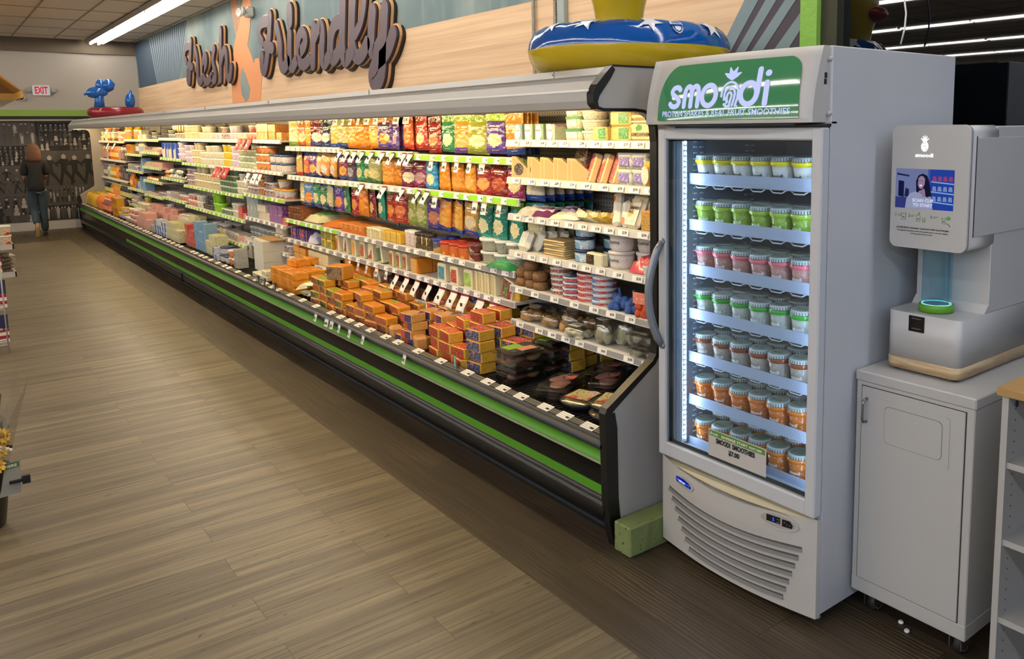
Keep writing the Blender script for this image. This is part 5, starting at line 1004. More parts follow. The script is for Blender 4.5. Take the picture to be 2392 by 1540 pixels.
for k in range(2):
    for j in range(3):
        P_box(.34, .26, .095, WB, WB, WB, name='cardboard_case').spawn((2.36+.30*k, 7.72, DECK+.096*j), (0, 0, -.06), 'plain white case on the deck, %s, %s' % (('front pile', 'back pile')[k], tier(j, 3)), 'carton', 'plain white cases')
g = G(); g.box(-.14, .14, -.2, .2, 0, .008, M('kraft', 'a07c4c', .7)); g.box(.0, .14, -.2, .18, .008, .03, M('kraft', 'a07c4c', .7)); o = solo('cardboard_flap', g, 'brown cardboard lid lying on the white cases', 'cardboard'); o.location = (2.42, 7.70, DECK+.289)
put(P_block(.12, .12, .045, pk('d8d0b8', '6c6458'), CHW), 'white wrapped cheese block', 'cheese block', 'on the deck before the white cases', 7.5, 7.12, DECK, 2.16, 3, 2, skip=1)
# deck of the cheese bays
OB = pk('d8801c', 'c8701c', 'e09a2c', gloss=.35); YB_ = pk('d8941c', 'c8801c', gloss=.4)
def stickered(w, d, h, m, top=None):
    g = G(); g.box(-d/2, d/2, -w/2, w/2, 0, h, m, .005); g.prism([(.018*math.cos(a*PI/6), .018*math.sin(a*PI/6)) for a in range(12)], h-.001, h+.0012, top or pk('e0d0b8', 'a08c70'), 'z'); return Proto('cheese_block', w, d, h, [('pack', g)])
SB_ = stickered(.17, .13, .055, OB)
put(SB_, 'orange cheese slab with round sticker', 'cheese block', 'front pile of the orange slabs', 6.93, 6.38, DECK, 2.15, 3, 3, rz=.03); put(SB_, 'orange cheese slab behind', 'cheese block', 'second pile of the orange slabs', 6.95, 6.42, DECK, 2.29, 3, 3, rz=.03)
SB_.spawn((2.27, 6.78, DECK+.165), (0, 0, .1), 'orange cheese slab on top of the pile, left of two', 'cheese block', 'two slabs on top'); SB_.spawn((2.40, 6.80, DECK+.165), (0, 0, -.04), 'orange cheese slab on top of the pile, right of two', 'cheese block', 'two slabs on top')
put(P_block(.17, .14, .07, YB_, YB_), 'amber cheese brick', 'cheese block', 'in the shade at the back of the deck', 6.9, 5.4, DECK, 2.62, 8, 3, skip=1)
SLC = P_lie(.17, .12, .03, M('pale_slices2', 'e2d6a2', .25), M('slice_film', 'cfc6a0', .2), name='cheese_slices')
for k in range(14): SLC.spawn((2.17+.07*(k % 3)+NEWS.uniform(-.02, .02), 6.28-.11*(k//3 % 3)+NEWS.uniform(-.03, .03), DECK+.026*(k//3)), (NEWS.uniform(-.15, .15), NEWS.uniform(-.2, .2), NEWS.uniform(-.9, .9)), 'loose pack of pale cheese slices, %s in the heap' % (ORD[k]+' up'), 'cheese pack', 'heap of pale slices')
def brick(c, t, w=.145, d=.085, h=.052, wrap='dc9a34'): 
    g = G(); g.box(-d/2, d/2, -w/2, w/2, 0, h, PK('br_'+wrap, wrap, 'e8c070', gloss=.28, s=1.3, th=.6, bump=.4), .007, side={'x-': pk(c, 'e8d8b0', '3c2418', gloss=.3), 'z+': pk(t, 'c8501c', '8ab03c' if c == '8c3c1c' else 'e09030', gloss=.3)})
    return Proto('cheese_block', w, d, h, [('pack', g)])
BA = brick('8c3c1c', 'e0862c'); BG = brick('5c6c24', '9ab03c'); BO = brick('a8441c', 'e8882c', wrap='e09628'); BN = P_block(.12, .10, .05, pk('24246c', 'd8b860', 'c83c34', gloss=.3), PK('br_tan', 'dca85c', 'c08838', gloss=.28, s=1.3, bump=.4), b=.004, name='cheese_block', top=pk('d89850', '2c2870', '2c2c78'))
def pile(P, desc, rows, x0, y0, dx, dy, z, where, rot=0, grp=None):
    """rows = heights of stacks [front row, next ...] each a list left to right"""
    for r, row_ in enumerate(rows):
        for c, hgt in enumerate(row_):
            for k in range(hgt):
                p, ds = (P[(r+c+k) % len(P)], desc[(r+c+k) % len(P)]) if isinstance(P, list) else (P, desc)
                lb = join(ds, ('front row', 'second row', 'third row', 'fourth row', 'fifth row')[r], ordl(c, len(row_)), tier(k, hgt), where)
                p.spawn((x0+dx*r+NEWS.uniform(-.010, .010), y0-dy*c+NEWS.uniform(-.008, .008), z+k*p.h), (0, 0, rot+NEWS.uniform(-.13, .13)), lb, 'cheese block', grp or 'cheese blocks '+where)
pile([BA, BG, BO], ['red-orange cheese brick', 'green topped cheese brick', 'orange cheese brick'], [[4, 4, 3, 3], [4, 5, 4, 3, 3], [4, 4, 4, 4, 3]], 2.13, 5.93, .105, .15, DECK, 'big brick pile', .0)
P_b = brick('7c5c3c', 'e08c3c', .15, .12, .10); P_b.spawn((2.20, 5.72, DECK+.21), (0, 0, .5), 'tall orange cheese box on top of the brick pile', 'cheese block')
pile([BO, BA], ['bright orange cheese brick', 'dark fronted cheese brick'], [[2, 4, 3, 2], [4, 4, 3, 3], [4, 4, 4, 3], [3, 3, 2, 2]], 2.13, 5.28, .115, .155, DECK, 'middle brick pile', .02)
pile(BN, 'navy and tan cheese pack', [[1, 4, 0], [2, 4, 4], [4, 4, 3]], 2.12, 4.55, .12, .16, DECK, 'pile left of the Best Seller card', .04)
BN.spawn((2.42, 4.22, DECK+.23), (.5, .5, .6), 'navy and tan cheese pack tumbled at the back', 'cheese block'); BM = P_block(.09, .08, .085, pk('5c58a0', 'c8a070', 'c89060', gloss=.3), M('muenster', 'c88c4c', .4), b=.014, name='cheese_block')
BM.spawn((2.10, 4.60, DECK), (0, 0, -.2), 'small violet-labelled cheese block at front of deck, left of two', 'cheese block', 'violet label blocks'); BM.spawn((2.10, 4.28, DECK), (0, 0, -.3), 'small violet-labelled cheese block at front of deck, right of two', 'cheese block', 'violet label blocks')
BR = P_block(.13, .085, .058, pk('a82c24', 'e0b060', '7c241c', gloss=.3), PK('br_yel', 'dcb048', 'b88a2c', gloss=.28, s=1.3, bump=.4), b=.005, name='cheese_block', top=pk('c83c28', 'e8c060', 'e09a3c'))
BS = P_block(.13, .10, .058, pk('20204c', 'e8e8f0', 'a82c34', gloss=.3, th=.53), PK('br_yel2', 'd8a83c', 'b88a2c', gloss=.28, s=1.3, bump=.4), b=.005, name='cheese_block', top=pk('b83030', 'e8e0d0', '24244c'))
pile(BR, 'red labelled cheese pack', [[3, 3, 2], [3, 4, 5], [3, 3, 5]], 2.12, 4.08, .11, .14, DECK, 'pile behind the Best Seller card', -.05)
pile(BS, 'star printed cheese pack', [[4], [4, 3], [4, 4], [4, 4, 3]], 2.15, 3.68, .125, .14, DECK, 'pile beside the clear tubs', .03)
pile(BS, 'star printed cheese pack deep in the case', [[3, 3, 3], [3, 3, 2]], 2.62, 3.72, .125, .145, DECK, 'back of the deck', .03)
# clear tubs, sliced meat, round trays on the empty end of the deck
MEA = [M('ham', 'b06a5c', .4), M('nut', 'c89a5c', .5), M('salami', '9c5448', .45), M('chees_cube', 'd8b070', .45)]
CT_ = clamshell(.17, .21, .085, MEA, (pk('2c2c28', '8c8880', s=1.4), M('lab_green', '8cb83c', .4), M('lab_peach', 'd89070', .4)), 12)
for i, (x, y) in enumerate(((2.21, 3.40), (2.44, 3.42))):
    for k in range(2): CT_.spawn((x, y, DECK+.088*k), (0, 0, .08+.1*i-.06*k), 'clear snack tub of nuts and meat, %s pile, %s' % (('front', 'rear')[i], ('lower', 'upper')[k]), 'clear tub', 'clear snack tubs')
def meatpack():
    o = G(); o.box(-.13, .13, -.085, .085, 0, .004, CLP); o.box(-.11, .11, -.07, .07, .004, .02, CLP, .006); g = G(); rnd = random.Random(4)
    for k in range(12): g.lathe([(.001, .002), (.036, .004), (.034, .007), (.001, .008)], (-.07+.013*k, rnd.uniform(-.03, .03), .004+.0005*k), 12, [M('meat_slice', 'c89084', .4), M('meat_edge', 'a86458', .4), M('meat_slice', 'c89084', .4)])
    l = G(); l.box(.02, .10, -.06, .0, .0205, .0215, pk('1c1a18', 'd8d0c0', 'b85c4c', s=.8)); return Proto('sliced_meat_pack', .17, .26, .022, [('tray', o), ('slices', g), ('label', l)])
MP_ = meatpack()
for i, (x, y, n_, lb) in enumerate(((2.23, 3.10, 4, 'front pile'), (2.46, 3.03, 3, 'rear pile'), (2.62, 3.22, 2, 'pile furthest back'))):
    for k in range(n_): MP_.spawn((x, y-.004*k, DECK+.019*k), (0, 0, .35+.25*(i == 1)+.05*k), 'flat clear pack of sliced meat, %s, %s' % (lb, tier(k, n_)), 'sliced meat', 'sliced meat packs')
def tray():
    g = G(); g.lathe([(.085, 0), (.098, .012), (.105, .036)], seg=8, mats=M('tray_black', '12110f', .3)); l = G(); l.lathe([(.112, .034), (.115, .038), (.108, .045), (.085, .058), (.07, .059)], seg=24, mats=[M('tray_black'), M('tray_black'), CLP, CLP, CLP]); f = G()
    f.lathe([(.001, .02), (.095, .03), (.09, .036), (.001, .04)], seg=20, mats=pk('c8a460', '8c4438', 'e0d09a', s=1.6)); q = G(); q.box(-.07, .05, -.065, .06, .0595, .0605, pk('cdbd84', '2c2820', 'c8604c', s=1.5)); q.prism([(.03+.03*math.cos(a*PI/6), -.03+.03*math.sin(a*PI/6)) for a in range(12)], .0605, .0612, pk('d8b8a0', '7c3c30'), 'z')
    return Proto('party_tray', .23, .23, .062, [('tray', g), ('lid', l), ('food', f), ('label', q)])
TR = tray()
for i, (x, y) in enumerate(((2.21, 2.88), (2.20, 2.65))):
    for k in range(2 if i else 1): TR.spawn((x, y, DECK+.045*k), (0, 0, .3+.2*i), 'black deli tray with clear lid, %s' % (('left of two', 'right pile, lower', 'right pile, upper')[i+k]), 'deli tray', 'black deli trays')
MP_.spawn((2.24, 2.60, DECK-.0), (0, 0, .0), 'pink meat pack against the end panel', 'sliced meat')
# ================================================================== freezer with the smoothie cups
FW = M('freezer_white', 'bdbdbd', .38, spec=.45); FWP = M('freezer_plastic', 'b9b4ac', .45); GSK = M('gasket', '201f1e', .6); FIN = M('freezer_liner', '9aa8b8', .4)
Y0, Y1, XD, XS = 1.565, 2.315, 2.148, 2.195
fz = thing('display_freezer', 'tall white single-door glass display freezer with a green lit header', 'freezer', (2.55, 1.94, 0))
def FP(nm, g, lb=None, par=None): g.v = [(a-2.55, b-1.94, c) for a, b, c in g.v]; return part(nm, g, par or fz, lb)
g = G(); t_ = .045
g.box(XS, 2.95, Y0, Y0+t_, .045, 1.945, FW, .004); g.box(XS, 2.95, Y1-t_, Y1, .045, 1.945, FW, .004); g.box(2.88, 2.95, Y0+t_, Y1-t_, .045, 1.945, FW); g.box(XS, 2.9, Y0+t_, Y1-t_, 1.70, 1.945, FW); g.box(XS, 2.9, Y0+t_, Y1-t_, .045, .43, FW)
FP('cabinet', g)
g = G(); g.box(2.2, 2.878, Y0+t_, Y0+t_+.006, .43, 1.70, FIN); g.box(2.2, 2.878, Y1-t_-.006, Y1-t_, .43, 1.70, FIN); g.box(2.86, 2.878, Y0+t_, Y1-t_, .43, 1.70, FIN); g.box(2.2, 2.878, Y0+t_, Y1-t_, .430, .436, FIN); g.box(2.2, 2.878, Y0+t_, Y1-t_, 1.694, 1.70, M('liner_top', '5c6268', .5)); FP('liner', g)
g = G()      # perforated shelf tracks on the left wall
for x in (2.30, 2.335, 2.60, 2.635):
    z = .47
    while z < 1.66: g.box(x-.009, x+.009, Y1-t_-.009, Y1-t_-.006, z, z+.005, M('slot_bright', 'f4f8ff', .3, emit='dfeaff', es=.0)); z += .0225
FP('shelf_track', g)
# LED column on the hinge side opposite, seen on the left
LED = EMIT('led_dot', COOL, LED_E*3.4); LDB = EMIT('led_bar', '9cc4f0', .9); LDH = EMIT('led_bar_far', COOL, LED_E)
g = G(); g.box(2.215, 2.24, Y1-t_-.022, Y1-t_-.004, .45, 1.69, M('led_channel', 'e6eefc', .4)); lc = FP('led_channel', g)
g = G(); g.box(2.2225, 2.2325, Y1-t_-.0245, Y1-t_-.0222, .46, 1.68, LDB)
z = .47
while z < 1.675: g.ball((2.2275, Y1-t_-.025, z), (.0055, .003, .0075), LED, 8, 4); z += .0205
FP('led_strip', g)
g = G(); g.box(2.215, 2.24, Y0+t_+.004, Y0+t_+.022, .45, 1.69, M('led_channel')); FP('led_channel', g); g = G(); g.box(2.2225, 2.2325, Y0+t_+.0222, Y0+t_+.0245, .46, 1.68, LDH); FP('led_strip', g)
# door: frame, glass, gasket, handle
dz0, dz1, fy, gy0, gy1, gz0, gz1 = .405, 1.692, .0, 1.604, 2.272, .462, 1.652
g = G()
def fr(y0, y1, z0, z1): g.box(XD, XD+.042, y0, y1, z0, z1, FW, .005)
fr(Y0-.002, gy0, dz0, dz1); fr(gy1, Y1, dz0, dz1); fr(gy0-.006, gy1+.006, gz1, dz1); fr(gy0-.006, gy1+.006, dz0, gz0)
door = FP('door', g)
g = G(); g.box(XD+.012, XD+.018, gy0, gy1, gz0, gz1, CLEAR('door_glass', refl=.02, tint='eef3f5', rough=.01)); FP('glass', g, None, door)
g = G()
for a in ((gy0, gy0+.007, gz0, gz1), (gy1-.020, gy1, gz0, gz1), (gy0, gy1, gz0, gz0+.014), (gy0, gy1, gz1-.006, gz1)): g.box(XD+.019, XD+.024, *a, GSK)
FP('gasket', g, 'black gasket', door)
g = G(); g.box(XS-.006, XS, Y0+.004, Y1-.004, dz0+.01, dz1-.01, GSK); g.v = [v for v in g.v]; 
g2 = G()
for a in ((Y0+.004, Y0+.03, dz0, dz1), (Y1-.03, Y1-.004, dz0, dz1), (Y0+.004, Y1-.004, dz0, dz0+.03), (Y0+.004, Y1-.004, dz1-.02, dz1)): g2.box(XD+.042, XS, *a, GSK)
FP('door_seal', g2, 'dark door seal')
pts = [(XD-.004, 2.288, 1.262)] + [(XD-.004-.058*math.sin(PI*k/12)**.8, 2.290+.012*math.sin(PI*k/12), 1.262-.41*k/12) for k in range(1, 12)] + [(XD-.004, 2.288, .852)]
g = G(); g.tube(pts, [.009]+[.0125]*11+[.009], M('handle_grey', '8b8d90', .3, metal=.3), 10, flat=1.3); g.ball((XD, 2.288, 1.262), .014, M('handle_grey')); g.ball((XD, 2.288, .852), .014, M('handle_grey')); FP('handle', g, 'curved grey handle', door)
g = G(); g.box(XD+.0, XD+.05, Y0+.0, Y0+.11, 1.694, 1.704, GSK, .002); FP('hinge', g, 'black hinge')
# header: bulging white shell with the lit green panel
def head_x(y, z):   # bulge in plan, lean in profile
    u = (y-Y0)/(Y1-Y0); return 2.118 - .035*math.sin(PI*min(1, max(0, u)))**.8 + .05*max(0, (z-1.72)/.22)**1.6
g = G(); ny, nz = 16, 8; zz = [1.708+(1.945-1.708)*k/nz for k in range(nz+1)]; yy = [Y0+.012+(Y1+.03-Y0-.012)*k/ny for k in range(ny+1)]
vs = [(head_x(y, z), y, z) for z in zz for y in yy]; fs = [(k*(ny+1)+i, k*(ny+1)+i+1, (k+1)*(ny+1)+i+1, (k+1)*(ny+1)+i) for k in range(nz) for i in range(ny)]
m0 = len(vs); vs += [(XS+.0, y, z) for z in (zz[0], zz[-1]) for y in (yy[0], yy[-1])]
fs += [tuple([m0]+[i for i in range(ny+1)]+[m0+1]), tuple([m0+2]+[nz*(ny+1)+i for i in range(ny+1)]+[m0+3]), tuple([m0]+[k*(ny+1) for k in range(nz+1)]+[m0+2]), tuple([m0+1]+[k*(ny+1)+ny for k in range(nz+1)]+[m0+3])]
g.add(vs, fs, FWP, [True]*(ny*nz)+[False]*4); g.box(XS-.01, XS+.03, Y0, Y1, 1.704, 1.71, FWP); hd = FP('header', g)
HG = M('header_green', '3c7a50', .06, emit='3f8458', es=.16, coat=.6); HT = EMIT('header_lettering', 'c6ccff', .95)
def pan(y, z, off=.004): return (head_x(y, z)-off, y, z)
oy0, oy1, oz0, oz1 = 1.632, 2.268, 1.722, 1.918
outl = []
for k in range(9): a = PI*.5*k/8; outl.append((oy1-.10+.10*math.cos(a)*1.0, oz1-.13+.13*math.sin(a)))
for k in range(9): a = PI*.5+PI*.5*k/8; outl.append((oy0+.05+.05*math.cos(a), oz1-.05+.05*math.sin(a)))
outl += [(oy0-.010, oz0), (oy1, oz0)]
g = G(); n_ = 24; vs = []; fs = []
def span(z):   # left and right ends of the green panel at height z
    L = oy1 if z < oz1-.13 else oy1-.10+.10*math.sqrt(max(0, 1-((z-(oz1-.13))/.13)**2)); R = oy0-.01*(1-(z-oz0)/.15) if z < oz1-.05 else oy0+.05-.05*math.sqrt(max(0, 1-((z-(oz1-.05))/.05)**2)); return R, L
m_ = 14
for k in range(m_+1):
    z = oz0+(oz1-oz0)*(1-(1-k/m_)**1.6); a, b = span(min(z, oz1-.0005))
    vs += [pan(a+(b-a)*i/n_, z) for i in range(n_+1)]
fs = [(k*(n_+1)+i, k*(n_+1)+i+1, (k+1)*(n_+1)+i+1, (k+1)*(n_+1)+i) for k in range(m_) for i in range(n_)]
g.add(vs, fs, HG, True); FP('sign_panel', g, 'green backlit panel', hd)
def warp(gg, off=.0055):  # geometry drawn in (0, y, z) carried onto the curved panel
    gg.v = [(head_x(y, z)-off-abs(x)*.3, y, z) for x, y, z in gg.v]; return gg
# logo: rounded strokes  s m o (pineapple) d i
g = G(); r_ = .0080; zb, xh = 1.772, .062
def arc(cy, cz, ry, rz, a0, a1, n=12): return [(cy+ry*math.cos(math.radians(a0+(a1-a0)*k/n)), cz+rz*math.sin(math.radians(a0+(a1-a0)*k/n))) for k in range(n+1)]
def ST_(p, w=r_): g.stroke(p, w, -.0008, .0008, HT, 'x', 6)
ST_(arc(2.148, zb+xh*.74, .018, .0155, 20, -180-20+200, 1)[:0] + [(2.131, zb+xh*.86), (2.138, zb+xh*.97), (2.148, zb+xh), (2.160, zb+xh*.95), (2.166, zb+xh*.8), (2.161, zb+xh*.64), (2.148, zb+xh*.52), (2.136, zb+xh*.40), (2.130, zb+xh*.24), (2.136, zb+xh*.06), (2.149, zb), (2.162, zb+xh*.04), (2.169, zb+xh*.16)])
ST_([(2.108, zb), (2.108, zb+xh*.7)]+arc(2.0945, zb+xh*.68, .0135, .020, 0, 180, 8)+[(2.081, zb)]); ST_([(2.081, zb+xh*.68)]+arc(2.0675, zb+xh*.68, .0135, .020, 0, 180, 8)+[(2.054, zb)])
ST_(arc(2.013, zb+xh*.5, .0255, xh*.5, 0, 360, 20))
for k, (ra, rb) in enumerate(((.0275, .0335), (.0175, .022), (.0075, .0105))): ST_([(1.9395+ra-.0, zb+xh*.42-.010*k)]+arc(1.9395, zb+xh*.55-.004*k, ra, rb, 0, 180, 12)+[(1.9395-ra+.001*k, zb+xh*.30), (1.9395-ra+.006, zb+xh*.02-.004)], .0036)
ST_([(1.955, zb+.002), (1.946, zb-.006), (1.937, zb-.004)], .0042); ST_([(1.952, zb+.020), (1.945, zb+.010)], .0042)
for dy_, dz_ in ((-.026, .022), (-.012, .038), (.012, .038), (.026, .022), (0, .026)): ST_([(1.9395, zb+xh+.016), (1.9395+dy_*.55, zb+xh+.014+dz_*.55), (1.9395+dy_, zb+xh+.010+dz_)], [.0055, .0065, .0022])
ST_([(1.912, zb-.004), (1.9121, zb-.004)], .003)
ST_(arc(1.878, zb+xh*.5, .0255, xh*.5, 0, 360, 20)); ST_([(1.852, zb+xh*.5), (1.852, zb+xh*1.62)]); ST_([(1.826, zb), (1.826, zb+xh*.98)]); ST_([(1.826, zb+xh*1.42), (1.8261, zb+xh*1.42)], .0095)
# spread the logo over the panel
cy_ = 1.985; g.v = [(x, 1.955+(y-cy_)*1.30, 1.770+(z-zb)*1.12) for x, y, z in g.v]; FP('logo', warp(g), 'pale smoodi logo with pineapple', hd)
g = G(); g.text('PROTEIN SHAKES & REAL FRUIT SMOOTHIES', (0, 2.236, 1.7345), *WX, .585, .0205, HT, .016); 
g.v = [(0, y, z) for x, y, z in g.v]; FP('lettering', warp(g), None, hd)
g = G(); 
for z in (1.735, 1.905): g.ball((XS-.004, Y0+.006, z), .008, FWP, 8, 5)
FP('screw', g, None, hd)
g = G(); g.box(2.172, 2.182, Y0+.009, Y0+.0125, 1.845, 1.862, INK); g.box(2.170, 2.180, Y0+.009, Y0+.0125, 1.826, 1.842, INK); FP('switch', g, 'black rocker switches', hd)
# lower grille: bulging panel with long curved slots
def gx(y, z): u = (y-Y0)/(Y1-Y0); b = math.sin(PI*min(1, max(0, u))); return 2.172-.058*b**.9*(.55+.45*min(1, max(0, (z-.05)/.25)))
def zbot(y): u = (y-Y0)/(Y1-Y0); return .040-.008*math.sin(PI*u)
g = G(); ny, nz = 24, 40; z0_, z1_ = .040, .394
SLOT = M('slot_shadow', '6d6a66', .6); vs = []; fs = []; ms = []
def slot(y, z):     # depth of the slots
    u = (y-Y0)/(Y1-Y0); s = 0
    for k in range(7):
        zc = .273-.0335*k+.012*(math.cos(2*PI*(u-.5))+1)*-.5+.006; L = .075+.022*k; 
        if L < u < 1.0-L*.8 and abs(z-zc) < .0065: s = 1
    return s
for k in range(nz+1):
    z = z0_+(z1_-z0_)*k/nz
    for i in range(ny+1):
        y = Y0+(Y1-Y0)*i/ny; zt_ = z if k else zbot(y); zt_ = zt_-(.024*math.sin(PI*i/ny) if k == nz else 0)*1.0
        vs.append((gx(y, zt_), y, zt_))
fs = [(k*(ny+1)+i, k*(ny+1)+i+1, (k+1)*(ny+1)+i+1, (k+1)*(ny+1)+i) for k in range(nz) for i in range(ny)]
g.add(vs, fs, FWP, True); n0 = len(g.v)
g.add([(XS, Y0, z0_), (XS, Y0, z1_), vs[0], vs[nz*(ny+1)]], [(0, 2, 3, 1)], FWP); g.add([(XS, Y1, z0_), (XS, Y1, z1_), vs[ny], vs[nz*(ny+1)+ny]], [(0, 1, 3, 2)], FWP)
g.add([(XS, Y0, z1_-.01), (XS, Y1, z1_-.01)]+[vs[nz*(ny+1)+i] for i in range(ny, -1, -1)], [tuple(range(2+ny+1))], M('ledge_cream', 'cfc4a4', .4)); g.add([(XS, Y0, z0_), (XS, Y1, z0_)]+[vs[i] for i in range(ny, -1, -1)], [tuple(range(2+ny+1))], FWP)
lp = FP('grille_panel', g)
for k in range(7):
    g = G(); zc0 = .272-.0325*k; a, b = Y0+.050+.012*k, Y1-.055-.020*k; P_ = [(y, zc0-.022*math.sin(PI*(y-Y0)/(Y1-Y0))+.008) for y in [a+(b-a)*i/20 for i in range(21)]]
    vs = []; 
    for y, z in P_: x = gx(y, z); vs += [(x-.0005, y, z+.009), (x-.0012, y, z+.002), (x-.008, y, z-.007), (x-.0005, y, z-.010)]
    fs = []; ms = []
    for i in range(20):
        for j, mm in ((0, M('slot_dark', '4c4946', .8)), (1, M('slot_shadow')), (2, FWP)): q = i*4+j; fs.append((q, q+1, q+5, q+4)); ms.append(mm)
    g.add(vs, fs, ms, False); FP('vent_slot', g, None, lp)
def oval(cy, cz, ry, rz, n=24): return [(cy+ry*math.cos(2*PI*k/n), cz+rz*math.sin(2*PI*k/n)) for k in range(n)]
def on(gg, off): gg.v = [(gx(y, z)-off+x, y, z) for x, y, z in gg.v]; return gg
g = G(); g.prism(oval(2.155, .338, .062, .027), -.004, .004, FWP, 'x'); g.prism(oval(2.155, .338, .054, .021), -.0052, -.004, M('badge_recess', 'a39d94', .5), 'x'); on(g, .001); bd = FP('badge', g, None, lp)
g = G(); g.prism([(2.200, .350), (2.198, .330), (2.106, .330), (2.106, .338), (2.120, .348), (2.150, .353)], -.0062, -.0052, EMIT('badge_blue', '0a1c8c', .9), 'x'); on(g, .001); FP('badge_panel', g, 'blue lit maker badge', lp)
g = G(); ez = EMIT('badge_text', 'cfe0ff', 1.1); ez2 = EMIT('badge_text2', '3c78ff', 1.0); g.prism(oval(2.188, .341, .0045, .0045, 8), -.0068, -.0062, ez2, 'x'); g.text('minus', (-.0066, 2.181, .3355), *WX, .040, .010, ez, .03); g.text('forty', (-.0066, 2.140, .3345), *WX, .030, .0115, ez2, .01); on(g, .001); FP('badge_lettering', g, None, lp)
g = G(); g.prism(oval(1.700, .352, .075, .030), -.004, .004, FWP, 'x'); g.prism(oval(1.700, .352, .066, .023), -.0052, -.004, M('badge_recess'), 'x'); on(g, .001); FP('badge', g, None, lp)
g = G(); g.prism([(1.742, .368), (1.742, .345), (1.690, .345), (1.690, .368)], -.0062, -.0052, M('disp_black', '0c0c0e', .2), 'x'); g.prism([(1.683, .366), (1.683, .341), (1.648, .341), (1.644, .352), (1.655, .366)], -.0062, -.0052, M('disp_black'), 'x')
g.text('5', (-.0064, 1.718, .350), *WX, .007, .013, EMIT('digit_blue', '2c50ff', 1.4), .03)
for a, b in ((1.700, .360), (1.700, .350), (1.694, .360), (1.694, .350), (1.674, .356), (1.665, .350), (1.655, .350)): g.prism(oval(a, b, .0018, .0018, 6), -.0066, -.0062, RLG, 'x')
on(g, .001); FP('control_display', g, 'black temperature display with blue digit', lp)
for y in (Y0+.05, Y1-.05):
    for x in (2.24, 2.9): g = G(); g.lathe([(.018, 0), (.022, .004), (.012, .01), (.012, .048)], (x, y, 0), 10, SOC); FP('foot', g)
# price note taped to the glass
nt = thing('price_note', 'white price note SMOODI SMOOTHIES $7.00 taped to the freezer glass', 'notice', (XD+.009, 1.911, .53))
g = G(); g.add([(0, .138, -.052), (0, -.138, -.052), (-.001, -.138, .052), (-.001, .138, .052)], [(0, 1, 2, 3)], M('note_paper', 'bcb6ae', .5)); g.box(-.0005, .001, -.137, .137, -.051, .051, M('note_paper')); part('paper', g, nt)
g = G(); g.box(-.0025, -.001, -.132, .132, .028, .048, M('note_green', '56842c', .5)); g.text('Brooks', (-.003, .126, .033), *WX, .040, .011, TAGW, .01, .3); g.text('SAVINGS START', (-.003, .070, .0325), *WX, .126, .0105, TAGW, .03, space=1.1); g.text('RIGHT HERE', (-.003, -.062, .0335), *WX, .058, .008, TAGW, .02, .15); part('header_band', g, nt)
g = G(); g.text('SMOODI', (-.0018, .098, .004), *WX, .070, .020, INK, .045); g.text('SMOOTHIES', (-.0018, .018, .004), *WX, .106, .020, INK, .045); g.text('$7.00', (-.0018, .036, -.026), *WX, .052, .022, INK, .045); part('lettering', g, nt)
# shelves with clear front lips and wire decks
LIP = M('lip_acrylic', 'aebcd6', .25, spec=.5); WIR = M('wire_white', 'd8dde6', .35)
lipz = [1.521, 1.343, 1.167, .991, .816, .641, .466]
for k, z in enumerate(lipz):
    g = G(); h_ = .030
    for y in [Y0+t_+.015+i*.0215 for i in range(30)]: g.tube([(2.285, y, z-.040), (2.80, y, z-.040)], .0022, WIR, 4)
    for x in (2.285, 2.50, 2.78): g.tube([(x, Y0+t_+.008, z-.044), (x, Y1-t_-.008, z-.044)], .0035, WIR, 5)
    for j in range(6):      # divider loops in front
        yc = 2.213-.0925*j
        g.tube([(2.285, yc+.036, z-.046), (2.282, yc+.02, z-.056), (2.282, yc-.02, z-.056), (2.285, yc-.036, z-.046)], .0028, WIR, 4)
    sh = FP('wire_shelf', g); g = G(); g.box(2.262, 2.2655, Y0+t_+.008, Y1-t_-.010, z-.042, z, LIP); FP('front_lip', g, 'frosted clear front lip', sh)
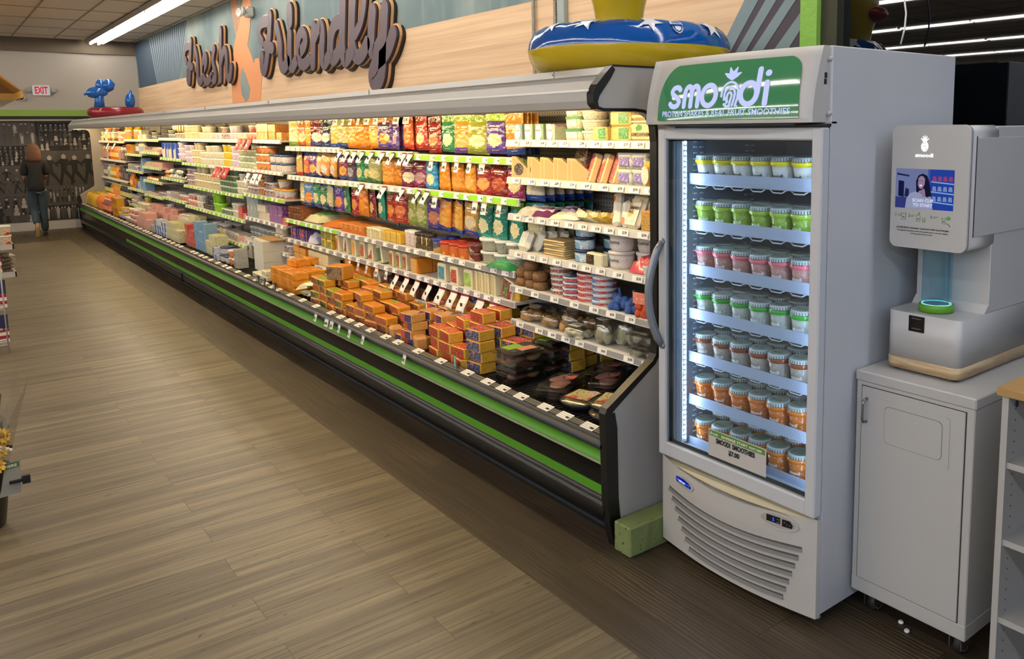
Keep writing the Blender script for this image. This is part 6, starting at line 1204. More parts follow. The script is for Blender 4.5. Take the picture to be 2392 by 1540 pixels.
# the cups
def cup(body, band, txt, tc, lidc='8fa8a0', dome='1f2422'):
    B = PK('cup_'+body+txt, body, '4c4840' if sum(lin(body)[:3]) > 1.2 else 'f0f0f0', None, gloss=.22, th=.64, bump=.25, s=1.2); b = G()
    b.lathe([(.030, 0), (.032, .003), (.0375, .045), (.041, .078)], seg=20, mats=B)
    b.text('sm' if txt == 'o' else 'smoodi', (0, 0, .036), *WX, .046, .013, M('cup_text_'+tc, tc, .4), .03, wrap=(0, 0, .0392)); b.text('PROTEIN' if tc == '2c2c2a' else 'SMOOTHIE', (0, 0, .022), *WX, .038, .008, M('cup_text_'+tc, tc, .4), .03, wrap=(0, 0, .0372))
    n = G(); n.lathe([(.041, .076), (.0465, .082), (.0475, .091), (.043, .094)], seg=20, mats=GL(band, .2), cap=False)
    l = G(); l.lathe([(.0445, .091), (.0455, .095), (.0425, .106), (.038, .110), (.034, .1085)], seg=24, mats=[CLP, M('lid_ring', 'b8c4c4', .2), M('lid_ring'), M('lid_ring'), M('lid_disc_'+lidc, lidc, .3)])
    for i in range(28): a = 2*PI*i/28; c, s = math.cos(a), math.sin(a); l.box(-.0002, .0002, -.0002, .0002, 0, .0001, M('lid_rib', '3c4444', .4)); l.v = l.v[:-8]; l.f = l.f[:-6]; l.m = l.m[:-6]; l.sm = l.sm[:-6]; w2 = .0013; l.add([(.0462*c+w2*s, .0462*s-w2*c, .095), (.0462*c-w2*s, .0462*s+w2*c, .095), (.0436*c-w2*s, .0436*s+w2*c, .105), (.0436*c+w2*s, .0436*s-w2*c, .105)], [(0, 1, 2, 3)], M('lid_rib', '3c4444', .4))
    l.text('PEEL LID', (-.018, .022, .1112), (0, -1, 0), (.0, 0, 0) if 0 else (1, 0, 0), .044, .010, M('lid_print', '3c5c50', .4), .02)
    return Proto('smoothie_cup', .09, .09, .112, [('cup', b), ('band', n), ('lid', l)])
CUPS = [(cup('d8dcdc', 'e8d818', 'smoodi', '2c2c2a', '5c6a66'), 'white cup with yellow rim', 6), (cup('8cb03c', 'a8cc4c', 'smoodi', 'f0f8e8', 'b8c4b4'), 'lime green cup', 6), (cup('b88880', 'e0707c', 'smoodi', 'f0f0f0', 'a8b8b0'), 'cup with pink rim and red fruit print', 6), (cup('b8c0b8', '2fa42c', 'smoodi', 'f4f4f4', 'a4b4ac'), 'white cup with green rim', 6), (cup('a8a098', '8c4420', 'smoodi', 'f4f4f4', 'a0b0a8'), 'white cup with brown rim', 6), (cup('c86c20', 'dc7820', 'smoodi', 'f8f4ec', '94a8a0'), 'orange cup', 6), (cup('cc7424', 'e08020', 'smoodi', 'f8f4ec', '7c9488'), 'bright orange cup', 6)]
RWN = ['top shelf', 'second shelf', 'third shelf', 'fourth shelf', 'fifth shelf', 'sixth shelf', 'bottom shelf']
for k, z in enumerate(lipz):
    P_, ds, n_ = CUPS[k]
    for r in range(2 if k else 1):
        for i in range(6):
            P_.spawn((2.318+.098*r+NEWS.uniform(-.002, .002), 2.213-.0925*i-.002*r, z-.0375), (NEWS.uniform(-.03, .03), NEWS.uniform(-.10, .0) if not r else 0, NEWS.uniform(-.3, .3)), join('smoothie '+ds, ordl(i, 6), 'front row' if r == 0 else 'row behind', RWN[k]+' of freezer'), 'smoothie cup', 'smoothie cups on the %s' % RWN[k])
# beam on the floor between freezer and case
def beam_mat():
    m = M('beam_green', '8fa256', .8, bump=.9, bscale=18); nt_ = m.node_tree; b = nt_.nodes['Principled BSDF']
    c = node_mix(nt_, ramp(nt_, noise(nt_, (6, 40, 60), (0, 3, 1), 4), .62, .7), lin('75804a'), lin('41482a')); c = node_mix(nt_, ramp(nt_, noise(nt_, (30, 30, 30), (5, 3, 1), 2), .66, .72), c, lin('3a4220')); nt_.links.new(c, b.inputs['Base Color']); return m
g = G(); g.box(0, .70, -.050, .050, 0, .125, beam_mat(), .006); o = solo('painted_beam', g, 'chipped pale green painted timber beam on the floor under the case end', 'wooden beam'); o.location = (2.0, 2.372, .001); o.rotation_euler = (0, 0, .0)
# ------------------------------------------------------------------ white metal cabinet on casters
CBW = M('cabinet_white', 'b1aea8', .42); cy0, cy1, cx0, cx1, cz0, cz1 = 1.140, 1.552, 2.355, 3.06, .092, .880
cb = thing('metal_cabinet', 'white metal cabinet on casters under the smoothie machine', 'cabinet', (2.7, 1.345, 0))
def CP(nm, g, lb=None, par=None): g.v = [(a-2.7, b-1.345, c) for a, b, c in g.v]; return part(nm, g, par or cb, lb)
g = G(); g.box(cx0+.001, cx1, cy0+.001, cy1-.001, cz0+.05, cz1-.036, CBW, .003); g.box(cx0, cx1, cy0, cy1, cz0, cz0+.052, CBW, .003); CP('body', g)
g = G(); g.box(cx0-.003, cx1, cy0-.003, cy1+.003, cz1-.036, cz1, CBW, .004); CP('top', g)
g = G(); a0, a1, b0, b1 = cy0+.028, cy1-.024, cz0+.055, cz1-.050
g.box(cx0-.0008, cx0+.004, a0-.002, a1+.002, b0-.002, b1+.002, GSK); dd = CP('door_gap', g)
g = G(); g.box(cx0-.004, cx0+.004, a0+.0005, a1-.0005, b0, b1, CBW, .0015); dr = CP('door', g)
def rrect(y0, y1, z0, z1, r): return [(cy+r*math.cos(t), cz+r*math.sin(t)) for cy, cz, s in ((y1-r, z1-r, 0), (y0+r, z1-r, 90), (y0+r, z0+r, 180), (y1-r, z0+r, 270)) for t in [math.radians(s+15*k) for k in range(7)]]
g = G(); g.prism(rrect(1.215, 1.465, .628, .800, .012), cx0-.0062, cx0-.003, CBW, 'x'); g.prism(rrect(1.238, 1.440, .655, .782, .018), cx0-.0066, cx0-.006, M('panel_line', '55534f', .6), 'x'); g.prism(rrect(1.2393, 1.4387, .6563, .7807, .0175), cx0-.0074, cx0-.006, CBW, 'x'); CP('access_panel', g, None, dr)
g = G(); hy = 1.508; g.tube([(cx0-.003, hy, .790), (cx0-.022, hy, .786), (cx0-.026, hy+.001, .775), (cx0-.026, hy+.002, .722), (cx0-.022, hy, .712), (cx0-.003, hy-.001, .710)], .0042, M('handle_steel', '8c8a86', .25, metal=.9), 8); CP('handle', g, 'steel bar handle', dr)
for x in (cx0+.06, cx1-.06):
    for y in (cy0+.05, cy1-.05):
        g = G(); g.lathe([(.030, -.014), (.034, -.008), (.034, .008), (.030, .014)], (x+.02, y, .035), 18, M('caster_black', '22211f', .5), axis='y'); g.lathe([(.021, -.016), (.0225, -.016), (.0225, .016), (.021, .016)], (x+.02, y, .035), 16, M('caster_ring', 'b8b8b4', .4), axis='y', cap=False); g.lathe([(.008, -.018), (.008, .018)], (x+.02, y, .035), 8, SOC, axis='y'); g.box(x-.02, x+.04, y-.021, y-.0175, .03, .092, M('handle_steel')); g.box(x-.02, x+.04, y+.0175, y+.021, .03, .092, M('handle_steel')); g.box(x-.03, x+.04, y-.03, y+.03, .085, .093, M('handle_steel')); CP('caster', g)
# ------------------------------------------------------------------ smoothie machine
MW = M('machine_white', 'b6b3ae', .3, spec=.5); MAP = None
def maple():
    m = M('maple', 'c4a982', .5); nt_ = m.node_tree; b = nt_.nodes['Principled BSDF']; c = node_mix(nt_, ramp(nt_, noise(nt_, (6, 6, 60), (0, 3, 1), 4), .4, .65), lin('cbb28c'), lin('a88a62')); nt_.links.new(c, b.inputs['Base Color']); return m
MPL = maple(); mx0, my0, my1, mz0 = 2.445, 1.245, 1.503, .890
mc = thing('smoothie_machine', 'white self-serve smoothie blender machine with a touch screen', 'smoothie machine', (2.7, 1.374, 0))
def MPt(nm, g, lb=None, par=None): g.v = [(a-2.7, b-1.374, c) for a, b, c in g.v]; return part(nm, g, par or mc, lb)
def slab(x0, x1, y0, y1, z0, z1, r, mat):   # rounded in plan at the front corners
    pl = [(x0+r-r*math.cos(t), y0+r-r*math.sin(t)) for t in [math.radians(90-15*k) for k in range(7)]]+[(x0+r-r*math.cos(t), y1-r+r*math.sin(t)) for t in [math.radians(15*k) for k in range(7)]]+[(x1, y1), (x1, y0)]
    gg = G(); n = len(pl); gg.add([(a, b, z0) for a, b in pl]+[(a, b, z1) for a, b in pl], [tuple(range(n))[::-1], tuple(range(n, 2*n))]+[(i, (i+1) % n, (i+1) % n+n, i+n) for i in range(n)], mat, [False, False]+[i != n-2 for i in range(n)]); return gg
MPt('wood_base', slab(mx0, 3.02, my0, my1, mz0, .928, .028, MPL), 'pale wood base')
g = slab(mx0+.001, 3.02, my0+.001, my1-.001, .928, 1.083, .028, MW); MPt('base', g)
g = G(); g.box(2.625, 3.02, my0+.001, my1-.001, 1.083, 1.69, MW, .003); g.prism([(2.60, 1.083), (2.625, 1.083), (2.625, 1.11)], my0+.001, my1-.001, MW, 'y'); MPt('column', g)
g = G(); g.prism(rrect(my0-.001, my1+.001, 1.300, 1.694, .022), 2.470, 2.475+.16, MW, 'x', smooth=True); g.prism(rrect(my0-.002, my1+.002, 1.298, 1.696, .024), 2.450, 2.4685, MW, 'x', smooth=True); hdm = MPt('head', g)
g = G(); g.box(2.495, 2.9, my0-.0028, my0-.0, 1.345, 1.655, MW, .001); g.box(2.4925, 2.4945, my0-.0034, my0, 1.345, 1.66, GSK); MPt('side_panel', g)
g = G(); g.lathe([(.050, 1.084), (.056, 1.086), (.056, 1.106), (.052, 1.110), (.049, 1.108)], (2.535, 1.377, 0), 28, M('ring_green', '5f9a1c', .35)); MPt('cup_ring', g, 'green cup ring')
g = G(); g.lathe([(.0462, 1.108), (.0470, 1.109), (.0462, 1.1105)], (2.535, 1.377, 0), 28, EMIT('ring_glow', '8fe8f4', 2.2), cap=False); g.ball((2.535, 1.377, 1.109), (.045, .045, .0005), M('ring_floor', '9fc4c8', .4), 20, 4); MPt('glow_ring', g, 'pale blue lit ring')
g = G(); g.lathe([(.047, 1.108), (.047, 1.300)], (2.535, 1.377, 0), 32, CLEAR('tube_blue', refl=.05, tint='cfe8f2', rough=.04), cap=False); MPt('clear_tube', g, 'clear cylinder guard')
g = G(); g.ball((2.535, 1.377, 1.10), (.044, .044, .028), CLEAR('dome_clear', refl=.10, tint='e4f2f4', rough=.04), 20, 10); MPt('splash_dome', g)
g = G(); g.box(mx0-.002, mx0+.004, 1.366, 1.420, 1.024, 1.076, M('scan_black', '0c0a09', .12)); g.box(mx0-.003, mx0, 1.377, 1.409, 1.066, 1.069, M('scan_bar', '5a5654', .3)); g.box(mx0-.003, mx0, 1.377, 1.409, 1.033, 1.036, M('scan_bar')); MPt('scanner', g, 'black scanner window')
for x in (2.48, 2.98):
    for y in (my0+.03, my1-.03): g = G(); g.lathe([(.014, .8795), (.014, .892)], (x, y, 0), 10, GSK); MPt('foot', g)
XF = 2.450
g = G(); g.prism(rrect(1.288, 1.488, 1.428, 1.556, .002), XF-.0008, XF+.001, EMIT('screen_base', '4a5aa4', .55), 'x')
def SQ(pts, c, d, e=.6): g.prism([(1.488-u*.200, 1.428+v*.128) for u, v in pts], XF-.0008-d, XF-.0006, EMIT('scr_'+c, c, e), 'x')
SQ([(.0, .0), (.55, 0), (.55, .28), (0, .28)], '3c4486', .0001); SQ([(0, .28), (.6, .28), (.6, 1), (0, 1)], '7c88b8', .0001); SQ([(.02, .84), (.24, .80), (.24, .84), (.02, .89)], '2a2e58', .0002); SQ([(.05, .3), (.15, .28), (.15, .68), (.05, .7)], '1c2048', .0002); SQ([(.16, .3), (.24, .28), (.24, .48), (.18, .52)], '282c5c', .0002)
SQ([(.60, 0), (1, 0), (1, 1), (.56, 1)], '2c4cb4', .0001)
for q in range(3):
    SQ([(.62, .18+.25*q), (1, .14+.25*q), (1, .17+.25*q), (.62, .21+.25*q)], '9cc4f4', .0002)
    for r in range(4): SQ([(.64+.09*r, .22+.25*q), (.71+.09*r, .215+.25*q), (.70+.09*r, .33+.25*q), (.65+.09*r, .335+.25*q)], 'b04c7c' if q == 2 else '8ca4dc', .00025)
SQ([(.18, 0), (.66, 0), (.63, .3), (.56, .42), (.47, .46), (.36, .44), (.26, .38), (.20, .25)], 'a8b0d4', .0003); SQ([(.37, .42), (.36, .7), (.40, .84), (.47, .89), (.55, .84), (.59, .68), (.63, .34), (.56, .30), (.44, .40)], '1f1c38', .0004)
SQ([(.395, .60), (.40, .76), (.43, .82), (.475, .83), (.515, .76), (.51, .62), (.48, .53), (.45, .50), (.42, .52)], 'a890b4', .0005); SQ([(.415, .60), (.44, .615), (.475, .605), (.455, .565), (.43, .57)], 'e8dcec', .0006, .8); SQ([(.47, .30), (.53, .30), (.52, .46), (.50, .52), (.47, .50)], 'a48cb0', .0006)
for u in (.425, .47): SQ([(u-.008, .70), (u+.008, .70), (u+.008, .715), (u-.008, .715)], '1c1830', .0006)
SQ([(.42, .46), (.48, .48), (.47, .40), (.40, .40)], 'a48cb0', .0006)
screen = MPt('screen', g, 'screen showing a laughing woman with a cup', hdm)
g = G(); WT = EMIT('white_lit', 'ffffff', 1.0); WS = EMIT('screen_text', 'dce2ff', .75); g.text('SCAN CUP', (XF-.0018, 1.426, 1.450), *WX, .072, .011, WS, .04); g.text('TO START', (XF-.0018, 1.424, 1.435), *WX, .068, .011, WS, .04); MPt('screen_lettering', g, None, hdm)
g = G(); yc, zc = 1.391, 1.628
g.prism(oval(yc, zc, .0125, .0165, 20), XF-.001, XF+.001, WT, 'x')
for a_ in range(3): g.stroke([(yc+.010-.005*a_, zc+.010-.010*a_), (yc-.003-.004*a_, zc+.012-.010*a_)], .0006, XF-.0013, XF-.001, MW, 'x', 4)
for dy_, dz_ in ((-.013, .010), (-.007, .017), (.0, .019), (.007, .017), (.013, .010)): g.stroke([(yc, zc+.015), (yc+dy_, zc+.015+dz_)], [.0032, .0012], XF-.001, XF+.001, WT, 'x', 5)
g.text('smoodi', (XF-.001, 1.422, 1.594), *WX, .062, .0125, WT, .045); MPt('logo', g, 'lit white pineapple logo', hdm)
g = G(); MG = M('print_green', '5c8a34', .5); MK = M('print_dark', '3c3c38', .5)
for q, (yy_, t1) in enumerate(((1.484, '1'), (1.438, '2'), (1.362, '3'))):
    g.text(t1, (XF-.001, yy_, 1.400), *WX, None, .009, MK, .02); g.box(XF-.001, XF, yy_-.020-(.006*(q > 1)), yy_-.008, 1.405, 1.4065, MG); g.box(XF-.001, XF, yy_-.018, yy_-.008, 1.401, 1.4025, MG)
def cupicon(y, z, s): g.stroke([(y+.008*s, z+.012*s), (y+.006*s, z-.010*s), (y-.006*s, z-.010*s), (y-.008*s, z+.012*s), (y+.008*s, z+.012*s)], .0005, XF-.001, XF, MG, 'x', 3); g.prism(oval(y, z-.001, .002*s, .0028*s, 8), XF-.001, XF, MK, 'x')
cupicon(1.456, 1.399, 1); cupicon(1.404, 1.396, .9); cupicon(1.385, 1.392, .6); cupicon(1.317, 1.394, .8); g.stroke([(1.404, 1.408), (1.400, 1.416)], .0014, XF-.001, XF, MG, 'x', 4); g.prism(oval(1.302, 1.404, .0065, .0065, 14), XF-.001, XF, M('dot_green', '5aa03c', .5), 'x'); g.stroke([(1.308, 1.388), (1.300, 1.384), (1.296, 1.378)], .0008, XF-.001, XF, MK, 'x', 3)
g.text('ALLERGENS: Attention customers with food allergies', (XF-.001, 1.480, 1.360), *WX, .182, .0075, MK, .03); g.text('This equipment processes products that contain peanuts, tree nuts, soybeans,', (XF-.001, 1.478, 1.351), *WX, .178, .0062, MK, .02); g.text('and may contain milk and wheat.', (XF-.001, 1.428, 1.343), *WX, .076, .0058, MK, .02)
MPt('instruction_print', g, None, hdm)
# hanging white cord in front of the window, behind the freezer
g = G(); g.tube([(XW-.06, 1.865-.02*math.sin(k*.9), 2.02+.06*k) for k in range(23)], .004, M('cord_white', 'd8d6d0', .5), 6); solo('hanging_cord', g, 'thin white cord hanging in front of the dark window', 'cord')
# ------------------------------------------------------------------ white bookcase with a wooden top
BKW = M('bookcase_white', 'a9a59d', .5); bk = thing('bookcase', 'low white open bookcase with a wooden top at the right edge', 'bookcase', (2.45, .76, 0))
def BP(nm, g, lb=None): g.v = [(a-2.45, b-.76, c) for a, b, c in g.v]; return part(nm, g, bk, lb)
g = G(); g.box(2.245, 2.66, .49, 1.030, .945, .968, M('bk_wood', 'a8844f', .5), .001); BP('top', g, 'honey wood top')
for nm_, ya_, yb_ in (('side_panel', 1.000, 1.018), ('side_panel', .50, .518)):
    g = G(); g.box(2.255, 2.65, ya_, yb_, 0, .945, BKW)
    if ya_ > .9:
        for x in (2.30, 2.58):
            z = .1
            while z < .92: g.lathe([(.0025, -.0005), (.0025, .0005)], (x, ya_-.0002, z), 6, GSK, axis='y'); z += .032
    BP(nm_, g)
for z in (.04, .268, .505, .735): g = G(); g.box(2.262, 2.645, .518, 1.000, z, z+.018, BKW); BP('shelf_board', g)
g = G(); g.box(2.645, 2.65, .50, 1.018, .0, .945, BKW); BP('back_panel', g); g = G(); g.box(2.27, 2.28, .518, 1.0, 0, .04, BKW); BP('plinth', g)
g = G(); g.ball((2.30, .997, .915), (.006, .004, .010), GSK); BP('cam_lock', g)
# ================================================================== pool floats on top of the case
VY = M('vinyl_yellow', 'c2a51c', .16, spec=.6, bump=.25, bscale=9); VB = M('vinyl_blue', '0c4f9c', .12, spec=.7, bump=.25, bscale=9); VW = M('vinyl_white', 'd8dade', .2); VR = M('vinyl_red', '9c1f20', .2, bump=.25, bscale=9); VD = M('vinyl_dog', '0f5cb0', .14, spec=.7, bump=.3, bscale=9)
VRD = M('vinyl_tube_red', '8c1f26', .25, bump=.25, bscale=9)
def torus(R, r, mats, seg=64, ring=20, sy=1, split=0.0, pinch=16, sz=1):
    g = G(); vs = []; fs = []; ms = []
    for i in range(seg):
        a = 2*PI*i/seg; rr = r*(1-.035*abs(math.sin(a*pinch/2))**8*1.6)
        for j in range(ring): b = 2*PI*j/ring; vs.append(((R+rr*math.cos(b))*math.cos(a), (R+rr*math.cos(b))*math.sin(a)*sy, rr*math.sin(b)*sz))
    for i in range(seg):
        for j in range(ring):
            q = (i*ring+j, ((i+1) % seg)*ring+j, ((i+1) % seg)*ring+(j+1) % ring, i*ring+(j+1) % ring); fs.append(q); b = 2*PI*(j+.5)/ring; ms.append(mats[0] if math.sin(b) > split else mats[1])
    return g.add(vs, fs, ms, True)
df = thing('pool_float', 'large inflatable blue and yellow duck ring float with white stars on the case', 'pool float', (2.52, 2.90, 2.038), 0)
R_, r_ = .372, .106; SY = .92
part('ring', torus(R_, r_, (VB, VY), sy=SY, split=.05), df)
def on_ring(a, b, off=.003): r = r_+off; return Vector(((R_+r*math.cos(b))*math.cos(a), (R_+r*math.cos(b))*math.sin(a)*SY, r*math.sin(b)))
def decal(a0, b0, pts, mat, off=.003, g=None):   # pts in metres on the tube surface (u round the ring, v up the tube)
    g = g or G(); c = on_ring(a0, b0, off); n = len(pts); vs = [tuple(c)]+[tuple(on_ring(a0+u/(R_+r_*.7), b0+v/r_, off)) for u, v in pts]
    g.add(vs, [(0, i+1, (i+1) % n+1) for i in range(n)], mat, True); return g
for a_, b_, s_, ro in ((206, 62, .105, .2), (243, 55, .095, .5), (286, 50, .11, .1), (315, 78, .10, .6), (340, 66, .10, .4), (180, 60, .09, 0), (20, 70, .1, .2), (80, 60, .1, .3), (130, 60, .1, .1)):
    s_ *= 1.2; pts = [((s_*.5 if k % 2 == 0 else s_*.21)*math.sin(ro+k*PI/5), (s_*.5 if k % 2 == 0 else s_*.21)*math.cos(ro+k*PI/5)) for k in range(10)]
    # subdivide the star edges so that it hugs the tube
    q = []
    for u, v in zip(pts, pts[1:]+pts[:1]): q += [u, ((u[0]+v[0])/2, (u[1]+v[1])/2)]
    part('star', decal(math.radians(a_), math.radians(b_), q, VW), df)
g = G(); A0, B0 = math.radians(258), math.radians(40)
sh = [(-.030, .030), (-.018, .036), (0, .040), (.018, .036), (.030, .030), (.030, .012), (.024, .010), (.024, -.012), (.014, -.026), (0, -.034), (-.014, -.026), (-.024, -.012), (-.024, .010), (-.030, .012)]
decal(A0, B0, sh, VW, .003, g); decal(A0, B0, [(u*.86, v*.86) for u, v in sh], VB, .0036, g); decal(A0, B0-.04, [(-.014, .004), (.014, .004), (.013, -.010), (0, -.019), (-.013, -.010)], VW, .0042, g)
tv, tf, ta = text_geo('BIGMOUTH', .03, 0, 1); g.add([tuple(on_ring(A0+(u-.5)*.050/(R_+r_*.7), B0+(.013+v*.010)/r_, .0044)) for u, v in tv], tf, VW); part('badge', g, df, 'white BIGMOUTH shield badge')
# neck and head of the duck
g = G(); nk = [(.0, .165, .15), (.07, .160, .13), (.16, .178, .15), (.24, .205, .175), (.33, .225, .20), (.45, .21, .20), (.55, .13, .13), (.59, .02, .02)]; nn = []
seg = 28; vs = [(-.205+rx*.66*math.cos(2*PI*i/seg), -.17+ry*.66*math.sin(2*PI*i/seg), z*.8+.04) for z, rx, ry in nk for i in range(seg)]
g.add(vs, [(k*seg+i, k*seg+(i+1) % seg, (k+1)*seg+(i+1) % seg, (k+1)*seg+i) for k in range(len(nk)-1) for i in range(seg)], VY, True); part('neck_and_head', g, df, 'yellow neck and head')
g = G(); g.ball((0, 0, 0), (.115, .085, .045), VR, 20, 10); xf(g, Matrix.Translation((-.275, -.245, .258)) @ Matrix.Rotation(-.7, 4, 'Z')); part('beak', g, df, 'dark red beak')
# balloon-dog float at the far end
dg = thing('pool_float', 'inflatable red ring float with a blue balloon-dog head far down the case', 'pool float', (2.485, 16.0, 2.030), 0)
R_, r_, SY = .325, .092, 1.0
g = torus(R_, r_, (VRD, VRD), 48, 14, 1.0, 0, 20); part('ring', g, dg); g = G(); g.lathe([(R_-.03, .086), (R_+.03, .088)], seg=40, mats=VW, cap=False); part('top_band', g, dg)
g = G(); g.tube([(-.24, -.05, .04), (-.23, -.05, .20), (-.225, -.05, .32)], [.085, .068, .062], VD, 14); part('neck', g, dg)
g = G(); g.tube([(-.10, -.05, .33), (-.16, -.05, .345), (-.25, -.05, .335), (-.34, -.05, .315), (-.39, -.05, .305), (-.405, -.05, .30)], [.04, .085, .095, .085, .05, .01], VD, 14); g.ball((-.425, -.05, .298), .022, VD); part('head', g, dg)
for dx, s_ in ((-.11, .105), (-.215, .075)): g = G(); g.tube([(dx, -.05, .34), (dx+.01, -.06, .39), (dx+.02, -.06, .46), (dx+.0, -.05, .515), (dx-.02, -.05, .525)], [.03, s_*.85, s_, s_*.7, .01], VD, 14); part('ear', g, dg)
g = G(); g.tube([(.225, .0, .08), (.22, 0, .13), (.225, 0, .21), (.235, 0, .29), (.24, 0, .325), (.245, 0, .36), (.245, 0, .39)], [.04, .07, .076, .06, .02, .018, .004], VD, 14); part('tail', g, dg)
g = G(); g.prism([(-.24+.035*math.cos(k*PI/5+.3), .035+.03*math.sin(k*PI/5+.3)) for k in range(10)], -.31, -.295, VW, 'y'); g.v = [(a, b+.03*0-.0, c) for a, b, c in g.v]; part('badge', g, dg)
# ================================================================== left side of the aisle
# wooden produce canopy whose corner shows at the upper left
HW = M('honey_wood', 'b07c2c', .55, bump=.2, bscale=8); HW2 = M('honey_wood_light', 'c89a4c', .55)
pc = thing('wooden_canopy', 'honey coloured wooden canopy corner at the upper left, before the far wall', 'canopy', (0, 14.0, 0))
g = G(); g.prism([(1.0, 2.235), (1.0, 2.250), (.35, 2.85), (-1.2, 2.85), (-1.2, 2.80), (.33, 2.80)], -.9, 0, HW, 'y'); part('roof', g, pc)
g = G(); g.box(-1.2, 1.01, -.03, .0, 2.155, 2.245, HW2); g.box(.98, 1.01, -.9, 0, 2.155, 2.245, HW2); part('fascia', g, pc)
g = G(); g.add([(-.2, -.03, 2.155), (.98, -.03, 2.155), (.80, -.45, 2.05), (-.2, -.45, 2.05)], [(0, 1, 2, 3)], M('canopy_cloth', 'b5b0a0', .7)); part('underside', g, pc)
g = G(); g.prism([(.99, 2.243), (.35, 2.80), (-1.19, 2.80), (-1.19, 2.243)], -.02, -.005, M('honey_wood_dark', '7c5418', .6), 'y'); part('gable', g, pc)
for x in (-.9, .30):
    g = G(); g.box(x-.05, x+.05, -.5, -.4, 0, 2.3, HW); part('post', g, pc)
# person walking away
pn = thing('person', 'person seen from behind in black top and blue jeans walking to the far wall', 'person', (1.335, 16.6, 0))
SKIN = M('skin', 'b07c64', .5); SHIRT = M('shirt_black', '0c0b0a', .8, bump=.3, bscale=30); JEAN = M('denim', '2c3a46', .8, bump=.3, bscale=60); HAIR = M('hair_auburn', '5c3a20', .7, bump=.8, bscale=90); SHOE = M('shoe_dark', '1e2a2c', .6); SOLE = M('shoe_sole', '9c8458', .7)
def skin_mesh(name, verts, edges, radii, mat, parent, root=0, sub=2):
    me = bpy.data.meshes.new(name); me.from_pydata(verts, edges, []); me.update(); me.materials.append(mat); o = bpy.data.objects.new(name, me); COL.objects.link(o); o.parent = parent
    md = o.modifiers.new('skin', 'SKIN'); md.use_smooth_shade = True; md.branch_smoothing = .6
    if not me.skin_vertices: me.attributes.new if 0 else None
    lay = me.skin_vertices[0].data if me.skin_vertices else None
    if lay is None:
        bm = bmesh.new(); bm.from_mesh(me); bm.verts.layers.skin.verify(); bm.to_mesh(me); bm.free(); lay = me.skin_vertices[0].data
    for v, r in zip(lay, radii): v.radius = r if isinstance(r, tuple) else (r, r); v.use_root = False
    lay[root].use_root = True; s = o.modifiers.new('smooth', 'SUBSURF'); s.levels = s.render_levels = sub
    return o
# joints: pelvis, spine, neck, head; arms; legs (left leg trailing with the heel up)
V = [(0, 0, .80), (0, .01, 1.0), (0, .02, 1.20), (0, .03, 1.30), (0, .05, 1.42), (-.17, .02, 1.24), (-.20, .05, 1.0), (-.19, .20, .93), (-.18, .28, .93), (.17, .02, 1.24), (.20, .05, 1.0), (.18, .22, .93), (.17, .30, .93), (.085, .0, .74), (.085, .03, .42), (.075, .02, .07), (-.085, 0, .74), (-.075, .04, .42), (-.06, -.14, .17)]
E_ = [(0, 1), (1, 2), (2, 3), (3, 4), (2, 5), (5, 6), (6, 7), (7, 8), (2, 9), (9, 10), (10, 11), (11, 12), (0, 13), (13, 14), (14, 15), (0, 16), (16, 17), (17, 18)]
RD = [(.13, .10), (.12, .09), (.10, .075), .05, (.075, .09), .05, .038, .028, .03, .05, .038, .028, .03, .075, .052, .036, .075, .052, .036]
V = [(a*.74, b, c) for a, b, c in V]; RD = [(r[0]*.85, r[1]*.9) if isinstance(r, tuple) else r*.85 for r in RD]
skin_mesh('body', V, E_, RD, SKIN, pn)
skin_mesh('top', [(0, .0, .68), (0, .0, .90), (0, .01, 1.05), (0, .02, 1.20), (0, .03, 1.28), (-.122, .02, 1.232), (-.148, .04, 1.08), (-.15, .05, 1.0), (.122, .02, 1.232), (.148, .04, 1.08), (.15, .05, 1.0)], [(0, 1), (1, 2), (2, 3), (3, 4), (3, 5), (5, 6), (6, 7), (3, 8), (8, 9), (9, 10)], [(.145, .115), (.125, .105), (.12, .10), (.115, .09), (.06, .055), .068, .060, .060, .068, .060, .060], SHIRT, pn)
skin_mesh('jeans', [(0, 0, .84), (.066, .0, .70), (.068, .03, .42), (.062, .02, .06), (-.066, 0, .70), (-.060, .04, .42), (-.050, -.12, .20)], [(0, 1), (1, 2), (2, 3), (0, 4), (4, 5), (5, 6)], [(.118, .10), (.078, .09), .062, .062, (.078, .09), .062, .056], JEAN, pn)
g = G(); g.ball((0, .045, 1.425), (.098, .105, .115), HAIR, 18, 12); g.lathe([(.06, 1.235), (.10, 1.25), (.108, 1.30), (.106, 1.37), (.098, 1.44)], (0, .015, 0), 18, HAIR, sy=.85); part('hair', g, pn, 'shoulder-length auburn hair')
g = G(); g.tube([(.064, -.07, .035), (.064, .0, .045), (.064, .12, .035), (.064, .17, .03)], [.028, .036, .034, .018], SHOE, 12); part('shoe', g, pn)
g = G(); xf(g.tube([(0, -.10, 0), (0, 0, 0), (0, .11, 0), (0, .15, 0)], [.028, .04, .036, .018], SHOE, 12), Matrix.Translation((-.055, -.175, .105)) @ Matrix.Rotation(-1.25, 4, 'X')); part('shoe', g, pn)
g = G(); xf(g.tube([(0, -.115, -.025), (0, -.07, -.028), (0, .0, -.028), (0, .08, -.028), (0, .15, -.025)], [.018, .036, .030, .042, .02], SOLE, 12, flat=.45), Matrix.Translation((-.055, -.185, .105)) @ Matrix.Rotation(-1.25, 4, 'X')); part('shoe_sole', g, pn, 'pale tan shoe sole turned up')
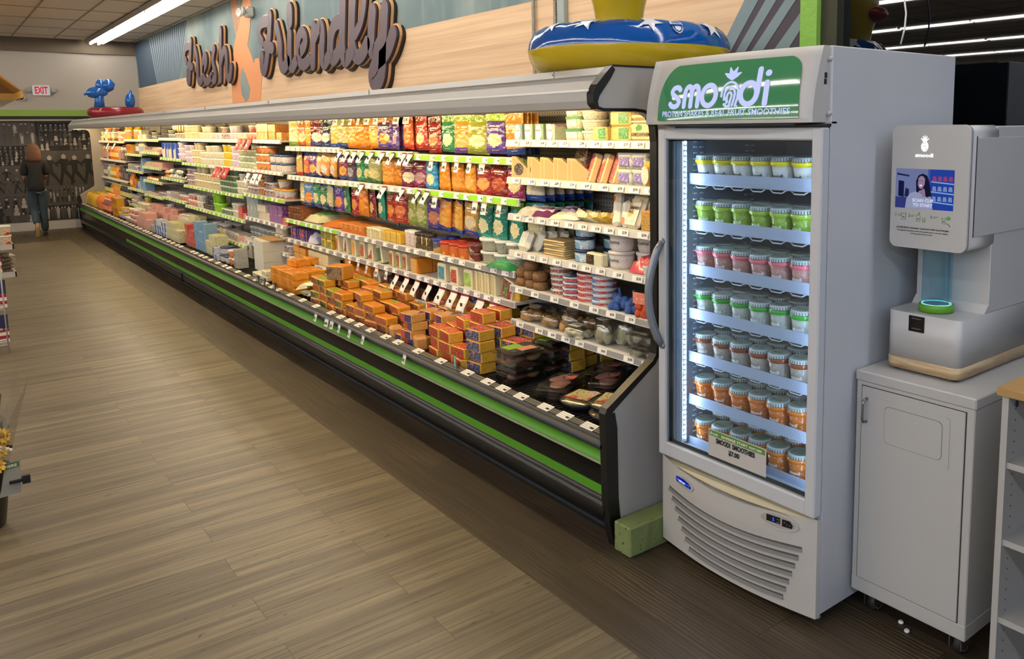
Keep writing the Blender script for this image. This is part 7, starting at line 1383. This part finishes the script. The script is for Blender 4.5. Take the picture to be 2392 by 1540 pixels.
# white wire racks at the left edge
WRM = M('rack_white', 'b0aca2', .4); NAV = M('flag_navy', '1c2450', .5); STR = M('flag_stripe_red', 'a02830', .5)
rk = thing('wire_rack', 'white wire display rack at the left edge of the aisle', 'display rack', (.17, 7.95, 0))
g = G()
for x in (-.17, .175):
    for y in (-.12, .12): g.tube([(x, y, .0), (x, y, 1.0)], .006, WRM, 6)
part('frame', g, rk)
for z in (.06, .34, .62):
    g = G()
    for y in [-.12+.03*k for k in range(9)]: g.tube([(-.17, y, z), (.175, y, z)], .003, WRM, 5)
    g.tube([(-.17, -.12, z+.04), (.175, -.12, z+.04), (.175, .12, z+.04)], .005, WRM, 5); g.tube([(-.17, -.12, z), (.175, -.12, z), (.175, .12, z)], .006, WRM, 5); part('wire_basket', g, rk)
def starbag():
    g = G(); n = 10; vs = [(.13*u, .02*(1-abs(u))*(1-abs(v))*s, .11+.11*v) for s in (-1, 1) for v in [-1+.25*k for k in range(9)] for u in (-1, -.5, 0, .5, 1)]
    fs = []; ms = []
    for s in (0, 1):
        for k in range(8):
            for i in range(4): a = s*45+k*5+i; fs.append((a, a+1, a+6, a+5)); ms.append(NAV if k > 3 or (i < 2) else (STR if k % 2 else TAGW))
    g.add(vs, fs, ms, True); rnd = random.Random(3)
    for k in range(14): cx, cz = rnd.uniform(-.11, .11), rnd.uniform(.03, .20); g.prism([(cx+(.011 if q % 2 == 0 else .0045)*math.sin(q*PI/5), cz+(.011 if q % 2 == 0 else .0045)*math.cos(q*PI/5)) for q in range(10)], -.024, -.021, TAGW, 'y')
    return Proto('gift_bag', .26, .05, .22, [('bag', g)])
SBG = starbag()
for i, (x, z, a) in enumerate(((.235, .62, .2), (.24, .345, -.1), (.235, .065, .15))): SBG.spawn((x, 7.90, z+.004), (0, 0, a), 'stars and stripes bag in the wire rack, %s basket' % ('top', 'middle', 'bottom')[i], 'bag', 'stars and stripes bags')
r2 = thing('display_shelf', 'white two-tier display shelf beyond the wire rack', 'display shelf', (.36, 9.6, 0))
g = G(); g.box(-.3, -.27, -.2, .2, 0, 1.0, WRM); part('back', g, r2)
for z in (.66, .40): g = G(); g.box(-.3, .17, -.2, .2, z, z+.012, WRM); g.box(-.3, .175, -.205, -.195, z-.03, z+.02, WRM); g.box(.165, .175, -.205, .2, z-.03, z+.02, WRM); part('shelf', g, r2)
BC_ = P_tub(.05, .09, pk('c8b898', 'a02c28', 'b83c34', s=1.2), M('cap_cream', 'cfc6b0', .5)); 
for i in range(2):
    for k in range(2): BC_.spawn((.47-.11*i, 9.46, .673+.09*k), (0, 0, 0), 'cream tub with red label on upper tier, %s column, %s' % (('right', 'left')[i], ('lower', 'upper')[k]), 'tub', 'cream tubs')
RL = P_lie(.12, .13, .035, pk('2c2a2c', 'c8a868', '7c6c58'), pk('3a3634', 'b89c68'))
for k in range(5): RL.spawn((.46, 9.47, .413+.036*k), (0, 0, .2*k), 'dark snack pack stacked on lower tier, %s up' % ORD[k], 'snack pack', 'dark snack packs')
# flower bucket with a bouquet and its price card
fb = thing('flower_bucket', 'black flower bucket standing on the floor at the left edge', 'bucket', (.03, 4.35, 0))
g = G(); g.lathe([(.085, 0), (.09, .01), (.125, .26), (.13, .262), (.122, .262), (.09, .03)], seg=24, mats=M('bucket_black', '15120f', .4), cap=False); g.lathe([(.085, .001), (.085, .003)], seg=24, mats=M('bucket_black')); part('bucket', g, fb)
g = G(); g.box(.155, .185, -.10, -.08, .19, .225, M('clip_black', '1a1a1a', .4)); g.box(.11, .16, -.098, -.085, .20, .212, M('clip_black')); part('sign_clip', g, fb)
bq = thing('bouquet', 'yellow flower bouquet wrapped in clear film in the bucket', 'bouquet', (.03, 4.35, .03))
g = G(); rnd = random.Random(8); YP = M('petal_yellow', 'd8a80c', .5); LF = M('leaf_dark', '1f3a1a', .5)
for k in range(9):
    cx, cy, cz = rnd.uniform(-.10, .10), rnd.uniform(-.08, .08), rnd.uniform(.30, .42)
    if k == 0: cx, cy, cz = .085, -.07, .325
    if k == 1: cx, cy, cz = .07, -.10, .27
    f = G(); 
    for q in range(14): a = 2*PI*q/14; f.prism([(0, 0), (.032*math.cos(a-.22), .032*math.sin(a-.22)), (.042*math.cos(a), .042*math.sin(a)), (.032*math.cos(a+.22), .032*math.sin(a+.22))], -.002+.004*(q % 2), .002+.004*(q % 2), YP, 'z')
    f.ball((0, 0, .006), (.014, .014, .008), M('flower_eye', '8c6a10', .7), 10, 5); f.tube([(0, 0, 0), (-cx*.4, -cy*.4, -.25)], .003, LF, 5); xf(f, Matrix.Translation((cx, cy, cz)) @ Matrix.Rotation(.9, 4, (.6, .5, 0))); part('flower', f, bq)
for k in range(14): a = rnd.uniform(0, 2*PI); r = rnd.uniform(.03, .13); z = rnd.uniform(.26, .40); g.prism([(0, 0), (.02, .03), (0, .09), (-.02, .03)], -.0005, .0005, LF, 'z'); m_ = Matrix.Translation((r*math.cos(a), r*math.sin(a), z)) @ Matrix.Rotation(rnd.uniform(-1, 1), 4, 'X') @ Matrix.Rotation(a, 4, 'Z'); g.v[-8:] = [tuple(m_ @ Vector(v)) for v in g.v[-8:]]
part('leaves', g, bq)
g = G()
for k in range(7): a = rnd.uniform(0, 6.28); g.ball((.11+.02*math.cos(a), -.08+.02*math.sin(a), .33+rnd.uniform(-.02, .02)), .008, TAGW, 6, 4)
part('filler_flower', g, bq)
g = G(); n = 20
vs = [((.06+.13*h+.05*h*math.sin(i*3.1))*math.cos(2*PI*i/n), (.06+.13*h+.05*h*math.sin(i*3.1))*math.sin(2*PI*i/n), .02+.50*h+(.12*h*math.sin(i*1.7))) for h in (0, .5, 1) for i in range(n)]
g.add(vs, [(k*n+i, k*n+(i+1) % n, (k+1)*n+(i+1) % n, (k+1)*n+i) for k in range(2) for i in range(n)], CLEAR('film_clear', refl=.06, tint='f0efec', rough=.1), False); part('wrapper', g, bq, 'clear film wrapper')
g = G(); g.tube([(.02, -.02, 0), (.07, -.04, .30), (.115, -.04, .56)], .004, M('stick_dark', '2c2620', .6), 6); part('stake', g, bq)
g = G(); g.lathe([(.006, 0), (.018, .004), (.018, .012), (.006, .016)], (.055, -.11, .49), 14, M('glass_bead', 'b8bcc8', .1, metal=.5)); part('bead', g, bq)
cn = thing('price_note', 'white price card BOUQUET .99 clipped to the flower bucket', 'notice', (.085, 4.265, .235), .18)
g = G(); g.add([(-.17, -.0, -.09), (.095, -.0, -.09), (.105, -.0, .055), (-.17, -.0, .055)], [(0, 1, 2, 3)], M('note_paper2', '9c988c', .5)); g.box(-.168, .092, .0005, .0015, -.088, .053, M('note_paper2')); part('card', g, cn)
g = G(); g.box(-.17, .098, -.0015, -.0005, .028, .052, M('note_green2', '4c6c30', .5)); g.text('SAVINGS START RIGHT HERE', (-.16, -.002, .033), (1, 0, 0), (0, 0, 1), .25, .013, TAGW, .03); part('header_band', g, cn)
g = G(); g.text('BOUQUET', (-.10, -.0012, -.012), (1, 0, 0), (0, 0, 1), .125, .030, INK, .04); g.text('$12.99', (-.085, -.0012, -.062), (1, 0, 0), (0, 0, 1), .105, .034, INK, .04); part('lettering', g, cn)
# small scrap on the floor
for i, (x, y) in enumerate(((2.40, 1.36), (2.43, 1.40))): g = G(); g.lathe([(.008, 0), (.010, .004), (.007, .009)], (x, y, .0005), 8, TAGW); solo('floor_scrap', g, 'tiny white scrap on the floor %s the cabinet' % ('just before', 'under')[i], 'scrap')
import collections
print('DUP', sum(len(v)-1 for v in LABELS.values() if len(v) > 1), [k for k, v in LABELS.items() if len(v) > 1][:12])
